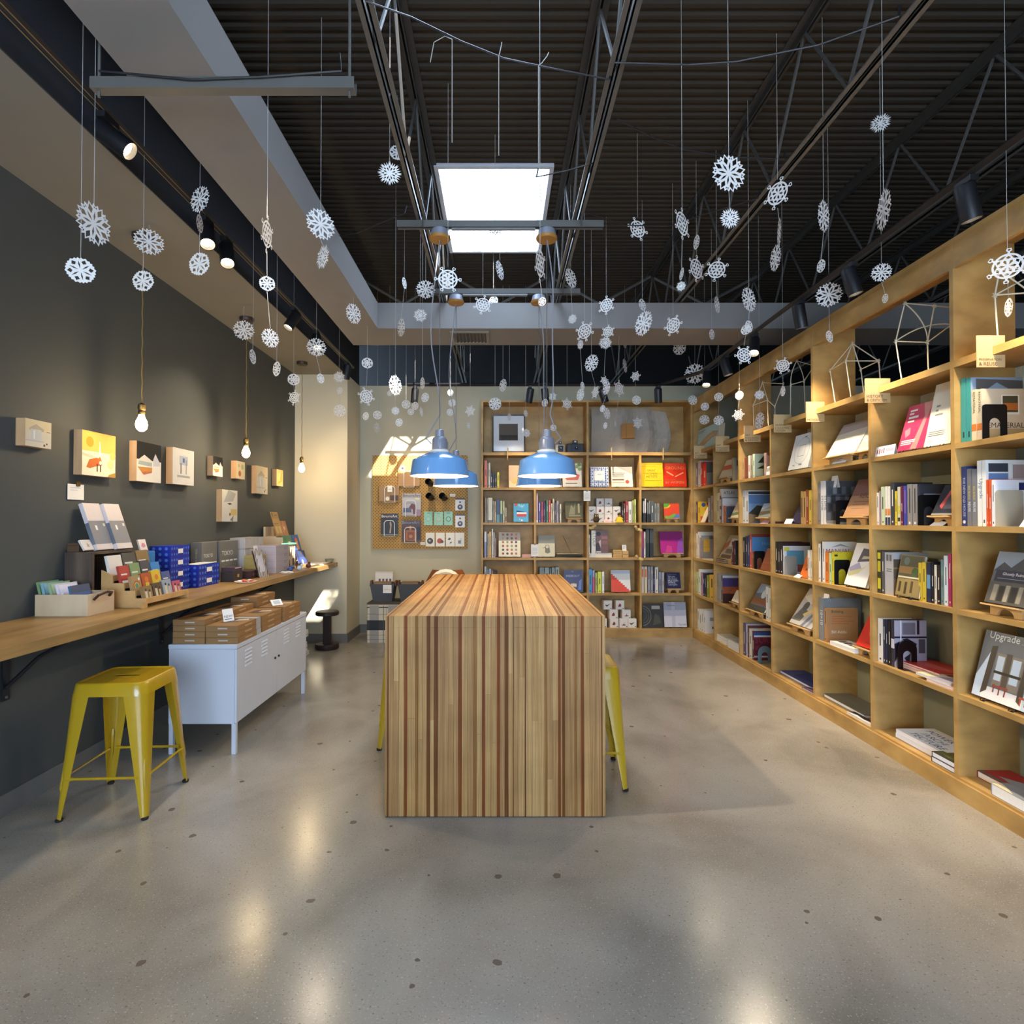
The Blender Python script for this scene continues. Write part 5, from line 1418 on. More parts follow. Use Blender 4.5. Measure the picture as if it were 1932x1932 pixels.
face_book('B', 3, 1, 1257, 1285, 1080, '1d2244', [('t', 'Selected', .12, .82, .6, '6a6f90'), ('t', 'Works', .16, .68, .5, 'c4c8d4'), ('t', 'Michael', .16, .54, .6, '9a9fb8'), ('t', 'Meredith', .16, .42, .68, 'c4c8d4'), ('t', 'Hilary', .16, .27, .48, 'c4c8d4'), ('t', 'Sample', .16, .13, .6, '9a9fb8')], 'navy Selected Works book on a small easel', 'e', .014, 14)
arcs = []
for r_, hx in ((.42, '8a846c'), (.4, '2a241c'), (.32, '6a6450'), (.3, '2a241c'), (.2, '55503e'), (.18, '2a241c')):
    arcs.append(('p', [(max(0, .0 + r_ * cos(w_)), .5 + r_ * sin(w_)) for w_ in [-pi / 2 + pi * i / 16 for i in range(17)]], hx))
face_book('B', 3, 0, 1213, 1252, 1139, '2a241c', arcs + [('r', .45, .78, .85, .92, 'a8a49c'), ('p', [(.5, .1), (.9, .2), (.8, .5), (.6, .6)], '46402c')], 'black record-like book with pale arcs and a label', None, .02, 8)
face_book('B', 3, 0, 1254, 1296, 1136, 'c9c6cc', [('r', 0, .68, 1, 1, '9a9eac'), ('r', .35, 0, .5, 1, 'b4b0ba'), ('r', 0, .45, 1, .68, 'b8b6c0'), ('r', .15, .84, .5, .87, '7a7c88'), ('t', 'Tyrrell', .62, .04, .34, '5a5a64')], 'pale grey and lilac book in the bottom row', 'w', .02, 10)

# ------------------------------------------------------------------ small things on the upper shelves
BAMBOO = M('d8cfb4', 0.6, var=0.08, scale=20)


def straw(nodes, edges, label, r=0.0035):
    """frame of paper straws; nodes given as (px, py, X)"""
    P = {k: onX(a, b, c) for k, (a, b, c) in nodes.items()}
    base = min(P.values(), key=lambda p: p.z)
    t = thing('straw_frame', label, 'straw model', (base.x, base.y, ROWZ[5]), group='paper straw models on the bookcase')
    o0 = Vector((base.x, base.y, ROWZ[5]))
    for e in edges:
        a, b = P[e[0]] - o0, P[e[1]] - o0
        if e[1].startswith('f'):
            b.z = 0.004
        if len(e) > 2:
            m = P[e[2]] - o0
            pts = [a * (1 - f) ** 2 + (m * 2 - (a + b) / 2) * 2 * f * (1 - f) + b * f * f for f in [i / 8 for i in range(9)]]
        else:
            pts = [a, b]
        MB().tube(pts, r, 6).obj('straw', BAMBOO, t)
    for k, p in P.items():
        if not k.startswith(('f', 'c')):
            q = p - o0
            j = MB()
            for w in range(3):
                d = Vector((cos(w * 2.1) * .3, sin(w * 2.1), cos(w * 1.7))) * 0.014
                j.tube([q - d, q + d], 0.0026, 5)
            j.obj('knot', BAMBOO, t)


straw(dict(a=(1608, 648, 2.38), l=(1566, 699, 2.33), m=(1596, 681, 2.30), r=(1658, 681, 2.42), n=(1624, 697, 2.40), f1=(1577, 752, 2.33), f2=(1606, 741, 2.29), f3=(1632, 732, 2.42), f4=(1663, 715, 2.44)),
      [('a', 'l'), ('a', 'm'), ('a', 'r'), ('a', 'n'), ('l', 'm'), ('m', 'r'), ('n', 'r'), ('l', 'f1'), ('m', 'f2'), ('n', 'f3'), ('r', 'f4')], 'tent-shaped white straw frame with a peaked top')
straw(dict(a=(1707, 572, 2.33), b=(1763, 577, 2.38), l=(1690, 644, 2.31), m=(1750, 646, 2.40), r=(1796, 612, 2.46), s=(1800, 580, 2.45), c1=(1740, 608, 2.37), c2=(1742, 617, 2.4), f1=(1702, 705, 2.31), f2=(1752, 686, 2.41)),
      [('a', 'l'), ('a', 'b'), ('a', 'm', 'c1'), ('b', 'm'), ('b', 's'), ('l', 'r', 'c2'), ('l', 'm'), ('m', 'r'), ('l', 'f1'), ('m', 'f2')], 'tall boxy white straw frame before the big upright')
straw(dict(l=(1877, 557, 2.30), a=(1886, 510, 2.33), b=(1935, 505, 2.40), r=(1945, 552, 2.42), s=(1945, 520, 2.46), f1=(1884, 633, 2.30), f2=(1950, 600, 2.42)),
      [('l', 'a'), ('a', 'b'), ('l', 'r'), ('l', 's'), ('l', 'f1'), ('r', 'f2'), ('b', 'r'), ('a', 'r')], 'straw frame cut by the picture edge beside the big snowflake')
straw(dict(a=(1503, 681, 2.38), l=(1492, 726, 2.33), m=(1517, 719, 2.36), r=(1536, 690, 2.44), f1=(1491, 772, 2.33), f2=(1520, 770, 2.36), c1=(1494, 704, 2.35), c2=(1512, 699, 2.37)),
      [('a', 'l', 'c1'), ('a', 'm', 'c2'), ('a', 'r'), ('l', 'm'), ('m', 'r'), ('l', 'f1'), ('m', 'f2')], 'arched white straw frame behind the METHODS sign')
straw(dict(a=(1439, 722, 2.38), l=(1421, 765, 2.33), m=(1448, 755, 2.38), r=(1462, 767, 2.44), s=(1478, 724, 2.46), f1=(1423, 803, 2.33), f2=(1450, 796, 2.38), f3=(1463, 800, 2.44)),
      [('a', 'l'), ('a', 'm'), ('l', 'm'), ('a', 's'), ('l', 'f1'), ('m', 'f2'), ('r', 'f3'), ('r', 's'), ('m', 'r')], 'smaller straw frame with a wheel snowflake hanging before it')

# plywood section signs slotted over the shelf edge
SIGNM = grain('sign_plywood', [(0.3, 'c2a06c'), (0.6, 'd2b480'), (0.8, 'dcc190')], (5, 5, 9), 0.55)
for px0, px1, py0, py1, lines in ((1843, 1895, 633, 693, ('PRESERVATION', '& REUSE')), (1632, 1679, 714, 760, ('HISTORY', '& CRITICISM')), (1521, 1555, 758, 796, ('METHODS',)),
                                  (1460, 1493, 782, 816, ('GRAPHIC', '& INDUSTRIAL', 'DESIGN')), (1404, 1435, 803, 834, ('ART', 'MONOGRAPHS', '& DESIGN')), (1350, 1376, 823, 852, ('ART', 'MONOGRAPHS', '& DESIGN')), (1309, 1334, 841, 865, ('ART', 'MONOGRAPHS', '& DESIGN'))):
    p = onX((px0 + px1) / 2, (py0 + py1) / 2, XF - 0.01)
    y = p.y
    a, b = onY(px0, py1, y), onY(px1, py0, y)
    w, h = b.x - a.x, b.z - a.z
    zc = ROWZ[5] - a.z
    nx = XF - a.x
    # notch that straddles the shelf edge
    poly = [(0, 0), (w, 0), (w, zc - 0.037), (nx - 0.002, zc - 0.037), (nx - 0.002, zc + 0.001), (w, zc + 0.001), (w, max(h, zc + 0.012)), (0, max(h, zc + 0.012))]
    o = MB().prism(poly, -0.0025, 0.0025, lambda u, v, q: (u, -q, v)).obj('section_sign', SIGNM, loc=(a.x, y, a.z))
    which = {1309: ' nearest the corner', 1350: ' second from the corner', 1404: ' third from the corner'}.get(px0, '')
    tag(o, f'square plywood section sign reading {" ".join(lines)}{which}', 'sign', 'plywood section signs')
    it = []
    for k, ln in enumerate(reversed(lines)):
        it.append(('t', ln, .06, .05 + .155 * k, min(.8, .085 * len(ln) + 0.06), '4a2c1e'))
    art(o, lambda u, v, q: (u, -0.0025 - q, v), w, h, it, 'lettering')
for px, py, n in ((957, 858, 'first'), (1153, 858, 'second'), (1250, 858, 'third')):
    p = onY(px, py, YF - 0.03)
    o = MB().prism([(0, 0), (0.12, 0), (0.12, 0.055), (0.062, 0.055), (0.062, 0.095), (0.12, 0.095), (0.12, 0.14), (0, 0.14)], -0.0025, 0.0025, lambda u, v, q: (q, u, v)).obj('section_sign', SIGNM, loc=(p.x, YF - 0.063, ROWZ[5] - 0.0925), rot=(0, 0, rad(-6 if px < 1000 else -9)))
    tag(o, f'plywood section sign seen edge-on, {n} along the back bookcase', 'sign', 'plywood section signs')
    art(o, lambda u, v, q: (-0.0025 - q, u, v), 0.12, 0.14, [('r', .08, .08, .6, .12, '4a2c1e'), ('r', .08, .18, .45, .22, '4a2c1e')], 'lettering')

# map print standing in the far top bay
a = onX(1307, 846, XF + 0.02)
b = onX(1350, 800, XF + 0.04)
w, h = a.y - b.y, 0.245
o = MB().box(0, w, 0, 0.006, 0, h).obj('map_print', M('a9c4bf', 0.5), loc=(XF + 0.03, min(a.y - 0.045, YK[8] - 0.03), ROWZ[5] + 0.0016), rot=(-rad(6), 0, -pi / 2))
tag(o, 'pale blue map print with tan land standing in the corner top bay', 'print')
art(o, lambda u, v, q: (u, -q, v), w, h, [('p', [(.12, .3), (.3, .5), (.5, .62), (.72, .7), (.95, .62), (.9, .42), (.7, .4), (.5, .28), (.3, .12), (.15, .14)], 'b59a74'), ('p', [(.3, .35), (.6, .55), (.8, .55), (.5, .35)], 'c4a884'), ('r', .04, .88, .36, .9, '4a5a5c'), ('r', .04, .82, .3, .84, '4a5a5c'), ('c', .08, .2, .04, '3a5a48')])
tbx = MB().box(0, 0.14, 0, 0.004, 0, 0.2).obj('clear_card', M('c4c6b4', 0.3), loc=(XF + 0.03, min(a.y - 0.045, YK[8] - 0.03) - w - 0.01, ROWZ[5] + 0.0012), rot=(-rad(4), 0, -pi / 2))
tag(tbx, 'plain pale card beside the map print', 'card')
art(tbx, lambda u, v, q: (u, -q, v), 0.14, 0.2, [('r', 0, 0, .1, 1, 'e4dcc0')])

# framed picture on the back bookcase
a, b = onY(929, 850, YS), onY(991, 780, YS)
w, h = b.x - a.x, b.z - ROWZ[5]
t = thing('framed_picture', 'framed photograph in a wide white mat on the back bookcase', 'picture', (a.x, YS + 0.02, ROWZ[5] + 0.0032), (-rad(7), 0, 0))
fr = 0.014
MB().box(0, fr, 0, 0.02, 0, h).box(w - fr, w, 0, 0.02, 0, h).box(fr, w - fr, 0, 0.02, 0, fr).box(fr, w - fr, 0, 0.02, h - fr, h).obj('frame', M('2a1c16', 0.3), t)
MB().box(fr, w - fr, 0.008, 0.016, fr, h - fr).obj('mat_board', M('d4d4d2', 0.12, coat=1.0), t)
MB().box(w * .2, w * .78, 0.0072, 0.008, h * .32, h * .76).obj('photograph', M('5c564e', 0.12, coat=1.0), t)
MB().box(w * .2, w * .78, 0.0066, 0.0072, h * .32, h * .46).obj('photograph_ground', M('332c26', 0.12, coat=1.0), t)

# two old cameras
for px0, px1, top, body, lab in ((1049, 1066, 832, 'c9c4b0', 'small cream and black camera on the back bookcase'), (1070, 1102, 830, '1a1a1a', 'larger black folding camera on the back bookcase')):
    a, b = onY(px0, 850, YS), onY(px1, top, YS)
    w, h = b.x - a.x, b.z - ROWZ[5]
    t = thing('camera', lab, 'camera', (a.x, YS + 0.03, ROWZ[5] + 0.0005), group='old cameras')
    MB().bevbox(0, w, 0, 0.05, 0, h * 0.72, 0.006).obj('body', M(body, 0.4), t)
    MB().bevbox(w * .35, w * .65, 0.005, 0.04, h * 0.72, h, 0.004).obj('viewfinder', M('2a2a2a' if body != '1a1a1a' else '111111', 0.3), t)
    MB().box(w * .25, w * .85, -0.012, 0, h * .08, h * .62).obj('lens_board', BLACK, t)
    l = MB().lathe([(0, 0), (0.018, 0), (0.020, -0.004), (0.020, -0.014), (0.014, -0.016), (0.012, -0.01), (0, -0.009)], 16).obj('lens', M('44444a', 0.15, 0.6), t, smooth=True, loc=(w * .55, -0.012, h * .36), rot=(-pi / 2, 0, 0))
    MB().box(w * .44, w * .56, -0.001, 0.004, h * .84, h * .94).obj('window', M('e0e0da', 0.2), t)

# crumpled grey relief and a cardboard box
a, b = onY(1117, 850, YS + .1), onY(1266, 769, YS + .1)
w, h = b.x - a.x, b.z - ROWZ[5]
nx, nz = 26, 12
mb = MB()
vs, fs = [], []
for j in range(nz + 1):
    for i in range(nx + 1):
        f, g = i / nx, j / nz
        zz = g * h * (1 - 0.10 * max(0, f - 0.75) * 4 * g)
        xx = f * w * (1 - 0.16 * abs(g - 0.45) ** 1.5 * (f > 0.6))
        dep = 0.02 * sin(9 * f * (1 + f)) * (0.3 + f) + 0.012 * sin(7 * g + 3 * f) + 0.006 * random.uniform(-1, 1)
        vs.append((xx, dep, zz))
for j in range(nz):
    for i in range(nx):
        q = j * (nx + 1) + i
        fs.append((q, q + 1, q + nx + 2, q + nx + 1))
n = len(vs)
mb.add(vs + [(x_, y_ + 0.004, z_) for x_, y_, z_ in vs], fs + [tuple(k + n for k in reversed(q)) for q in fs])
o = mb.obj('paper_relief', M('a29a8c', 0.7, var=0.1, scale=5), loc=(a.x, YS + 0.14, ROWZ[5] + 0.0006))
tag(o, 'large crumpled grey paper relief leaning in the back top bay', 'paper model')
a, b = onY(1172, 827, YS + .05), onY(1196, 800, YS + .05)
t = thing('cardboard_box', 'small brown cardboard box fixed on the grey paper relief', 'box', (a.x, YS + 0.04, a.z))
w, h = b.x - a.x, b.z - a.z
MB().box(0, w, 0, 0.075, 0, h).obj('body', M('a5773e', 0.8), t, rot=(0, 0, rad(-12)))
MB().box(w * .38, w * .40, -0.001, 0.0, 0, h).obj('seam', M('5a3c1a', 0.8), t, rot=(0, 0, rad(-12)))
MB().box(w * .36, w * .44, -0.004, 0.0, h, h + 0.05).obj('flap', M('b88c50', 0.8), t)

# white cube mug boxes with printed birds
BIRD = [[('p', [(.2, .3), (.45, .35), (.6, .65), (.55, .4), (.8, .3), (.5, .25)], '6a2c24')], [('p', [(.15, .55), (.45, .5), (.8, .65), (.55, .42), (.4, .3)], '4a3428')], [('p', [(.3, .3), (.6, .3), (.65, .5), (.5, .7), (.35, .5)], '8a3028')]]
k = 0
for bay, row, cells, s in ((2, 3, [(1103, 0, 0), (1123, 0, 0), (1139, 0, 0), (1157, 0, 0), (1103, 1, 0), (1123, 1, 0), (1140, 1, 0), (1157, 1, 0), (1123, 2, 0), (1140, 2, 0)], 0.094), (2, 0, [(1128, 0, 0), (1150, 0, 0), (1168, 0, 0), (1184, 0, 0), (1149, 1, 0), (1173, 1, 0), (1138, 2, 0), (1161, 2, 0)], 0.105)):
    for cx, lev, _ in cells:
        x0 = onY(cx, 1000, YS).x
        if row == 3:
            x0 = XK[2] + T / 2 + 0.003 + {1103: 0, 1123: 1, 1139: 2, 1140: 2, 1157: 3}[cx] * (s + 0.003)
        sz = s
        t = thing('mug_box', f'white bird mug box, {["bottom", "second", "third"][lev]} layer, {NUM[k if row == 3 else k - 10]} of {"the owl shelf" if row == 3 else "the pyramid by the table"}', 'box', (x0, YS + (0.06 if row == 3 else 0.01), ROWZ[row] + 0.0006 + lev * (sz + 0.0008)), group='white bird mug boxes')
        MB().bevbox(0, sz, 0, sz, 0, sz, 0.004).obj('body', M('e4e0d6', 0.5), t)
        art(t, lambda u, v, q: (u, -q, v), sz, sz, BIRD[k % 3] + [('c', .85, .12, .06, '3a2c28'), ('r', .02, .0, .06, 1, 'b86a4a')], 'bird_print')
        k += 1

# owl and little doll on the shelf edge
p = onY(1125, 985, YS - .02)
t = thing('owl_figure', 'small brown owl figure before the white mug boxes', 'figurine', (p.x, YF + 0.012, ROWZ[3] + 0.0005))
MB().lathe([(0, 0), (0.022, 0.002), (0.034, 0.02), (0.036, 0.045), (0.028, 0.065), (0.030, 0.08), (0.024, 0.095), (0, 0.1)], 14).obj('body', M('4a3a28', 0.8, var=0.3, scale=60), t, smooth=True)
for s_ in (-1, 1):
    MB().lathe([(0, 0), (0.009, 0), (0.009, 0.003), (0, 0.003)], 10).obj('eye', M('c9a83c', 0.4), t, loc=(s_ * 0.012, -0.026, 0.078), rot=(pi / 2, 0, 0))
    MB().tube([(s_ * 0.018, 0, 0.09), (s_ * 0.024, 0, 0.108)], [0.006, 0.001], 6).obj('ear_tuft', M('4a3a28', 0.8), t)
p = onY(1169, 985, YS - .02)
t = thing('rag_doll', 'small soft doll in a yellow dress beside the mug boxes', 'doll', (p.x, YF + 0.015, ROWZ[3] + 0.0005))
MB().lathe([(0, 0), (0.048, 0.002), (0.042, 0.02), (0.022, 0.06), (0.012, 0.072), (0, 0.074)], 16).obj('dress', M('d8b82a', 0.8, var=0.15, scale=40), t, smooth=True)
MB().lathe([(0, 0.066), (0.018, 0.074), (0.022, 0.09), (0.016, 0.106), (0, 0.11)], 14).obj('head', M('b58a68', 0.7), t, smooth=True)
MB().lathe([(0.0, 0.118), (0.017, 0.112), (0.025, 0.098), (0.023, 0.09)], 14).obj('hair', M('3a2818', 0.8), t, smooth=True)
for s_ in (-1, 1):
    MB().tube([(s_ * 0.014, 0, 0.065), (s_ * 0.04, -0.008, 0.04)], 0.006, 6).obj('arm', M('d8b82a', 0.8), t)
o = MB().box(0, 0.085, 0, 0.004, 0, 0.04).obj('price_card', M('f0d8d0', 0.6), loc=(onY(1139, 985, YS).x, YF + 0.006, ROWZ[3] + 0.0005), rot=(-rad(20), 0, 0))
tag(o, 'pinkish shelf card between the owl and the doll', 'card')
art(o, lambda u, v, q: (u, -q, v), 0.085, 0.04, [('r', .1, .3, .9, .38, 'c05a4a'), ('r', .1, .6, .7, .68, 'c05a4a')])

# wooden blocks and tag, sticks and papers
a = onY(1157, 1050, YS)
for k, (dx, dz, w_, h_) in enumerate(((0, 0, .1, .028), (0.004, .029, .1, .028), (0.0, .058, .1, .026), (.108, 0, .07, .075))):
    o = MB().bevbox(0, w_, 0, .08, 0, h_, .003).obj('wood_block', M('c9a468', 0.6, var=0.1), loc=(a.x + dx, YS, ROWZ[2] + 0.0006 + dz))
    tag(o, ['lowest pale wooden block of the little pile', 'middle pale wooden block of the little pile', 'top pale wooden block of the little pile', 'tall pale wooden block carrying a white tag'][k], 'block', 'wooden blocks on the back shelf')
    MB().box(w_ * .1, w_ * .9, -.0006, .0, h_ * .45, h_ * .55).obj('slit', M('7a5a30', 0.7), o)
o = MB().box(0, .05, 0, .002, 0, .07).obj('white_tag', WHITE, loc=(a.x + .11, YS + .03, ROWZ[2] + .0775), rot=(-rad(12), 0, 0))
tag(o, 'white tag standing on the tall wooden block', 'card')
art(o, lambda u, v, q: (u, -q, v), .05, .07, [('r', .2, .6, .8, .66, '9a9a94'), ('r', .2, .4, .7, .46, '9a9a94')])
a = onY(1051, 1051, YS)
for k in range(7):
    ang = rad([4, -5, 7, -3, 2, -8, 5][k])
    o = MB().add([(0, 0, 0), (.29, 0, 0), (.29, .13, 0), (0, .13, 0), (0, 0, .002), (.29, 0, .002), (.29, .13, .002), (0, .13, .002)], [(0, 3, 2, 1), (4, 5, 6, 7), (0, 1, 5, 4), (1, 2, 6, 5), (2, 3, 7, 6), (3, 0, 4, 7)]).obj('loose_leaflet', M(['b8a884', '3a3028', 'cfc4a4', '5a4a34', 'a89468', '2a2622', 'd4c8a8'][k], 0.7), loc=(a.x + .005, YS + .02, ROWZ[2] + .002 + k * .006), rot=(rad(2), 0, ang))
    tag(o, f'{["tan", "black", "cream", "brown", "ochre", "dark", "pale"][k]} leaflet of the fanned pile, {NUM[k]} from the bottom', 'leaflet', 'fanned leaflets')
o = MB().tube([(0, 0, 0), (-.09, .05, .2)], 0.004, 6).obj('wooden_stick', M('8a6a3c', 0.7), loc=(a.x + .17, YS + .04, ROWZ[2] + .05))
tag(o, 'thin wooden stick leaning out of the fanned leaflets', 'stick')

# cards clipped to the back bookcase
for px0, px1, py0, py1, lab in ((1101, 1114, 926, 945, 'white printed card clipped to the back upright by the mug boxes'), (1002, 1016, 1027, 1050, 'white printed card clipped to the back upright by the bird book')):
    a, b = onY(px0, py1, YF - .006), onY(px1, py0, YF - .006)
    t = thing('clipped_card', lab, 'card', (a.x, YF - .004, a.z), group='cards clipped to the bookcase')
    w, h = b.x - a.x, b.z - a.z
    MB().box(0, w, -.001, 0, 0, h).obj('paper', WHITE, t)
    art(t, lambda u, v, q: (u, -.001 - q, v), w, h, [('r', .15, .2 + .12 * i, .85, .23 + .12 * i, 'a8a8a8') for i in range(5)])
    MB().box(w * .4, w * .6, -.006, .002, h - .008, h + .012).obj('clip', BRASS, t)

# curled wood-shaving birds pinned to the uprights
for px, py, rr, lab in ((1117, 995, 20, 'curled wood shaving pinned below the owl shelf'), (1203, 998, -35, 'curled wood shaving pinned right of the mug boxes'), (1205, 1053, -30, 'curled wood shaving pinned above the white spines')):
    p = onY(px, py, YF - .01)
    mb = MB()
    for s_, l_ in ((0, .1), (.4, .075)):
        pts = [(-.05 + l_ * i / 8, -.004 - .01 * sin(i * .9 + s_), .01 * sin(i * 1.1 + s_)) for i in range(9)]
        vs, fs = [], []
        for (x_, y_, z_) in pts:
            vs += [(x_, y_, z_ - .012), (x_, y_ - .002, z_ + .012)]
        for i in range(8):
            fs.append((2 * i, 2 * i + 2, 2 * i + 3, 2 * i + 1))
        mb.add(vs, fs)
    o = mb.obj('wood_curl', M('cfb070', 0.6), loc=(p.x, YF - .014, p.z), rot=(0, rad(-rr), 0))
    tag(o, lab, 'wood curl', 'wood shavings pinned to the bookcase')
    MB().tube([(0, -.012, 0), (0, .016, 0)], .0012, 5).obj('pin', STEEL, o)

# ------------------------------------------------------------------ paintings on the dark wall
BIRCH_SIDE = grain('panel_side', [(0.3, 'b98e5e'), (0.6, 'cda577'), (0.8, 'd8b48a')], (6, 6, 3), 0.6)
house = [('r', 0, .55, 1, 1, '151312'), ('r', 0, 0, 1, .55, 'e6e0d0'), ('p', [(.0, .5), (.3, .68), (.62, .55), (.62, .4), (.1, .42)], 'd8d2c4'), ('p', [(.05, .42), (.6, .4), (.62, .5), (.1, .52)], 'a8b0a8'), ('p', [(.03, .36), (.25, .18), (.62, .26), (.62, .38)], 'c98a3c'), ('p', [(.2, .24), (.28, .17), (.6, .24), (.6, .28)], 'c06a4c'), ('p', [(.66, .58), (.75, .75), (.95, .52), (.95, .44), (.66, .42)], 'c9c6c8')]
tower = [('r', 0, 0, 1, 1, 'd0c8b4'), ('r', 0, .6, 1, 1, 'd4c4a0'), ('p', [(.15, .68), (.4, .85), (.7, .7), (.7, .6), (.15, .6)], 'b4a890'), ('r', .2, .25, .6, .65, 'c4c4c0'), ('r', .3, .3, .36, .6, 'dcdcd8'), ('r', 0, .2, .7, .24, 'b8b4b0'), ('c', .72, .1, .04, '6a5a40'), ('c', .82, .16, .03, '5a5048'), ('r', .8, .6, .95, .62, '6a5a50')]
foxy = [('r', 0, 0, 1, 1, 'e0d4bc'), ('r', 0, .55, 1, 1, 'ddb65c'), ('c', .22, .76, .11, 'd0962c'), ('p', [(0, .5), (.5, .42), (.5, .36), (0, .44)], 'c9bca4'), ('r', .5, .5, 1, .55, 'd8cfc0'), ('p', [(.48, .42), (.5, .8), (.52, .8), (.55, .42)], 'f0ecdc'),
        ('p', [(.12, .18), (.2, .36), (.42, .42), (.56, .38), (.58, .26), (.4, .22), (.22, .16)], 'b8642c'), ('p', [(.46, .4), (.52, .46), (.56, .36), (.55, .28), (.48, .28)], 'c06c30'), ('r', .42, .1, .45, .28, '4a2c20'), ('r', .52, .1, .55, .28, '4a2c20'), ('c', .53, .31, .04, 'ece4d4'), ('p', [(.75, .0), (1, 0), (1, .12), (.8, .06)], 'b08a3c'), ('c', .9, .5, .09, 'b8bc6a'), ('c', .84, .3, .1, 'c4c890')]
white1 = [('r', 0, 0, 1, 1, 'ddd8cc'), ('r', .3, .55, .7, .8, 'b4b8c0'), ('r', .35, .3, .4, .6, '6a6c74'), ('r', .6, .3, .64, .7, '8a8c94'), ('r', .2, .2, .8, .26, 'a8a69e'), ('r', .45, .62, .55, .74, '5a7a9a')]
abst = [('r', 0, 0, 1, 1, 'c4c2ba'), ('p', [(.1, .6), (.4, 1), (.9, .9), (.7, .65)], 'a0a09c'), ('p', [(.3, .56), (.5, .6), (.65, .56), (.5, .53)], '4a4640'), ('r', .55, .2, .95, .4, 'c0ac6c'), ('p', [(.5, .05), (.75, .2), (.7, .0)], '7a7c7a'), ('c', .5, .23, .05, '7a4c3c')]
yel = [('r', 0, 0, 1, 1, 'dcc07a'), ('p', [(.2, .1), (.6, .6), (.8, .9), (.9, .3)], 'cfa850'), ('r', .4, .3, .5, .8, 'e8d49a')]
fly = [('r', 0, 0, 1, 1, 'cfc09c'), ('c', .4, .3, .16, 'a8643c'), ('c', .7, .7, .15, 'a8ac7c'), ('c', .3, .75, .1, 'b0a880')]
for fx0, fx1, y0, y1, items, lab in ((48, 97, 790, 848, tower, 'small pale house painting nearest the picture edge'), (155, 218, 812, 902, foxy, 'yellow painting of a red fox before a wall'),
                                     (258, 304, 833, 912, house, 'black and white painting of a house over a boat, larger one'), (326, 366, 845, 917, white1, 'white street painting right of the larger house painting'),
                                     (402, 420, 862, 900, house, 'smaller dark-topped house painting left of a bulb'), (446, 462, 871, 905, fly, 'small tan painting with a red spot under a bulb'),
                                     (484, 505, 880, 933, tower, 'upright pale house painting in the far row'), (522, 534, 887, 918, yel, 'small yellow painting nearest the column'), (419, 448, 925, 984, abst, 'grey and ochre abstract painting hung below the row')):
    xf = XL + 0.047
    a, b = onX(fx0, (y0 + y1) / 2, xf), onX(fx1, (y0 + y1) / 2, xf)
    zt = onX(fx0, y0 - 2, xf).z
    zb = onX(fx1, y1, xf).z
    w, h = b.y - a.y, zt - zb
    t = thing('wood_panel_painting', lab, 'painting', (XL + 0.001, a.y, zb), group='paintings on deep wooden panels')
    MB().box(0, 0.045, 0, w, 0, h).obj('panel', BIRCH_SIDE, t)
    art(t, lambda u, v, q: (0.045 + q, u, v), w, h, items, 'painted_face', rough=0.95)
# note clipped under the fox
a, b = onX(130, 942, XL + .012), onX(161, 915, XL + .012)
t = thing('clipped_note', 'small white note hanging from a brass clip under the fox painting', 'note', (XL + .004, a.y, a.z))
MB().box(0, .001, 0, b.y - a.y, 0, b.z - a.z).obj('paper', WHITE, t)
art(t, lambda u, v, q: (.001 + q, u, v), b.y - a.y, b.z - a.z, [('r', .15, .75, .8, .78, 'a8a4b0'), ('r', .15, .6, .6, .63, 'b8b4c0')])
MB().box(-.003, .006, (b.y - a.y) * .5, (b.y - a.y) * .72, b.z - a.z - .01, b.z - a.z + .018).obj('clip', BRASS, t)

# ------------------------------------------------------------------ things on the counter
PALEWOOD = grain('pale_wood', [(0.3, 'c4a884'), (0.6, 'd6bf9c'), (0.8, 'dfcbac')], (8, 3, 3), 0.6)
CRATE = grain('dark_crate', [(0.3, '3a2e26'), (0.6, '5a493a'), (0.8, '6d5a48')], (20, 20, 2), 0.8)
z0 = CZ + 0.0006
t = thing('wooden_box', 'open pale wooden box with a leather strap handle holding prints', 'box', (-2.12, 2.87, CZ))
bx0, bx1, by0, by1, bh = -0.125, 0.13, -0.09, 0.10, 0.104
MB().box(bx0, bx1, by0, by1, 0.0006, 0.008).obj('bottom', PALEWOOD, t)
for nm, q in (('front', (bx0, bx1, by0, by0 + .009)), ('back', (bx0, bx1, by1 - .009, by1)), ('side', (bx0, bx0 + .009, by0 + .009, by1 - .009)), ('side', (bx1 - .009, bx1, by0 + .009, by1 - .009))):
    MB().box(*q, 0.008, bh).obj(nm, PALEWOOD, t)
MB().tube([(bx1 + .003, -.055, bh - .03), (bx1 + .02, -.045, bh - .008), (bx1 + .028, 0, bh + .004), (bx1 + .02, .05, bh - .004), (bx1 + .003, .058, bh - .022)], 0.007, 6).obj('strap_handle', M('3a1c14', 0.5), t)
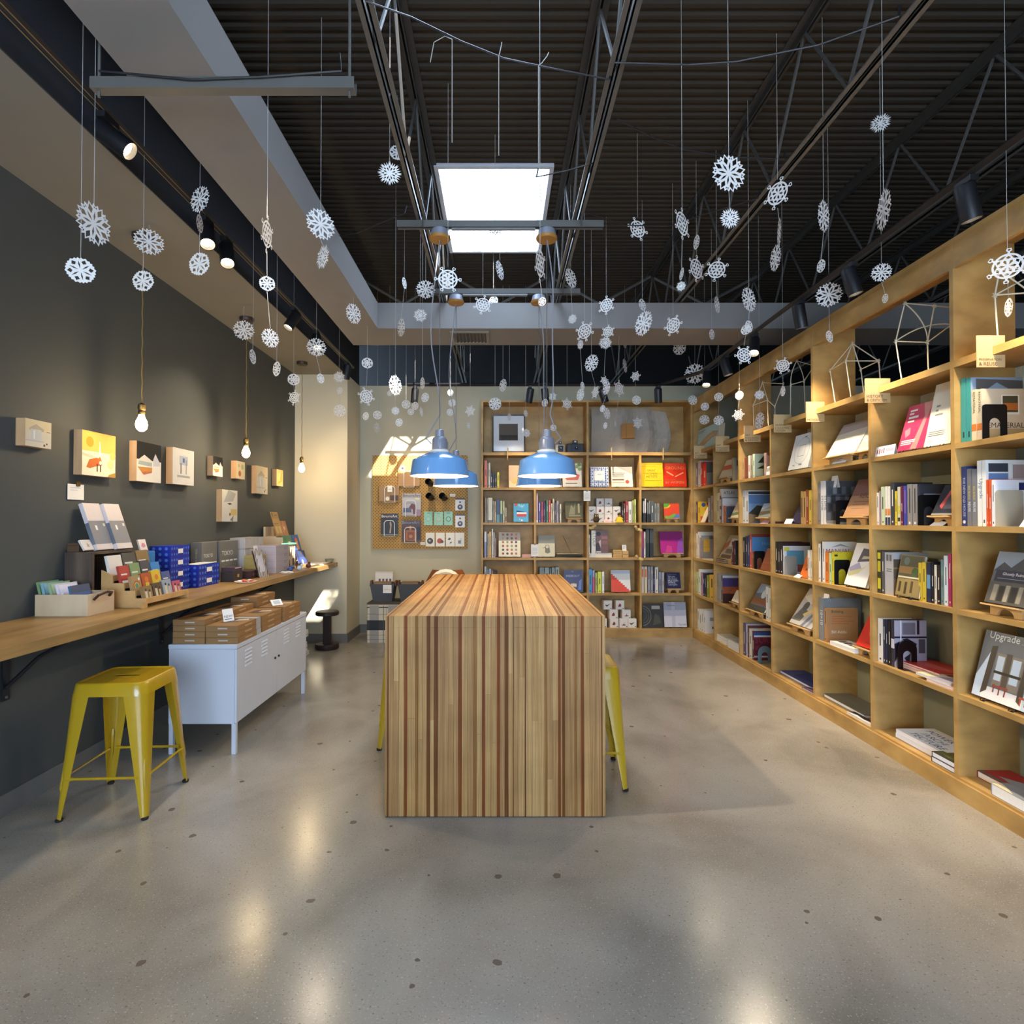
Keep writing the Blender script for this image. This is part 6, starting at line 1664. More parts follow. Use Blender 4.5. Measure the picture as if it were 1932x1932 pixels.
for k, (x_, hx, hh, lab) in enumerate(((-2.225, '7a9a6a', .155, 'green wrapped print packet at the wall end of the wooden box'), (-2.205, '7fa8b8', .15, 'shiny blue print packet second in the wooden box'), (-2.17, '9cb48c', .15, 'green-edged print packet third in the wooden box'),
                                      (-2.135, 'dcd6e4', .145, 'white print packet in the middle of the wooden box'), (-2.115, 'e4e0ea', .10, 'short white card packet in the wooden box'), (-2.075, '3a6a8c', .135, 'blue and teal landscape print in the wooden box'), (-2.03, '8a2c34', .085, 'red beaded trinket card at the strap end of the box'))):
    w_ = .13
    o = MB().box(0, .012, 0, w_, 0, hh).obj('print_packet', M(hx, 0.2 if k < 4 else 0.5, coat=0.5 if k < 3 else 0), loc=(x_, 2.805, CZ + .0095), rot=(0, rad(-14), 0))
    tag(o, lab, 'print', 'prints in the wooden box')
    if k == 5:
        art(o, lambda u, v, q: (.012 + q, u, v), w_, hh, [('r', 0, 0, 1, .3, '4fa8a0'), ('r', 0, .3, 1, .5, '3a8aa0'), ('r', 0, .5, 1, .72, '2f5a98'), ('r', 0, .72, 1, 1, '3a4a6a')])
    else:
        art(o, lambda u, v, q: (.012 + q, u, v), w_, hh, [('r', .05, .05, .95, .95, {0: '8fb080', 1: '9cc4d0', 2: 'b4c8a4', 3: 'e8e2ee', 4: 'f0ecf4', 6: 'b04a4c'}[k])])

t = thing('crate', 'dark weathered wooden crate standing on end against the wall', 'crate', (-2.1875, 3.15, CZ))
for nm, q in (('side', (-.072, .072, -.165, -.150, .0006, .285)), ('side', (-.072, .072, .150, .165, .0006, .285)), ('top', (-.072, .072, -.165, .165, .285, .298)), ('back', (-.072, -.062, -.150, .150, .0006, .285)), ('bottom', (-.062, .072, -.150, .150, .0006, .012))):
    MB().box(*q).obj(nm, CRATE, t)
ztop = CZ + .298
for k, (y_, lab) in enumerate(((3.075, 'nearer tall sketchbook with a grey band leaning on the wall'), (3.208, 'farther tall sketchbook with a grey band leaning on the wall'))):
    o = MB().box(0, .022, 0, .13, 0, .265).obj('sketchbook', M('d8ccc8', 0.6), loc=(-2.165 + .02 * k, y_ - .01, ztop + .0008), rot=(0, rad(-19), 0))
    tag(o, lab, 'sketchbook', 'sketchbooks on the crate')
    art(o, lambda u, v, q: (.022 + q, u, v), .13, .265, [('r', 0, .12, 1, .62, '84848a'), ('r', .3, .42, .42, .52, 'e4e4e0'), ('r', .8, .5, .92, .56, 'd8d4c4')])
    art(o, lambda u, v, q: (u, -q, v), .022, .265, [('r', 0, .12, 1, .58, '6a7078')], 'band')
o = MB().bevbox(0, .06, 0, .05, 0, .045, .003).obj('small_wood_box', M('5c4028', 0.7), loc=(-2.255, 2.995, ztop + .0006))
tag(o, 'little brown wooden box on the crate by the wall', 'box')
MB().box(0, .0605, -.0005, .0505, .032, .034).obj('lid_line', BLACK, o)
o = MB().box(0, .01, 0, .075, 0, .06).obj('bound_card', M('d8d0c8', 0.6), loc=(-2.165, 2.988, ztop + .0062), rot=(0, rad(-30), 0))
tag(o, 'small cream card with a sketch leaning on the crate', 'card')
art(o, lambda u, v, q: (.01 + q, u, v), .075, .06, [('p', [(.4, .3), (.5, .7), (.65, .5), (.6, .25)], 'a89a90')])

# tiered card rack
t = thing('card_rack', 'tiered pale wooden rack filled with greeting cards', 'card rack', (-2.03, 3.25, CZ))
for s_ in (-.205, .195):
    MB().prism([(-.08, .0006), (.16, .0006), (.16, .05), (.10, .05), (.10, .09), (.04, .09), (.04, .13), (-.02, .13), (-.02, .17), (-.08, .20)], s_, s_ + .01, lambda u, v, q: (u, q, v)).obj('side_panel', EASEL, t)
for k in range(4):
    xk_, zk = .145 - .06 * k, .02 + .04 * k
    MB().box(xk_, xk_ + .008, -.195, .195, zk, zk + .03).obj('lip', EASEL, t)
    MB().box(xk_ - .05, xk_, -.195, .195, zk, zk + .006).obj('tier', EASEL, t)
MB().box(.145, .30 - .14, -.235, -.205, .0006, .03).obj('foot', EASEL, t)
cards = []
cc = [('8a7048', 'brown'), ('5a4838', 'dark brown'), ('9aa8b4', 'silver'), ('c0586a', 'pink'), ('a8885c', 'kraft rainbow'), ('b4552c', 'orange bear'), ('d8b83a', 'yellow bear'), ('4a5a8a', 'blue'), ('b04038', 'red'), ('7f9a68', 'green'), ('4a4a50', 'grey'), ('3f86c8', 'sky blue'), ('e4ddd2', 'white'), ('54504c', 'charcoal')]
k = 0
for tier in range(4):
    n_ = (4, 4, 4, 3)[tier]
    for i in range(n_):
        hx, nm_ = cc[k % len(cc)]
        w_ = .36 / n_ - .008
        hh = (.085, .10, .115, .13)[tier] + .008 * ((i * 7) % 3)
        o = MB().box(-.014, 0, 0, w_, 0, hh).obj('greeting_cards', M(hx, 0.4, var=0.1), loc=(-2.03 + .142 - .06 * tier - .002, 3.25 - .185 + i * .37 / n_, CZ + .0268 + .04 * tier), rot=(0, rad(-12), 0))
        tag(o, f'{nm_} greeting card pack, {NUM[i]} in {["front", "second", "third", "back"][tier]} tier of rack', 'card', 'greeting cards in the rack')
        it = [[('c', .5, .45, .32, 'c04a3c'), ('c', .5, .45, .25, 'd8b83a'), ('c', .5, .45, .18, '4a8a7a'), ('r', 0, 0, 1, .35, hx), ('c', .8, .8, .1, 'e8e0d0')] if nm_ == 'kraft rainbow' else
              [('r', .2, .2, .45, .7, 'd8c8a8'), ('c', .33, .75, .1, '3a2c24'), ('r', .6, .2, .8, .6, 'c4b090'), ('c', .7, .68, .09, '3a2c24')] if tier == 0 else
              [('c', .5, .65, .2, 'd87a34'), ('r', .3, .1, .7, .5, 'dcc040')] if 'bear' in nm_ else [('r', .1, .1, .9, .3, 'e0dcd4'), ('r', .1, .55, .7, .62, 'e0dcd4')]][0]
        art(o, lambda u, v, q: (q, u, v), w_, hh, it)
        k += 1
a_ = (-2.17, 3.46)
o = MB().bevbox(0, .075, 0, .09, 0, .12, .003).obj('blue_gift_box', M('2f7cc4', 0.4), loc=(-2.20, 3.455, CZ + .165))
o.location.z = z0
o.scale = (1, 1, 2.3)
tag(o, 'plain sky blue box behind the card rack', 'box')
MB().box(0.0, .0752, -.0004, .0902, .085, .0855).obj('lid_line', M('2464a0', 0.5), o)
o = MB().box(0, .01, 0, .07, 0, .07).obj('bound_card', M('e8dcd8', 0.6), loc=(-2.17, 3.46, z0 + .2765), rot=(0, rad(-16), 0))
tag(o, 'white card with a pink blot on the sky blue box', 'card')
art(o, lambda u, v, q: (.01 + q, u, v), .07, .07, [('p', [(.2, .4), (.4, .7), (.7, .65), (.85, .4), (.5, .25)], 'd08a98')])

# blue dotted storage boxes
NAVYB = M('1a2fa0', 0.45, var=0.04)


def dotted(x0, x1, y0, y1, z, h, label):
    t = thing('dotted_box', label, 'storage box', (x0, y0, z + .0006), group='blue dotted storage boxes')
    w, d = x1 - x0, y1 - y0
    MB().box(.003, w - .003, .003, d - .003, 0, h - .03).obj('body', NAVYB, t)
    MB().box(0, w, 0, d, h - .032, h - .001).obj('lid', NAVYB, t)
    it = [('c', .2 + .3 * i, .25 + .5 * j, .075, '4c78d0') for i in range(3) for j in range(2)]
    art(t, lambda u, v, q: (u, -q, v), w, h, it, 'dots')
    it = [('c', .07 + .12 * i, .25 + .5 * j, .034, '4c78d0') for i in range(8) for j in range(2) if not (3 <= i <= 4)]
    art(t, lambda u, v, q: (w + q, u, v), d, h, it, 'dots')
    MB().box(w, w + .002, d * .38, d * .62, h * .3, h * .7).obj('label_holder', WHITE, t)
    return t


for k in range(4):
    dotted(-2.255, -2.12, 3.70, 3.93, CZ + k * .0745, .074, f'blue dotted box, {["bottom", "second", "third", "top"][k]} of the taller stack by the wall')
for k in range(2):
    dotted(-2.20, -2.07, 3.95, 4.24, CZ + k * .0775, .077, f'blue dotted box, {["lower", "upper"][k]} of the two at the counter front')
o = MB().box(-2.19, -2.08, 3.96, 4.23, CZ + .1567, CZ + .1578).obj('white_sheet', WHITE)
tag(o, 'white sheet on top of the two blue dotted boxes', 'paper')

# grey TOKYO game boxes
for k, (y0_, lab) in enumerate(((4.20, 'grey TOKYO HIGHWAY box standing behind the other'), (4.45, 'grey TOKYO HIGHWAY box with its front in view'))):
    t = thing('game_box', lab, 'game box', (-2.262 + .01 * k, y0_, z0), group='grey game boxes')
    w, d, h = .085, .225 if k == 0 else .30, .30
    MB().bevbox(0, w, 0, d, 0, h, .002).obj('body', M('6e6d68', 0.5), t)
    art(t, lambda u, v, q: (w + q, u, v), d, h, [('t', 'TOKYO', .1, .62, .6, 'e8e6e0'), ('r', .08, .46, .25, .5, 'e8e6e0'), ('r', .3, .46, .48, .5, 'e8e6e0'), ('r', .53, .46, .7, .5, 'e8e6e0'), ('r', .75, .46, .95, .5, 'e8e6e0'), ('t', 'HIGHWAY', .1, .26, .8, '8a8a88')])
    art(t, lambda u, v, q: (u, -q, v), w, h, [('t', 'TOKYO HIGHWAY', .42, .85, .62, 'b8b6b0', True)], 'spine_print')


def cbox(name, label, cat, x0, x1, y0, y1, z, h, hx, front=None, side=None, grp=None):
    t = thing(name, label, cat, (x0, y0, z + .0006), group=grp)
    w, d = x1 - x0, y1 - y0
    MB().bevbox(0, w, 0, d, 0, h, .002).obj('body', M(hx, 0.5, var=0.06), t)
    MB().box(-.0004, w + .0004, -.0004, d + .0004, h * .7, h * .71).obj('lid_line', M('3a3632', 0.7), t)
    if front:
        art(t, lambda u, v, q: (w + q, u, v), d, h, front)
    if side:
        art(t, lambda u, v, q: (u, -q, v), w, h, side, 'side_print')
    return t


cbox('small_box', 'small dark box with brass label before the TOKYO box', 'box', -2.10, -2.0, 4.32, 4.47, CZ, .075, '37302e', [('r', .4, .4, .6, .7, 'b89a5c')])
cbox('small_box', 'lilac topped small dark box on the dark box', 'box', -2.10, -2.0, 4.33, 4.46, CZ + .0765, .03, '4a3540', [('r', .1, .7, .9, .95, 'c4b4c0')])
cbox('small_box', 'small patterned maroon box beside the striped frame', 'box', -2.06, -1.97, 4.55, 4.70, CZ, .06, '40262a', [('c', .3, .5, .08, '7a4a4c'), ('c', .6, .5, .08, '7a4a4c')])
for k in range(4):
    cbox('game_box', f'pale grey puzzle box, {NUM[k]} of the upright row behind the striped frame', 'box', -2.258, -2.13, 4.80 + .095 * k, 4.89 + .095 * k, CZ, .315, 'b4b0ac', [('r', .2, .5, .35, .6, '2c2a28'), ('r', .2, .7, .35, .78, '2c2a28'), ('r', .6, .5, .75, .62, '2c2a28'), ('c', .65, .75, .1, '2c2a28'), ('r', .2, .3, .4, .4, '4a5a8a')] if k == 3 else None, grp='pale grey puzzle boxes')
for k in range(2):
    cbox('yellow_box', f'{["lower", "upper"][k]} of two dull yellow boxes behind the striped frame', 'box', -2.12, -2.02, 4.76, 4.96, CZ + k * .085, .084, 'b09c5a', grp='dull yellow boxes')
card_t = MB().box(0, .003, 0, .07, 0, .08).obj('shelf_card', WHITE, loc=(-2.05, 4.80, z0 + .1705), rot=(0, rad(-8), 0))
tag(card_t, 'white printed card standing on the dull yellow boxes', 'card')
art(card_t, lambda u, v, q: (.003 + q, u, v), .07, .08, [('r', .2, .3, .8, .7, '8a9aa8')])
# striped frame
t = thing('striped_frame', 'black and white diagonally striped picture frame leaning on a prop', 'picture frame', (-1.93, 4.62, z0), (0, rad(-15), rad(-4)))
W_, H_ = .15, .225
MB().box(-.012, 0, 0, W_, 0, H_).obj('back', M('3a2420', 0.5), t)
it = [('r', 0, 0, 1, 1, 'ece8e2')]
for k in range(-8, 12):
    a0 = k * .14
    q = [(a0, 0), (a0 + .07, 0), (a0 + .07 + .5, 1), (a0 + .5, 1)]
    c = []
    for i in range(4):      # clip to the frame in u
        u0, v0 = q[i]
        u1, v1 = q[(i + 1) % 4]
        for lim in (0, 1):
            pass
        c.append((min(1, max(0, u0)), v0))
    if len(set(c)) > 2 and a0 > -.5 and a0 < .95:
        it.append(('p', q if a0 >= 0 and a0 + .57 <= 1 else [(min(1, max(0, u)), v if 0 <= u <= 1 else (v + ((0 - u) / .5 if u < 0 else (1 - u) / .5))) for u, v in q], '1c1a1c'))
art(t, lambda u, v, q: (q, u, v), W_, H_, it, 'stripes')
MB().box(0.0005, .004, W_ * .25, W_ * .75, H_ * .2, H_ * .8).obj('picture', M('c8c6d4', 0.3), t)
MB().tube([(-.012, W_ * .5, H_ * .5), (-.085, W_ * .5, .022)], .006, 5).obj('prop', M('3a2420', 0.5), t)
for k in range(4):
    cbox('lavender_box', f'pale lavender flat box, {["bottom", "second", "third", "top"][k]} of the stack by the facade model', 'box', -2.125, -1.95, 5.0, 5.30, CZ + k * .0605, .06, 'b0a8b0', [('r', .65, .3, .72, .7, '8a8690'), ('r', .8, .3, .87, .7, '8a8690')], grp='lavender boxes')
o = MB().box(-2.262, -2.25, 5.22, 5.52, CZ + .0006, CZ + .29).obj('grey_panel', M('8a8672', 0.6))
tag(o, 'plain grey-green panel leaning behind the lavender boxes', 'panel')
MB().box(-2.2505, -2.2495, 5.24, 5.5, CZ + .02, CZ + .27).obj('face', M('94907c', 0.6), o)

# print rack at the far end
t = thing('print_rack', 'tall raked wooden print rack at the far end of the counter', 'print rack', (-2.12, 5.68, z0))
MB().box(-.10, .06, -.24, -.228, 0, .30).obj('side_panel', PALEWOOD, t)
MB().box(-.10, .06, .228, .24, 0, .30).obj('side_panel', PALEWOOD, t)
MB().box(-.12, -.10, -.24, .24, 0, .40).obj('back_panel', PALEWOOD, t)
MB().box(-.10, .06, -.228, .228, .14, .15).obj('ledge', PALEWOOD, t)
MB().box(-.10, -.005, -.228, .228, .30, .31).obj('ledge', PALEWOOD, t)
MB().box(.06, .07, -.24, .24, 0, .05).obj('lip', PALEWOOD, t)
for (y_, w_, z_, h_, x_, hx, items, lab) in (
        (5.46, .17, .312, .24, -2.15, 'b08c54', [('r', 0, .72, 1, 1, '9a7844'), ('r', .1, .8, .2, .95, '2a2018'), ('r', .45, .84, .8, .88, '6a5030'), ('r', .1, .1, .45, .4, 'cfae74'), ('r', .55, .1, .9, .4, 'cfae74'), ('r', .1, .5, .7, .52, '5a4428')], 'tall kraft print with house outlines in the rack'),
        (5.67, .16, .312, .15, -2.17, 'a06c48', [('p', [(.1, 0), (.1, .5), (.5, 1), (.9, .5), (.9, 0)], 'b07a58'), ('c', .5, .5, .12, 'd8b898'), ('c', .3, .3, .1, 'c49474')], 'brown gabled house print at the back of the rack'),
        (5.47, .22, .152, .17, -2.06, '5a8a68', [('r', .3, .1, .6, .35, 'd8923c'), ('r', .5, .5, .8, .65, 'd8cdb8'), ('r', .7, .1, .95, .3, 'e0dcc0'), ('r', 0, .7, .4, 1, '47785c')], 'green and orange collage print in the rack'),
        (5.70, .19, .152, .17, -2.06, '3f62a4', [('c', .55, .6, .2, 'd86a38'), ('p', [(.35, .1), (.75, .1), (.65, .6), (.45, .6)], 'e09a5c'), ('r', 0, 0, 1, .08, '2a3c60')], 'blue print with an orange rocket in the rack'),
        (5.66, .24, .002, .16, -2.0, '4a5890', [('r', 0, .6, 1, 1, '3c4668'), ('c', .5, .3, .1, 'a8b8e0'), ('r', 0, 0, 1, .14, 'c08a4c')], 'navy evening print lowest in the rack')):
    o = MB().box(-.004, 0, 0, w_, 0, h_).obj('art_print', M(hx, 0.5, var=0.08, scale=20), loc=(x_ + .03, y_, z0 + z_), rot=(0, rad(-16), 0))
    tag(o, lab, 'print', 'prints in the rack')
    art(o, lambda u, v, q: (q, u, v), w_, h_, items)

# facade model, toys, plates and papers
t = thing('facade_model', 'wooden house facade model with cut-out windows', 'model house', (-1.98, 5.36, z0))
win = lambda x, z, w, h: [(x, z), (x + w, z), (x + w, z + h), (x, z + h)]
MB().prism([(0, 0), (.17, 0), (.17, .235), (0, .235)], 0, .008, lambda u, v, q: (q, u, v), holes=[win(.02, .13, .035, .08), win(.075, .13, .035, .08), win(.128, .13, .03, .08), win(.02, .02, .04, .07)]).obj('front', M('c2ae98', 0.6), t)
MB().prism([(0, 0), (.06, 0), (.06, .235), (0, .235)], .17, .178, lambda u, v, q: (-u + .008, q, v), holes=[win(.015, .12, .03, .08)]).obj('side_wall', M('8a6c50', 0.6), t)
MB().box(-.055, .02, -.01, .19, .235, .247).obj('roof', M('6fae8c', 0.5), t)
MB().box(.008, .010, .10, .15, .0, .1).obj('door', M('2c241e', 0.5), t)
for k, (x_, y_, hx, lab) in enumerate(((-1.89, 5.18, '3c5a9a', 'little blue bird toy before the lavender boxes'), (-1.85, 5.30, 'bcd0dc', 'little pale blue bird toy at the counter edge'), (-1.90, 5.42, '6a3a28', 'little brown wooden animal before the facade model'), (-1.85, 5.55, '5a2c20', 'dark wooden wheeled toy near the counter edge'))):
    t = thing('wooden_toy', lab, 'toy', (x_, y_, z0), (0, 0, rad(30 * k)), group='small toys on the counter')
    mb = MB().lathe([(0, 0.004), (0.018, 0.006), (0.026, 0.02), (0.022, 0.036), (0.010, 0.044), (0, 0.045)], 12)
    mb.obj('body', M(hx, 0.5), t, smooth=True)
    MB().lathe([(0, 0), (0.012, 0.004), (0.014, 0.014), (0.008, 0.022), (0, 0.024)], 10).obj('head', M(hx, 0.5), t, smooth=True, loc=(.02, 0, .036))
    MB().tube([(.032, 0, .05), (.046, 0, .047)], [.004, .0008], 6).obj('beak', M('d8b070', 0.5), t)
    for s_ in (-1, 1):
        MB().lathe([(0, -.003), (.007, -.003), (.007, .003), (0, .003)], 8).obj('foot', M('d8c8b0', 0.6), t, loc=(0, s_ * .012, .0036))
for cx_, cy_, r_, hx, lab, deco in ((-1.90, 4.30, .075, 'e2c8b4', 'round tray of red and white ornaments', ('b8402c', 'e8e4dc', 'c05038', 'ece8e0', 'b8402c')), (-1.86, 5.02, .06, 'd8cfc4', 'round tray of white ornaments', ('e4e0da', 'dcd8d2', 'e8e4de', 'e0dcd6'))):
    t = thing('ornament_tray', lab, 'tray', (cx_, cy_, z0), group='ornament trays')
    MB().lathe([(0, 0), (r_, 0.001), (r_ + .006, .008), (r_ + .003, .009), (r_ - .004, .004), (0, .003)], 24).obj('dish', M(hx, 0.5), t, smooth=True)
    for i, c_ in enumerate(deco):
        w_ = 2 * pi * i / len(deco)
        MB().lathe([(0, 0), (.018, .002), (.02, .008), (.012, .014), (0, .016)], 10).obj('ornament', M(c_, 0.4), t, smooth=True, loc=(r_ * .58 * cos(w_), r_ * .58 * sin(w_), .0035))
for k in range(3):
    o = MB().box(0, .2, 0, .22, 0, .004).obj('paper_sheet', M('eeeae2', 0.6), loc=(-2.03 - .01 * k, 5.95 + .02 * k, z0 + k * .0045), rot=(0, 0, rad(4 - 5 * k)))
    tag(o, f'white sheet, {["lowest", "middle", "top"][k]} of the papers in the sunlit counter corner', 'paper', 'papers at the counter end')
    art(o, lambda u, v, q: (u, v, .004 + q), .2, .22, [('r', .1, .8, .6, .82, 'b8b4ac'), ('r', .1, .7, .8, .71, 'c4c0b8')])
t = thing('glass_bowl', 'little clear glass bowl at the very end of the counter', 'bowl', (-1.85, 6.24, z0))
MB().lathe([(0, .002), (.03, .002), (.045, .025), (.048, .045), (.046, .045), (.042, .025), (.028, .005), (0, .005)], 20).obj('bowl', M('dfe8e8', 0.05, trans=0.9, var=0), t, smooth=True)
MB().lathe([(0, .006), (.025, .008), (.02, .02), (0, .024)], 12).obj('sweets', M('d8b040', 0.5), t, smooth=True)
o = MB().box(0, .12, 0, .09, 0, .006).obj('folded_leaflet', M('d4d6e0', 0.5), loc=(-2.02, 2.02, z0), rot=(0, 0, rad(15)))
tag(o, 'white folded leaflet at the near end of the counter', 'leaflet')
MB().box(.001, .119, .001, .03, .006, .0065).obj('fold', M('b8bac8', 0.5), o)

# ------------------------------------------------------------------ kraft boxes on the cabinet
KRAFT = M('8f6a3f', 0.8, var=0.08, scale=12)


def kraft(x0, y0, z, label, w=.186, d=.318, h=.0345):
    t = thing('kraft_box', label, 'box', (x0, y0, z + .0006), group='kraft boxes on the white cabinet')
    MB().box(0, w, 0, d, 0, h - .0008).obj('body', KRAFT, t)
    MB().box(w * .38, w * .68, -.001, 0, h * .4, h * .62).obj('edge_label', M('b8aca0', 0.5), t)
    MB().box(w, w + .001, d * .3, d * .6, h * .4, h * .62).obj('edge_label', M('b8986c', 0.5), t)
    return t


stacks = [(-1.900, 3.345, 4, 'near wall-side'), (-1.708, 3.345, 3, 'near door-side'), (-1.900, 3.69, 4, 'middle wall-side'), (-1.708, 3.69, 3, 'middle door-side'), (-1.900, 4.06, 5, 'far wall-side'), (-1.708, 4.06, 3, 'far door-side')]
for x_, y_, n_, nm_ in stacks:
    for k in range(n_):
        o = kraft(x_ + random.uniform(-.002, .002), y_ + random.uniform(-.003, .003), ch + k * .0352, f'kraft box, {NUM[k]} from the bottom of the {nm_} stack')
        if k == n_ - 1:
            art(o, lambda u, v, q: (u, v, .0337 + q), .186, .318, [('p', [(.2, .3), (.7, .35), (.8, .8), (.3, .75)], '4a3830'), ('p', [(.5, .5), (.9, .6), (.8, .75), (.5, .7)], 'c4b8ac')], 'lid_print')
        if nm_ == 'near door-side':
            MB().box(.05, .1865, .255, .3185, .0, .0342).obj('grey_sleeve', M('a8a4a4', 0.6), o)
for x_, y_, z_, w_, h_, hx_items, lab in ((-1.66, 3.46, ch + 3 * .0352, .055, .075, [('t', 'NEW!', .1, .3, .8, '2a2428'), ('r', .1, .15, .8, .2, '2a2428')], 'white card reading NEW! on the kraft boxes'), (-1.62, 4.10, ch + 3 * .0352, .07, .05, [('r', .2, .2, .8, .8, 'b8c4c4')], 'white tent card on the far kraft boxes')):
    o = MB().box(0, .002, 0, w_ * 1.2, 0, h_).obj('shelf_card', WHITE, loc=(x_, y_, z_ + .0006), rot=(0, rad(-18 if h_ > .06 else -40), rad(-35)))
    tag(o, lab, 'card', 'cards on the kraft boxes')
    art(o, lambda u, v, q: (.002 + q, u, v), w_ * 1.2, h_, hx_items)

# ------------------------------------------------------------------ floor things at the back
DKW = M('2c1f1c', 0.5, var=0.2, scale=8)
t = thing('spool_stool', 'low dark wooden spool-shaped stool before the column', 'stool', (-1.82, 6.06, 0))
MB().lathe([(0, 0.0), (.115, 0), (.122, .01), (.122, .045), (.114, .055), (0, .056)], 28).obj('base', DKW, t, smooth=True)
MB().box(-.035, .035, -.035, .035, .056, .352).obj('post', DKW, t)
MB().lathe([(0, .352), (.112, .352), (.120, .36), (.120, .385), (.112, .394), (0, .395)], 28).obj('seat', DKW, t, smooth=True)
zc_ = 0
for k in range(7):
    h_ = [.05, .035, .06, .03, .05, .04, .03][k]
    o = MB().bevbox(-.1, .1, -.14, .14, 0, h_ - .001, .003).obj('paper_ream', M(['dcdad4', 'c9c8c4', 'e0ded8', 'd4d2cc', 'c4c4c0', 'dcdad6', 'e4e2dc'][k], 0.6), loc=(-1.99 + .01 * ((k * 3) % 4), 5.46 + .01 * ((k * 5) % 3), zc_ + .0006), rot=(0, 0, rad(3 * ((k % 3) - 1))))
    tag(o, f'white paper bundle, {NUM[k]} from the floor behind the cabinet', 'paper', 'stacked paper bundles')
    MB().box(.1, .1006, -.138, .138, h_ * .45, h_ * .55).obj('sheet_gap', M('8a8a86', 0.8), o)
    zc_ += h_

t = thing('plaid_chest', 'storage chest covered in black, grey and cream plaid cloth', 'chest', (-1.17, 6.55, 0))
MB().bevbox(-.30, .30, -.20, .20, .0006, .42, .01).obj('body', M('cfc6ae', 0.9, var=0.05), t)
it = [('r', .0, .33, 1, .6, '2a2824'), ('r', .0, .93, 1, .96, '3a3834')]
for i in range(3):
    it += [('r', .05 + .34 * i, 0, .22 + .34 * i, 1, '9a948a'), ('r', .05 + .34 * i, .33, .22 + .34 * i, .6, '0e0e0e'), ('r', .30 + .34 * i, 0, .31 + .34 * i, 1, '4a4640'), ('r', .36 + .34 * i, 0, .365 + .34 * i, 1, '4a4640')]
it += [('r', 0, .2, 1, .21, '5a564e'), ('r', 0, .76, 1, .77, '5a564e'), ('r', 0, .08, 1, .09, '5a564e')]
art(t, lambda u, v, q: (-.30 + u, -.20 - q, v), .6, .41, it, 'plaid')
MB().bevbox(-.302, .302, -.202, .202, .4205, .436, .004).obj('lid', M('4a463e', 0.9), t)
FELT = M('50545a', 0.95, var=0.1, scale=30)
for k, (x_, w_, lab) in enumerate(((-1.455, .27, 'grey felt bin with a red tag on the plaid chest'), (-1.145, .26, 'grey felt bin without a tag on the plaid chest'))):
    t = thing('felt_bin', lab, 'storage bin', (x_, 6.42, .4366), group='grey felt bins')
    b_ = .03
    vs = [(b_, b_, 0), (w_ - b_, b_, 0), (w_ - b_, .22 - b_, 0), (b_, .22 - b_, 0), (0, 0, .2), (w_, 0, .2), (w_, .22, .2), (0, .22, .2),
          (.006, .006, .2), (w_ - .006, .006, .2), (w_ - .006, .214, .2), (.006, .214, .2), (b_ + .006, b_ + .006, .01), (w_ - b_ - .006, b_ + .006, .01), (w_ - b_ - .006, .214 - b_, .01), (b_ + .006, .214 - b_, .01)]
    fs = [(0, 3, 2, 1), (0, 1, 5, 4), (1, 2, 6, 5), (2, 3, 7, 6), (3, 0, 4, 7), (4, 5, 9, 8), (5, 6, 10, 9), (6, 7, 11, 10), (7, 4, 8, 11), (8, 9, 13, 12), (9, 10, 14, 13), (10, 11, 15, 14), (11, 8, 12, 15), (12, 13, 14, 15)]
    MB().add(vs, fs).obj('body', FELT, t)
    for xx in (-.004, w_ + .004):
        MB().tube([(xx, .06, .17), (xx, .08, .225), (xx, .14, .225), (xx, .16, .17)], .011, 6).obj('leather_handle', M('6a3c28', 0.5), t)
    if k == 0:
        tg = MB().box(w_ * .55, w_ * .9, -.004, -.002, .1, .19).obj('tag', WHITE, t)
        art(tg, lambda u, v, q: (w_ * .55 + u, -.004 - q, .1 + v), w_ * .35, .09, [('t', 'Tomorrow', .1, .4, .8, 'b8303c')])
    pc = MB().box(.03, w_ - .04, .05, .17, .012, .215).obj('wrapped_goods', M('8a6a48', 0.7), loc=(x_, 6.42, .4366))
    tag(pc, f'brown paper goods inside the {["tagged", "untagged"][k]} felt bin', 'goods')
    MB().box(.031, w_ - .041, .049, .05, .19, .2).obj('paper_band', M('b08a5c', 0.6), pc)
o = MB().box(0, .2, 0, .03, 0, .16).obj('clear_pouch', M('d4d0c8', 0.2, var=0.02), loc=(-1.43, 6.57, .60), rot=(-rad(10), 0, 0))
tag(o, 'pale clear pouch with dark figures rising behind the tagged bin', 'pouch')
art(o, lambda u, v, q: (u, -q, v), .2, .16, [('r', .2 + .2 * i, .1, .32 + .2 * i, .5, '4a3c44') for i in range(4)] + [('r', .0, .9, 1, .95, 'b0aca4')])

# chair at the far end of the table
t = thing('shell_chair', 'brown shell chair with a cream cushion behind the table', 'chair', (-.46, 5.22, 0), (0, 0, pi))
SHELL = M('7a4420', 0.4, var=0.1)
nu, nv = 12, 10
vs = []
for j in range(nv + 1):
    g = j / nv
    for i in range(nu + 1):
        f = i / nu - .5
        if g < .5:
            y_, z_ = -.22 + .42 * (g / .5), .45 - .03 * sin(pi * g / .5)
        else:
            q_ = (g - .5) / .5
            y_, z_ = .20 + .10 * q_ + .02 * sin(pi * q_), .45 + .47 * q_
        wid = .44 if g < .5 else .44 - .04 * ((g - .5) / .5) ** 2
        if g > .75:
            wid -= .14 * ((g - .75) / .25) ** 2
        vs.append((f * wid, y_ + (-.35 * f * f if g > .5 else 0), z_ + .12 * f * f * (g < .6)))
fs = [(j * (nu + 1) + i, j * (nu + 1) + i + 1, (j + 1) * (nu + 1) + i + 1, (j + 1) * (nu + 1) + i) for j in range(nv) for i in range(nu)]
n_ = len(vs)
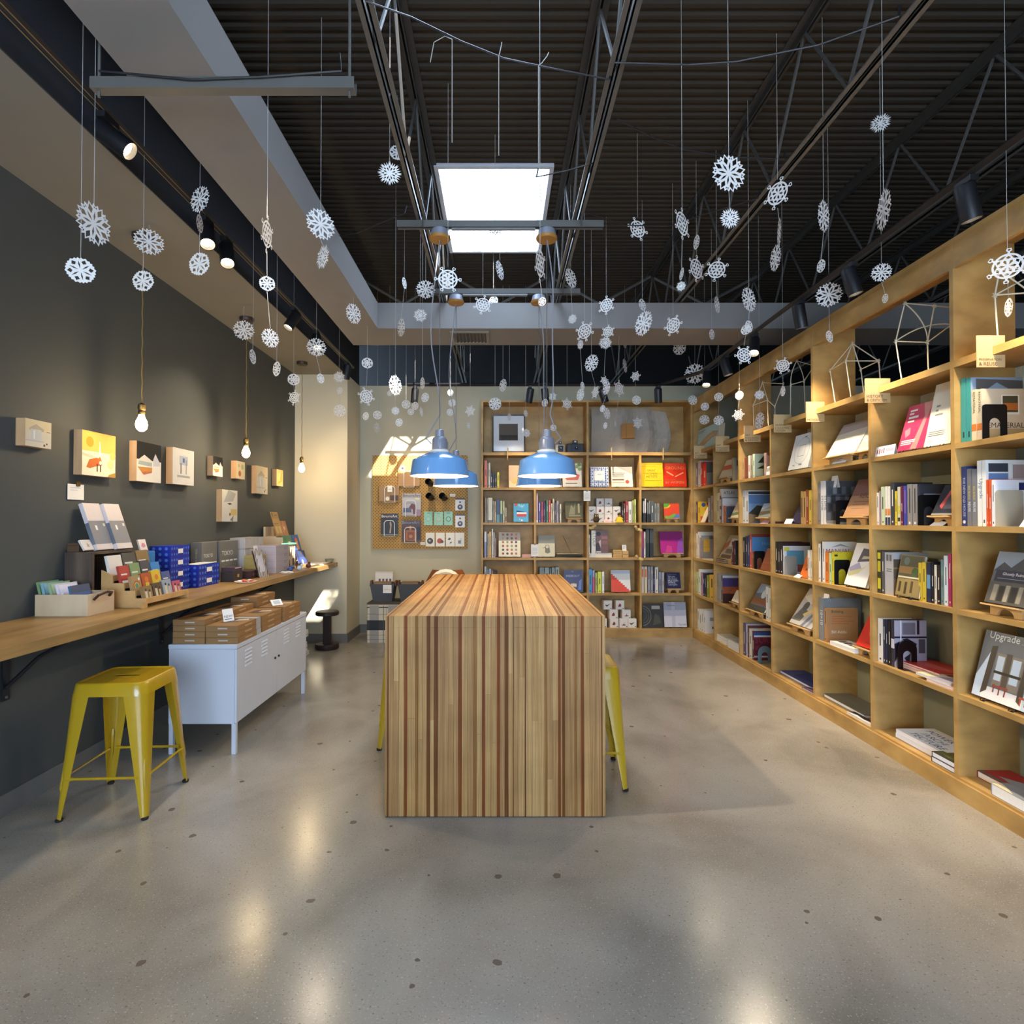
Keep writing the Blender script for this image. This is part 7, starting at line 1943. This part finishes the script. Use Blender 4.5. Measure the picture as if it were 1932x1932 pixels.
MB().add(vs + [(x_, y_ - .0, z_ - .012) if z_ < .5 else (x_, y_ + .012, z_) for x_, y_, z_ in vs], fs + [tuple(k + n_ for k in reversed(q)) for q in fs]).obj('shell', SHELL, t, smooth=True)
MB().lathe([(0, -.02), (.12, -.018), (.14, 0), (.12, .02), (0, .024)], 20).obj('cushion', M('d8cfb8', 0.9), t, smooth=True, loc=(0, .345, .80), rot=(rad(80), 0, 0))
for sx in (-1, 1):
    for sy in (-1, 1):
        MB().tube([(sx * .15, sy * .14, .42), (sx * .21, sy * .2, 0)], [.014, .010], 8).obj('leg', M('4a2c18', 0.5), t)

# ------------------------------------------------------------------ pegboard
PEG = bpy.data.materials.new('pegboard')
PEG.use_nodes = True
nt = PEG.node_tree
p_ = nt.nodes['Principled BSDF']
p_.inputs['Roughness'].default_value = 0.7
tc = nt.nodes.new('ShaderNodeTexCoord')
mp = nt.nodes.new('ShaderNodeMapping')
mp.inputs['Rotation'].default_value = (0, rad(45), 0)
mp.inputs['Scale'].default_value = (1, 0, 1)
vo = nt.nodes.new('ShaderNodeTexVoronoi')
vo.inputs['Scale'].default_value = 38
vo.inputs['Randomness'].default_value = 0
nt.links.new(tc.outputs['Object'], mp.inputs['Vector'])
nt.links.new(mp.outputs['Vector'], vo.inputs['Vector'])
lt = nt.nodes.new('ShaderNodeMath')
lt.operation = 'LESS_THAN'
lt.inputs[1].default_value = 0.24
nt.links.new(vo.outputs['Distance'], lt.inputs[0])
mx = nt.nodes.new('ShaderNodeMix')
mx.data_type = 'RGBA'
mx.inputs['A'].default_value = lin('bb914f')
mx.inputs['B'].default_value = lin('6a4a22')
nt.links.new(lt.outputs[0], mx.inputs['Factor'])
nt.links.new(mx.outputs['Result'], p_.inputs['Base Color'])
YP = YB - 0.03
a, b, c = onY(702, 1036, YP), onY(882, 859, YP), onY(792, 947, YP)
pg = thing('pegboard', 'perforated brown pegboard panel wall display', 'pegboard', (a.x, YP, a.z))
pxs = [0, c.x - a.x, b.x - a.x]
pzs = [0, c.z - a.z, b.z - a.z]
for i in range(2):
    for j in range(2):
        MB().box(pxs[i] + .001, pxs[i + 1] - .001, 0, .014, pzs[j] + .001, pzs[j + 1] - .001).obj('panel', PEG, pg)
MB().box(.05, pxs[2] - .05, .014, .028, .05, .09).box(.05, pxs[2] - .05, .014, .028, pzs[2] - .09, pzs[2] - .05).obj('batten', PALEWOOD, pg)
MAGT = 'BmoreArt'


def pegitem(px0, px1, py0, py1, hx, items, label, name='magazine', cat='magazine', rack=None, thick=.01, off=.03, grp=None):
    yp = YP - off
    a, b = onY(px0, py1, yp), onY(px1, py0, yp)
    w, h = b.x - a.x, b.z - a.z
    o = MB().box(0, w, 0, thick, 0, h).obj(name, M(hx, 0.35, var=0.05), loc=(a.x, yp, a.z))
    tag(o, label, cat, grp)
    art(o, lambda u, v, q: (u, -q, v), w, h, items)
    if rack:
        u0, u1, v1 = rack
        t = thing('wire_holder', 'white wire holder before the ' + label, 'wire holder', (a.x, yp - .014, a.z - .01), group='white wire holders')
        r = .03
        MB().tube([(u0 * w, .03, 0), (u0 * w, -.004, 0), (u0 * w, -.004, v1 * h - r), (u0 * w + r * .4, -.004, v1 * h - r * .3), (u0 * w + r, -.004, v1 * h), (u1 * w - r, -.004, v1 * h), (u1 * w - r * .4, -.004, v1 * h - r * .3), (u1 * w, -.004, v1 * h - r), (u1 * w, -.004, 0), (u1 * w, .03, 0)], .0045, 6).obj('wire', WHITE, t)
        MB().box(u0 * w, u1 * w, -.002, .03, -.003, 0).obj('shelf_wire', WHITE, t)
    return o


pegitem(719, 751, 969, 1010, '20222e', [('t', MAGT, .04, .82, .92, 'e0dcd6'), ('p', [(.48, .1), (.58, .1), (.62, .5), (.58, .65), (.5, .6), (.54, .4)], 'b09a7c'), ('r', .0, .02, 1, .05, '8a8a90')], 'black BmoreArt magazine with a pale figure', rack=(.2, .8, .72))
pegitem(759, 794, 931, 973, 'a8a2a0', [('r', 0, .2, 1, .8, 'b8b4b4'), ('t', MAGT, .04, .84, .92, '3a3834'), ('p', [(.3, .3), (.5, .55), (.7, .5), (.75, .1), (.6, .05), (.55, .3)], '6a3c48'), ('r', .05, .15, .5, .35, '55607a'), ('r', .7, 0, 1, .28, 'a08498'), ('r', .7, .72, .92, .8, 'd8d09a')], 'grey BmoreArt magazine with a dancer', rack=(.18, .75, .72))
pegitem(758, 794, 982, 1022, '4a2a22', [('t', MAGT, .03, .84, .9, '7a9cb4'), ('r', .2, .05, .75, .55, 'a86438'), ('r', .3, .08, .64, .45, '7a4024'), ('c', .47, .25, .1, 'b07c50'), ('r', .4, .55, .5, .75, 'c87a3c'), ('r', .78, .1, 1, .7, '2a1a20')], 'dark red BmoreArt magazine with an arch', rack=(.16, .75, .72))
pegitem(751, 792, 868, 917, 'b0834c', [('c', .2, .68, .13, 'ece4d4'), ('c', .2, .68, .06, '4a3a28')], 'large brown kraft folder with a round white sticker', 'kraft_folder', 'folder', rack=(.28, .75, .6), thick=.02)
pegitem(715, 753, 917, 946, '9c7440', [('c', .42, .18, .1, 'ddd8c8'), ('r', .55, .05, .97, .4, '4a2c1c')], 'low brown kraft folder with a dark label', 'kraft_folder', 'folder', rack=(.3, .8, 1.05), thick=.02)
pegitem(731, 740, 917, 928, 'ece6d8', [('r', .2, .4, .8, .5, 'b8b0a0')], 'small white price tag on the low kraft folder rack', 'price_tag', 'tag', thick=.002, off=.055)
for k, (x0, x1) in enumerate(((800, 816), (819, 836), (838, 854))):
    pegitem(x0, x1, 965 + k % 2, 991, '8fc4a0', [('c', .5, .45, .3, ['8aa4b0', 'c8a080', '5a6a60'][k]), ('c', .5, .45, .22, '9accac'), ('r', .3, .86, .7, .9, '5a8a6c')], f'mint green pin card, {NUM[k]} of three', 'pin_card', 'pin', thick=.004, grp='pin cards')
for k, (x0, x1) in enumerate(((803, 820), (822, 839), (841, 858), (859, 876))):
    pegitem(x0, x1, 1005, 1031, 'e2dac2', [[('c', .5, .4, .34, '3a3430'), ('c', .45, .42, .12, 'b8b0a0')], [('c', .45, .4, .3, 'b84a2c'), ('c', .7, .35, .18, '6a4030')], [('p', [(.2, .5), (.4, .65), (.6, .55), (.4, .45)], '5a3a44'), ('p', [(.4, .25), (.6, .35), (.7, .3), (.5, .2)], '5a3a44')], [('r', .3, .2, .6, .45, '7a8a94'), ('r', .38, .25, .5, .35, 'a83a34'), ('r', .6, .2, .66, .6, '9a9c94')]][k], f'cream pin card with {["a black emblem", "a red flower", "two purple leaves", "a small bottle"][k]}', 'pin_card', 'pin', thick=.004, grp='pin cards')
for k, (y0, y1) in enumerate(((940, 963), (970, 995))):
    pegitem(859, 877, y0, y1, 'e0dace', [('r', 0, .88, 1, 1, '55504a'), ('c', .5, .68, .1, '3c3c40'), ('c', .5, .28, .28, '4a4c54'), ('c', .5, .3, .1, 'c8c8cc')], f'{["upper", "lower"][k]} white pin card with a dark bird emblem', 'pin_card', 'pin', thick=.004, grp='pin cards')
pegitem(849, 859, 932, 937, 'e8e4d8', [('r', .1, .4, .9, .5, 'a8a49a')], 'small blank white label right of the black mugs', 'price_tag', 'tag', thick=.002, off=.012)
pegitem(793, 802, 1023, 1028, 'e8e4d8', [('r', .1, .4, .9, .5, 'a8a49a')], 'small blank white label beside the black emblem pin', 'price_tag', 'tag', thick=.002, off=.012)
for k, (px, py) in enumerate(((811, 911), (812, 938), (837, 938))):
    p = onY(px, py, YP - .05)
    t = thing('hanging_mug', f'black ceramic mug hanging on the pegboard, {["upper one", "lower one below another", "one farthest right"][k]}', 'mug', (p.x, YP - .078, p.z), (rad(70), rad(20), rad(-25)), 'black mugs on the pegboard')
    MB().lathe([(0, -.045), (.034, -.044), (.040, -.03), (.040, .045), (.036, .045), (.036, -.028), (0, -.034)], 18).obj('cup', M('1c1a18', 0.25), t, smooth=True)
    MB().tube([(.038, 0, .028), (.062, 0, .022), (.066, 0, -.005), (.038, 0, -.022)], .006, 6).obj('handle', M('1c1a18', 0.25), t, smooth=True)
    hk = MB().tube([(p.x - .01, YP, p.z + .065), (p.x - .01, YP - .085, p.z + .06), (p.x - .01, YP - .09, p.z + .07)], .003, 5).obj('peg_hook', WHITE)
    tag(hk, f'white peg hook above the black mug, {["upper", "lower", "farthest right"][k]}', 'hook', 'peg hooks')

# ------------------------------------------------------------------ paper snowflakes
def pol(r, deg):
    return (r * cos(rad(deg)), r * sin(rad(deg)))


def flake_mesh(kind):
    out, holes = [], []
    if kind == 0:       # eight-pointed star
        n, s = 8, 45
        for i in range(n):
            q = i * s
            out += [pol(1, q), pol(.80, q + 9), pol(.95, q + 15), pol(.83, q + 22.5), pol(.95, q + 30), pol(.80, q + 36)]
            holes.append([pol(.89, q), pol(.66, q + 11), pol(.44, q), pol(.66, q - 11)])
            holes.append([pol(.60, q + 22.5), pol(.36, q + 31), pol(.13, q + 22.5), pol(.36, q + 14)])
            holes.append([pol(.74, q + 22.5), pol(.84, q + 17.5), pol(.72, q + 16)])
            holes.append([pol(.74, q + 22.5 + 0.01), pol(.72, q + 29), pol(.84, q + 27.5)])
    elif kind == 1:     # ship's wheel
        n, s = 6, 60
        for i in range(n):
            q = i * s
            out += [pol(.70, q - 6), pol(.79, q - 3), pol(.86, q - 9), pol(1, q - 6), pol(1, q + 6), pol(.86, q + 9), pol(.79, q + 3), pol(.70, q + 6)]
            out += [pol(.71, q + 12 + 6 * k) for k in range(7)]
            holes.append([pol(.84, q), pol(.89, q + 4.5), pol(.955, q + 3), pol(.955, q - 3), pol(.89, q - 4.5)])
            holes.append([pol(.60, q + 10), pol(.615, q + 30), pol(.60, q + 50), pol(.47, q + 30)])
            holes.append([pol(.56, q), pol(.49, q + 14), pol(.40, q), pol(.49, q - 14)])
            holes.append([pol(.38, q + 30), pol(.30, q + 44), pol(.10, q + 30), pol(.30, q + 16)])
    elif kind == 2:     # round lattice
        n, s = 6, 60
        for i in range(n):
            q = i * s
            out += [pol(1, q), pol(.90, q + 9), pol(.97, q + 17), pol(.88, q + 23), pol(.97, q + 30), pol(.88, q + 37), pol(.97, q + 43), pol(.90, q + 51)]
            holes.append([pol(.84, q), pol(.66, q + 15), pol(.50, q), pol(.66, q - 15)])
            holes.append([pol(.74, q + 30), pol(.45, q + 37), pol(.14, q + 30), pol(.45, q + 23)])
    else:               # spiky crystal
        n, s = 8, 45
        for i in range(n):
            q = i * s
            out += [pol(1, q + 3), pol(.62, q + 10), pol(.95, q + 16), pol(.60, q + 22.5), pol(.95, q + 29), pol(.62, q + 35), pol(1, q + 42), pol(.82, q + 45)]
            holes.append([pol(.52, q + 22.5), pol(.42, q + 31), pol(.18, q + 22.5), pol(.42, q + 14)])
            holes.append([pol(.70, q), pol(.50, q + 7), pol(.42, q), pol(.50, q - 7)])
    return MB().prism(out, -0.003, 0.003, lambda u, v, w: (u, w, v), holes=holes)


def paper():
    m = bpy.data.materials.new('snowflake_paper')
    m.use_nodes = True
    nt = m.node_tree
    p = nt.nodes['Principled BSDF']
    p.inputs['Base Color'].default_value = lin('f8f6f1')
    p.inputs['Roughness'].default_value = 0.7
    tc = nt.nodes.new('ShaderNodeTexCoord')
    nz = nt.nodes.new('ShaderNodeTexNoise')
    nz.inputs['Scale'].default_value = 20
    bp = nt.nodes.new('ShaderNodeBump')
    bp.inputs['Strength'].default_value = 0.2
    nt.links.new(tc.outputs['Object'], nz.inputs['Vector'])
    nt.links.new(nz.outputs['Fac'], bp.inputs['Height'])
    nt.links.new(bp.outputs['Normal'], p.inputs['Normal'])
    tl = nt.nodes.new('ShaderNodeBsdfTranslucent')
    tl.inputs['Color'].default_value = lin('f2f1f0')
    mx = nt.nodes.new('ShaderNodeMixShader')
    mx.inputs[0].default_value = 0.35
    nt.links.new(p.outputs[0], mx.inputs[1])
    nt.links.new(tl.outputs[0], mx.inputs[2])
    nt.links.new(mx.outputs[0], nt.nodes['Material Output'].inputs[0])
    return m


PAPER = paper()
THREAD = M('b4b2ac', 0.6, var=0)
FM = [flake_mesh(k).mesh('snowflake', PAPER) for k in range(4)]
DIA = [0.155, 0.155, 0.098, 0.115]
FL = [(177, 422, 56, 80, 0), (152, 510, 50, 45, 2), (281, 456, 54, 54, 0), (270, 530, 36, 41, 2), (377, 376, 32, 54, 0), (377, 422, 11, 34, 2), (376, 498, 36, 46, 2), (504, 442, 20, 68, 1), (504, 535, 30, 30, 2), (605, 423, 55, 60, 0),
      (609, 485, 24, 48, 3), (460, 623, 39, 38, 0), (477, 673, 13, 29, 2), (510, 638, 34, 38, 0), (522, 696, 15, 29, 2), (597, 655, 38, 36, 0), (605, 714, 14, 19, 2), (667, 592, 28, 40, 0), (693, 685, 22, 21, 2), (554, 716, 23, 21, 2),
      (555, 750, 23, 30, 1), (640, 711, 23, 21, 3), (641, 737, 11, 14, 2), (641, 775, 25, 25, 0), (691, 748, 32, 35, 1), (746, 727, 24, 40, 0), (735, 742, 11, 12, 3), (746, 775, 17, 16, 3), (712, 783, 17, 15, 2), (690, 785, 12, 16, 2),
      (711, 807, 13, 22, 3), (753, 797, 14, 16, 2), (766, 763, 17, 17, 2), (783, 766, 14, 16, 2), (775, 777, 13, 13, 2), (735, 327, 46, 40, 3), (750, 288, 32, 30, 2), (757, 618, 17, 36, 0), (763, 534, 9, 22, 2), (803, 546, 38, 34, 0),
      (793, 595, 27, 26, 3), (845, 527, 52, 52, 1), (948, 344, 24, 26, 3), (836, 384, 32, 30, 1), (934, 430, 34, 34, 3), (1020, 365, 10, 40, 1), (899, 511, 24, 27, 0), (943, 510, 18, 38, 0), (911, 575, 38, 34, 1), (931, 568, 18, 20, 2),
      (1019, 497, 20, 70, 1), (1023, 569, 16, 18, 2), (1077, 525, 25, 40, 0), (1080, 602, 18, 20, 3), (1103, 625, 35, 40, 1), (1095, 650, 13, 20, 3), (1144, 576, 32, 36, 1), (1147, 626, 26, 27, 1), (1142, 647, 26, 25, 3), (1116, 685, 26, 35, 0),
      (1203, 432, 38, 46, 1), (1212, 575, 14, 24, 2), (1214, 610, 31, 50, 0), (1179, 649, 7, 16, 2), (1179, 690, 10, 28, 0), (1168, 733, 21, 33, 1), (1199, 710, 19, 21, 1), (1144, 732, 14, 28, 0), (1140, 718, 15, 18, 1), (1123, 740, 15, 26, 1),
      (1095, 745, 15, 25, 0), (1099, 728, 8, 16, 2), (1043, 748, 16, 18, 1), (1070, 762, 22, 24, 1), (1028, 760, 12, 16, 2), (1201, 755, 17, 18, 2), (1203, 798, 19, 25, 1), (1145, 780, 14, 23, 0), (1137, 771, 10, 14, 2), (1142, 803, 8, 13, 2),
      (1161, 800, 4, 13, 2), (1287, 422, 30, 62, 1), (1314, 457, 13, 27, 2), (1375, 327, 60, 72, 0), (1377, 412, 37, 40, 3), (1467, 365, 50, 58, 1), (1470, 440, 8, 56, 0), (1463, 487, 22, 50, 0), (1554, 408, 18, 60, 0), (1549, 502, 16, 25, 2),
      (1661, 232, 36, 30, 3), (1667, 396, 26, 76, 0), (1314, 507, 30, 52, 1), (1352, 509, 44, 40, 1), (1286, 517, 8, 24, 2), (1285, 540, 19, 20, 3), (1413, 565, 27, 50, 0), (1407, 622, 18, 20, 2), (1413, 616, 14, 24, 2), (1353, 575, 11, 34, 0),
      (1270, 614, 34, 40, 1), (1282, 657, 26, 27, 0), (1311, 637, 16, 16, 2), (1343, 631, 9, 20, 2), (1311, 705, 40, 40, 0), (1307, 755, 18, 20, 0), (1404, 670, 36, 38, 1), (1477, 690, 32, 28, 1), (1564, 556, 48, 46, 0), (1565, 635, 13, 24, 2),
      (1663, 514, 36, 36, 0), (1670, 563, 11, 18, 2), (1901, 502, 66, 60, 1), (1903, 580, 14, 36, 2), (1356, 749, 17, 16, 2), (1330, 767, 16, 16, 2), (1329, 792, 20, 19, 0), (1356, 793, 20, 20, 0), (1395, 746, 15, 17, 2), (1433, 745, 20, 20, 3),
      (1393, 783, 21, 24, 1), (1433, 794, 16, 35, 0), (1477, 738, 9, 20, 2), (949, 727, 14, 26, 0), (934, 762, 26, 20, 0), (887, 775, 20, 22, 1), (853, 760, 17, 17, 3), (797, 723, 10, 23, 2), (802, 750, 15, 19, 2), (795, 777, 9, 20, 3),
      (850, 741, 12, 13, 2), (849, 778, 13, 14, 2), (993, 817, 17, 18, 3), (992, 780, 8, 13, 2), (1044, 807, 12, 13, 2), (961, 787, 7, 15, 2), (884, 803, 8, 12, 2)]
KN = ['eight-pointed', 'wheel-shaped', 'round lattice', 'spiky']


def zone(x, y):
    if x < 400:
        return 'above the nearer paintings'
    if x < 560:
        return 'above the far paintings'
    if x < 705:
        return 'by the cream column' if y > 560 else 'by the side soffit'
    if x < 1060 and y < 480:
        return 'around the skylight'
    if x < 880 and y > 690:
        return 'above the pegboard'
    if x < 1000 and y <= 690:
        return 'by the cross soffit'
    if x < 1130:
        return 'above the blue lamps'
    if x < 1260:
        return 'above the back bookcase' if y > 690 else 'over the aisle'
    if x < 1500:
        return 'by the bookcase far end' if y > 600 else 'under the dark ceiling'
    return 'by the bookcase near end'


info, done = [], []
for i, (x, y, w, h, k) in enumerate(FL):
    big = max(w, h)
    D = min(6.05, max(1.75, FPX * DIA[k] / big))
    up = None
    for j, (x2, y2, w2, h2, k2) in enumerate(FL):
        if j != i and y2 < y and y - y2 < 115 and abs(x - x2) < 9:
            if up is None or FL[up][1] < y2:
                up = j
    info.append([D, up])
for i in sorted(range(len(FL)), key=lambda q: FL[q][1]):
    if info[i][1] is not None:
        info[i][0] = info[info[i][1]][0]
keys = {}
rec = []
for i, (x, y, w, h, k) in enumerate(FL):
    r = w / h
    view = 'face-on' if r > .8 else ('turned' if r > .42 else 'edge-on')
    size = 'large' if max(w, h) > 44 else ('' if max(w, h) > 26 else 'small')
    key = ((size + ' ' if size else '') + KN[k], view, zone(x, y))
    keys.setdefault(key, []).append(i)
    rec.append(key)
ORD = {1: [''], 2: ['leftmost', 'rightmost']}
lab = {}
for key, ids in keys.items():
    ids.sort(key=lambda q: FL[q][0])
    for n, q in enumerate(ids):
        base = f'{key[0]} paper snowflake {key[1]} {key[2]}'
        if len(ids) == 1:
            lab[q] = base
        elif len(ids) == 2:
            lab[q] = f'{["leftmost", "rightmost"][n]} {base}'
        else:
            lab[q] = f'{NUM[n]} from left {base}'
pos = {}
for i in sorted(range(len(FL)), key=lambda q: FL[q][1]):
    x, y, w, h, k = FL[i]
    D, up = info[i]
    if up is not None and up in pos:
        D = info[up][0]
    p = onY(x, y, D)
    # keep clear of the soffits and the bookcase
    def clash(q):
        m = 0.06
        if q.x > XF - 0.12 or (-1.78 < q.x < -1.46 and q.z > 2.72):
            return True
        if 4.9 - m < q.y < 5.37 + m and 2.99 - m < q.z < 3.21 + m:
            return True
        if q.y < 4.95 and -1.378 - m < q.x < -1.05 + m and 2.99 - m < q.z < 3.21 + m:
            return True
        return q.x < -1.704 + m and q.z > ZS - m
    while clash(p) and D > 1.2:
        D -= 0.05
        p = onY(x, y, D)
    info[i][0] = D
    pos[i] = p
    R = max(w, h) / 2 * D / FPX
    o = link('paper_snowflake', FM[k], None, p)
    rr = random.Random(i)
    yaw = math.acos(min(1, w / h)) if h >= w else 0
    yaw *= rr.choice((-1, 1))
    # a flake shows its width to the viewer, so it turns relative to the line of sight
    o.rotation_euler = (rad(rr.uniform(-6, 6)), rad(rr.uniform(0, 60)), yaw - math.atan2(p.x, p.y))
    o.scale = (R, R * 0.1, R)
    tag(o, lab[i], 'snowflake', 'hanging paper snowflakes')
    if up is not None and up in pos:
        top = pos[up] + Vector((0, 0, -0.96 * max(FL[up][2], FL[up][3]) / 2 * info[up][0] / FPX))
    elif p.x < -1.71:
        top = Vector((p.x, p.y, ZS))
    elif p.x < -1.05 and D < 5:
        top = Vector((p.x, p.y, 2.99 if p.x > -1.378 else 3.40))
    elif 4.88 < p.y < 5.4 and p.z < 3.1:
        top = Vector((p.x, p.y, 2.99))
    else:
        top = Vector((p.x, p.y, 4.12 if abs(p.x) < 0.39 and 4.0 < p.y < 5.24 else ZD + 0.002))
    a_ = p + Vector((0, 0, R * 0.93))
    if top.z - a_.z > 0.01:
        s = MB().tube([a_, top], 0.0011, 4).obj('thread', THREAD, o)
        s.matrix_parent_inverse = (Matrix.Translation(p) @ o.rotation_euler.to_matrix().to_4x4() @ Matrix.Diagonal((R, R * 0.1, R, 1))).inverted()

# ------------------------------------------------------------------ wires the snowflakes hang from
for pts, labw in (([(690, 2), (775, 32), (870, 78), (950, 110), (1030, 127), (1150, 150)], 'thin dark wire strung below the skylight near the top of the picture'),
                  ([(1165, 225), (1230, 258), (1290, 282), (1380, 296), (1480, 300)], 'thin dark wire sagging between two joists over the aisle'),
                  ([(1160, 118), (1300, 122), (1390, 116), (1543, 85), (1696, 31)], 'thin dark wire rising to the third joist'),
                  ([(1118, 308), (1070, 322), (1012, 334)], 'short dark wire at the corner of the skylight'),
                  ([(600, 452), (672, 440), (763, 402)], 'thin dark wire from the side soffit to the strut end'),
                  ([(1110, 402), (1180, 425), (1260, 427), (1330, 404), (1430, 374)], 'thin dark wire behind the wheel snowflakes')):
    P = [onZ(a, b, ZJB - 0.015) for a, b in pts]
    t = thing('hanging_wire', labw, 'wire', P[0], group='wires for the snowflakes')
    MB().tube([q - P[0] for q in P], 0.0035, 5).obj('strand', BLACK, t)
    MB().tube([P[-1] - P[0], P[-1] - P[0] + Vector((0.01, 0.01, 0.05))], 0.005, 5).obj('knot', BLACK, t)
# curly ribbon ends on the first wire
for px, py, dx, labr in ((853, 74, -0.07, 'pale ribbon hanging in a loop over the wire'), (941, 105, 0.01, 'straight pale ribbon on the wire above the skylight'), (1016, 124, 0.035, 'pale ribbon with a tail pointing right')):
    p = onZ(px, py, ZJB - 0.02)
    t = thing('ribbon', labr, 'ribbon', p, group='pale ribbons')
    MB().tube([(0, 0, 0), (0, 0.002, -0.40)], 0.0016, 4).obj('strand', THREAD, t)
    MB().tube([(0, 0, 0), (dx * .4, 0, 0.012), (dx, 0, -0.012 if dx < 0 else 0.04), (dx * 1.2, 0, -0.09 if dx < 0 else 0.055)], 0.0016, 4).obj('tail', THREAD, t)
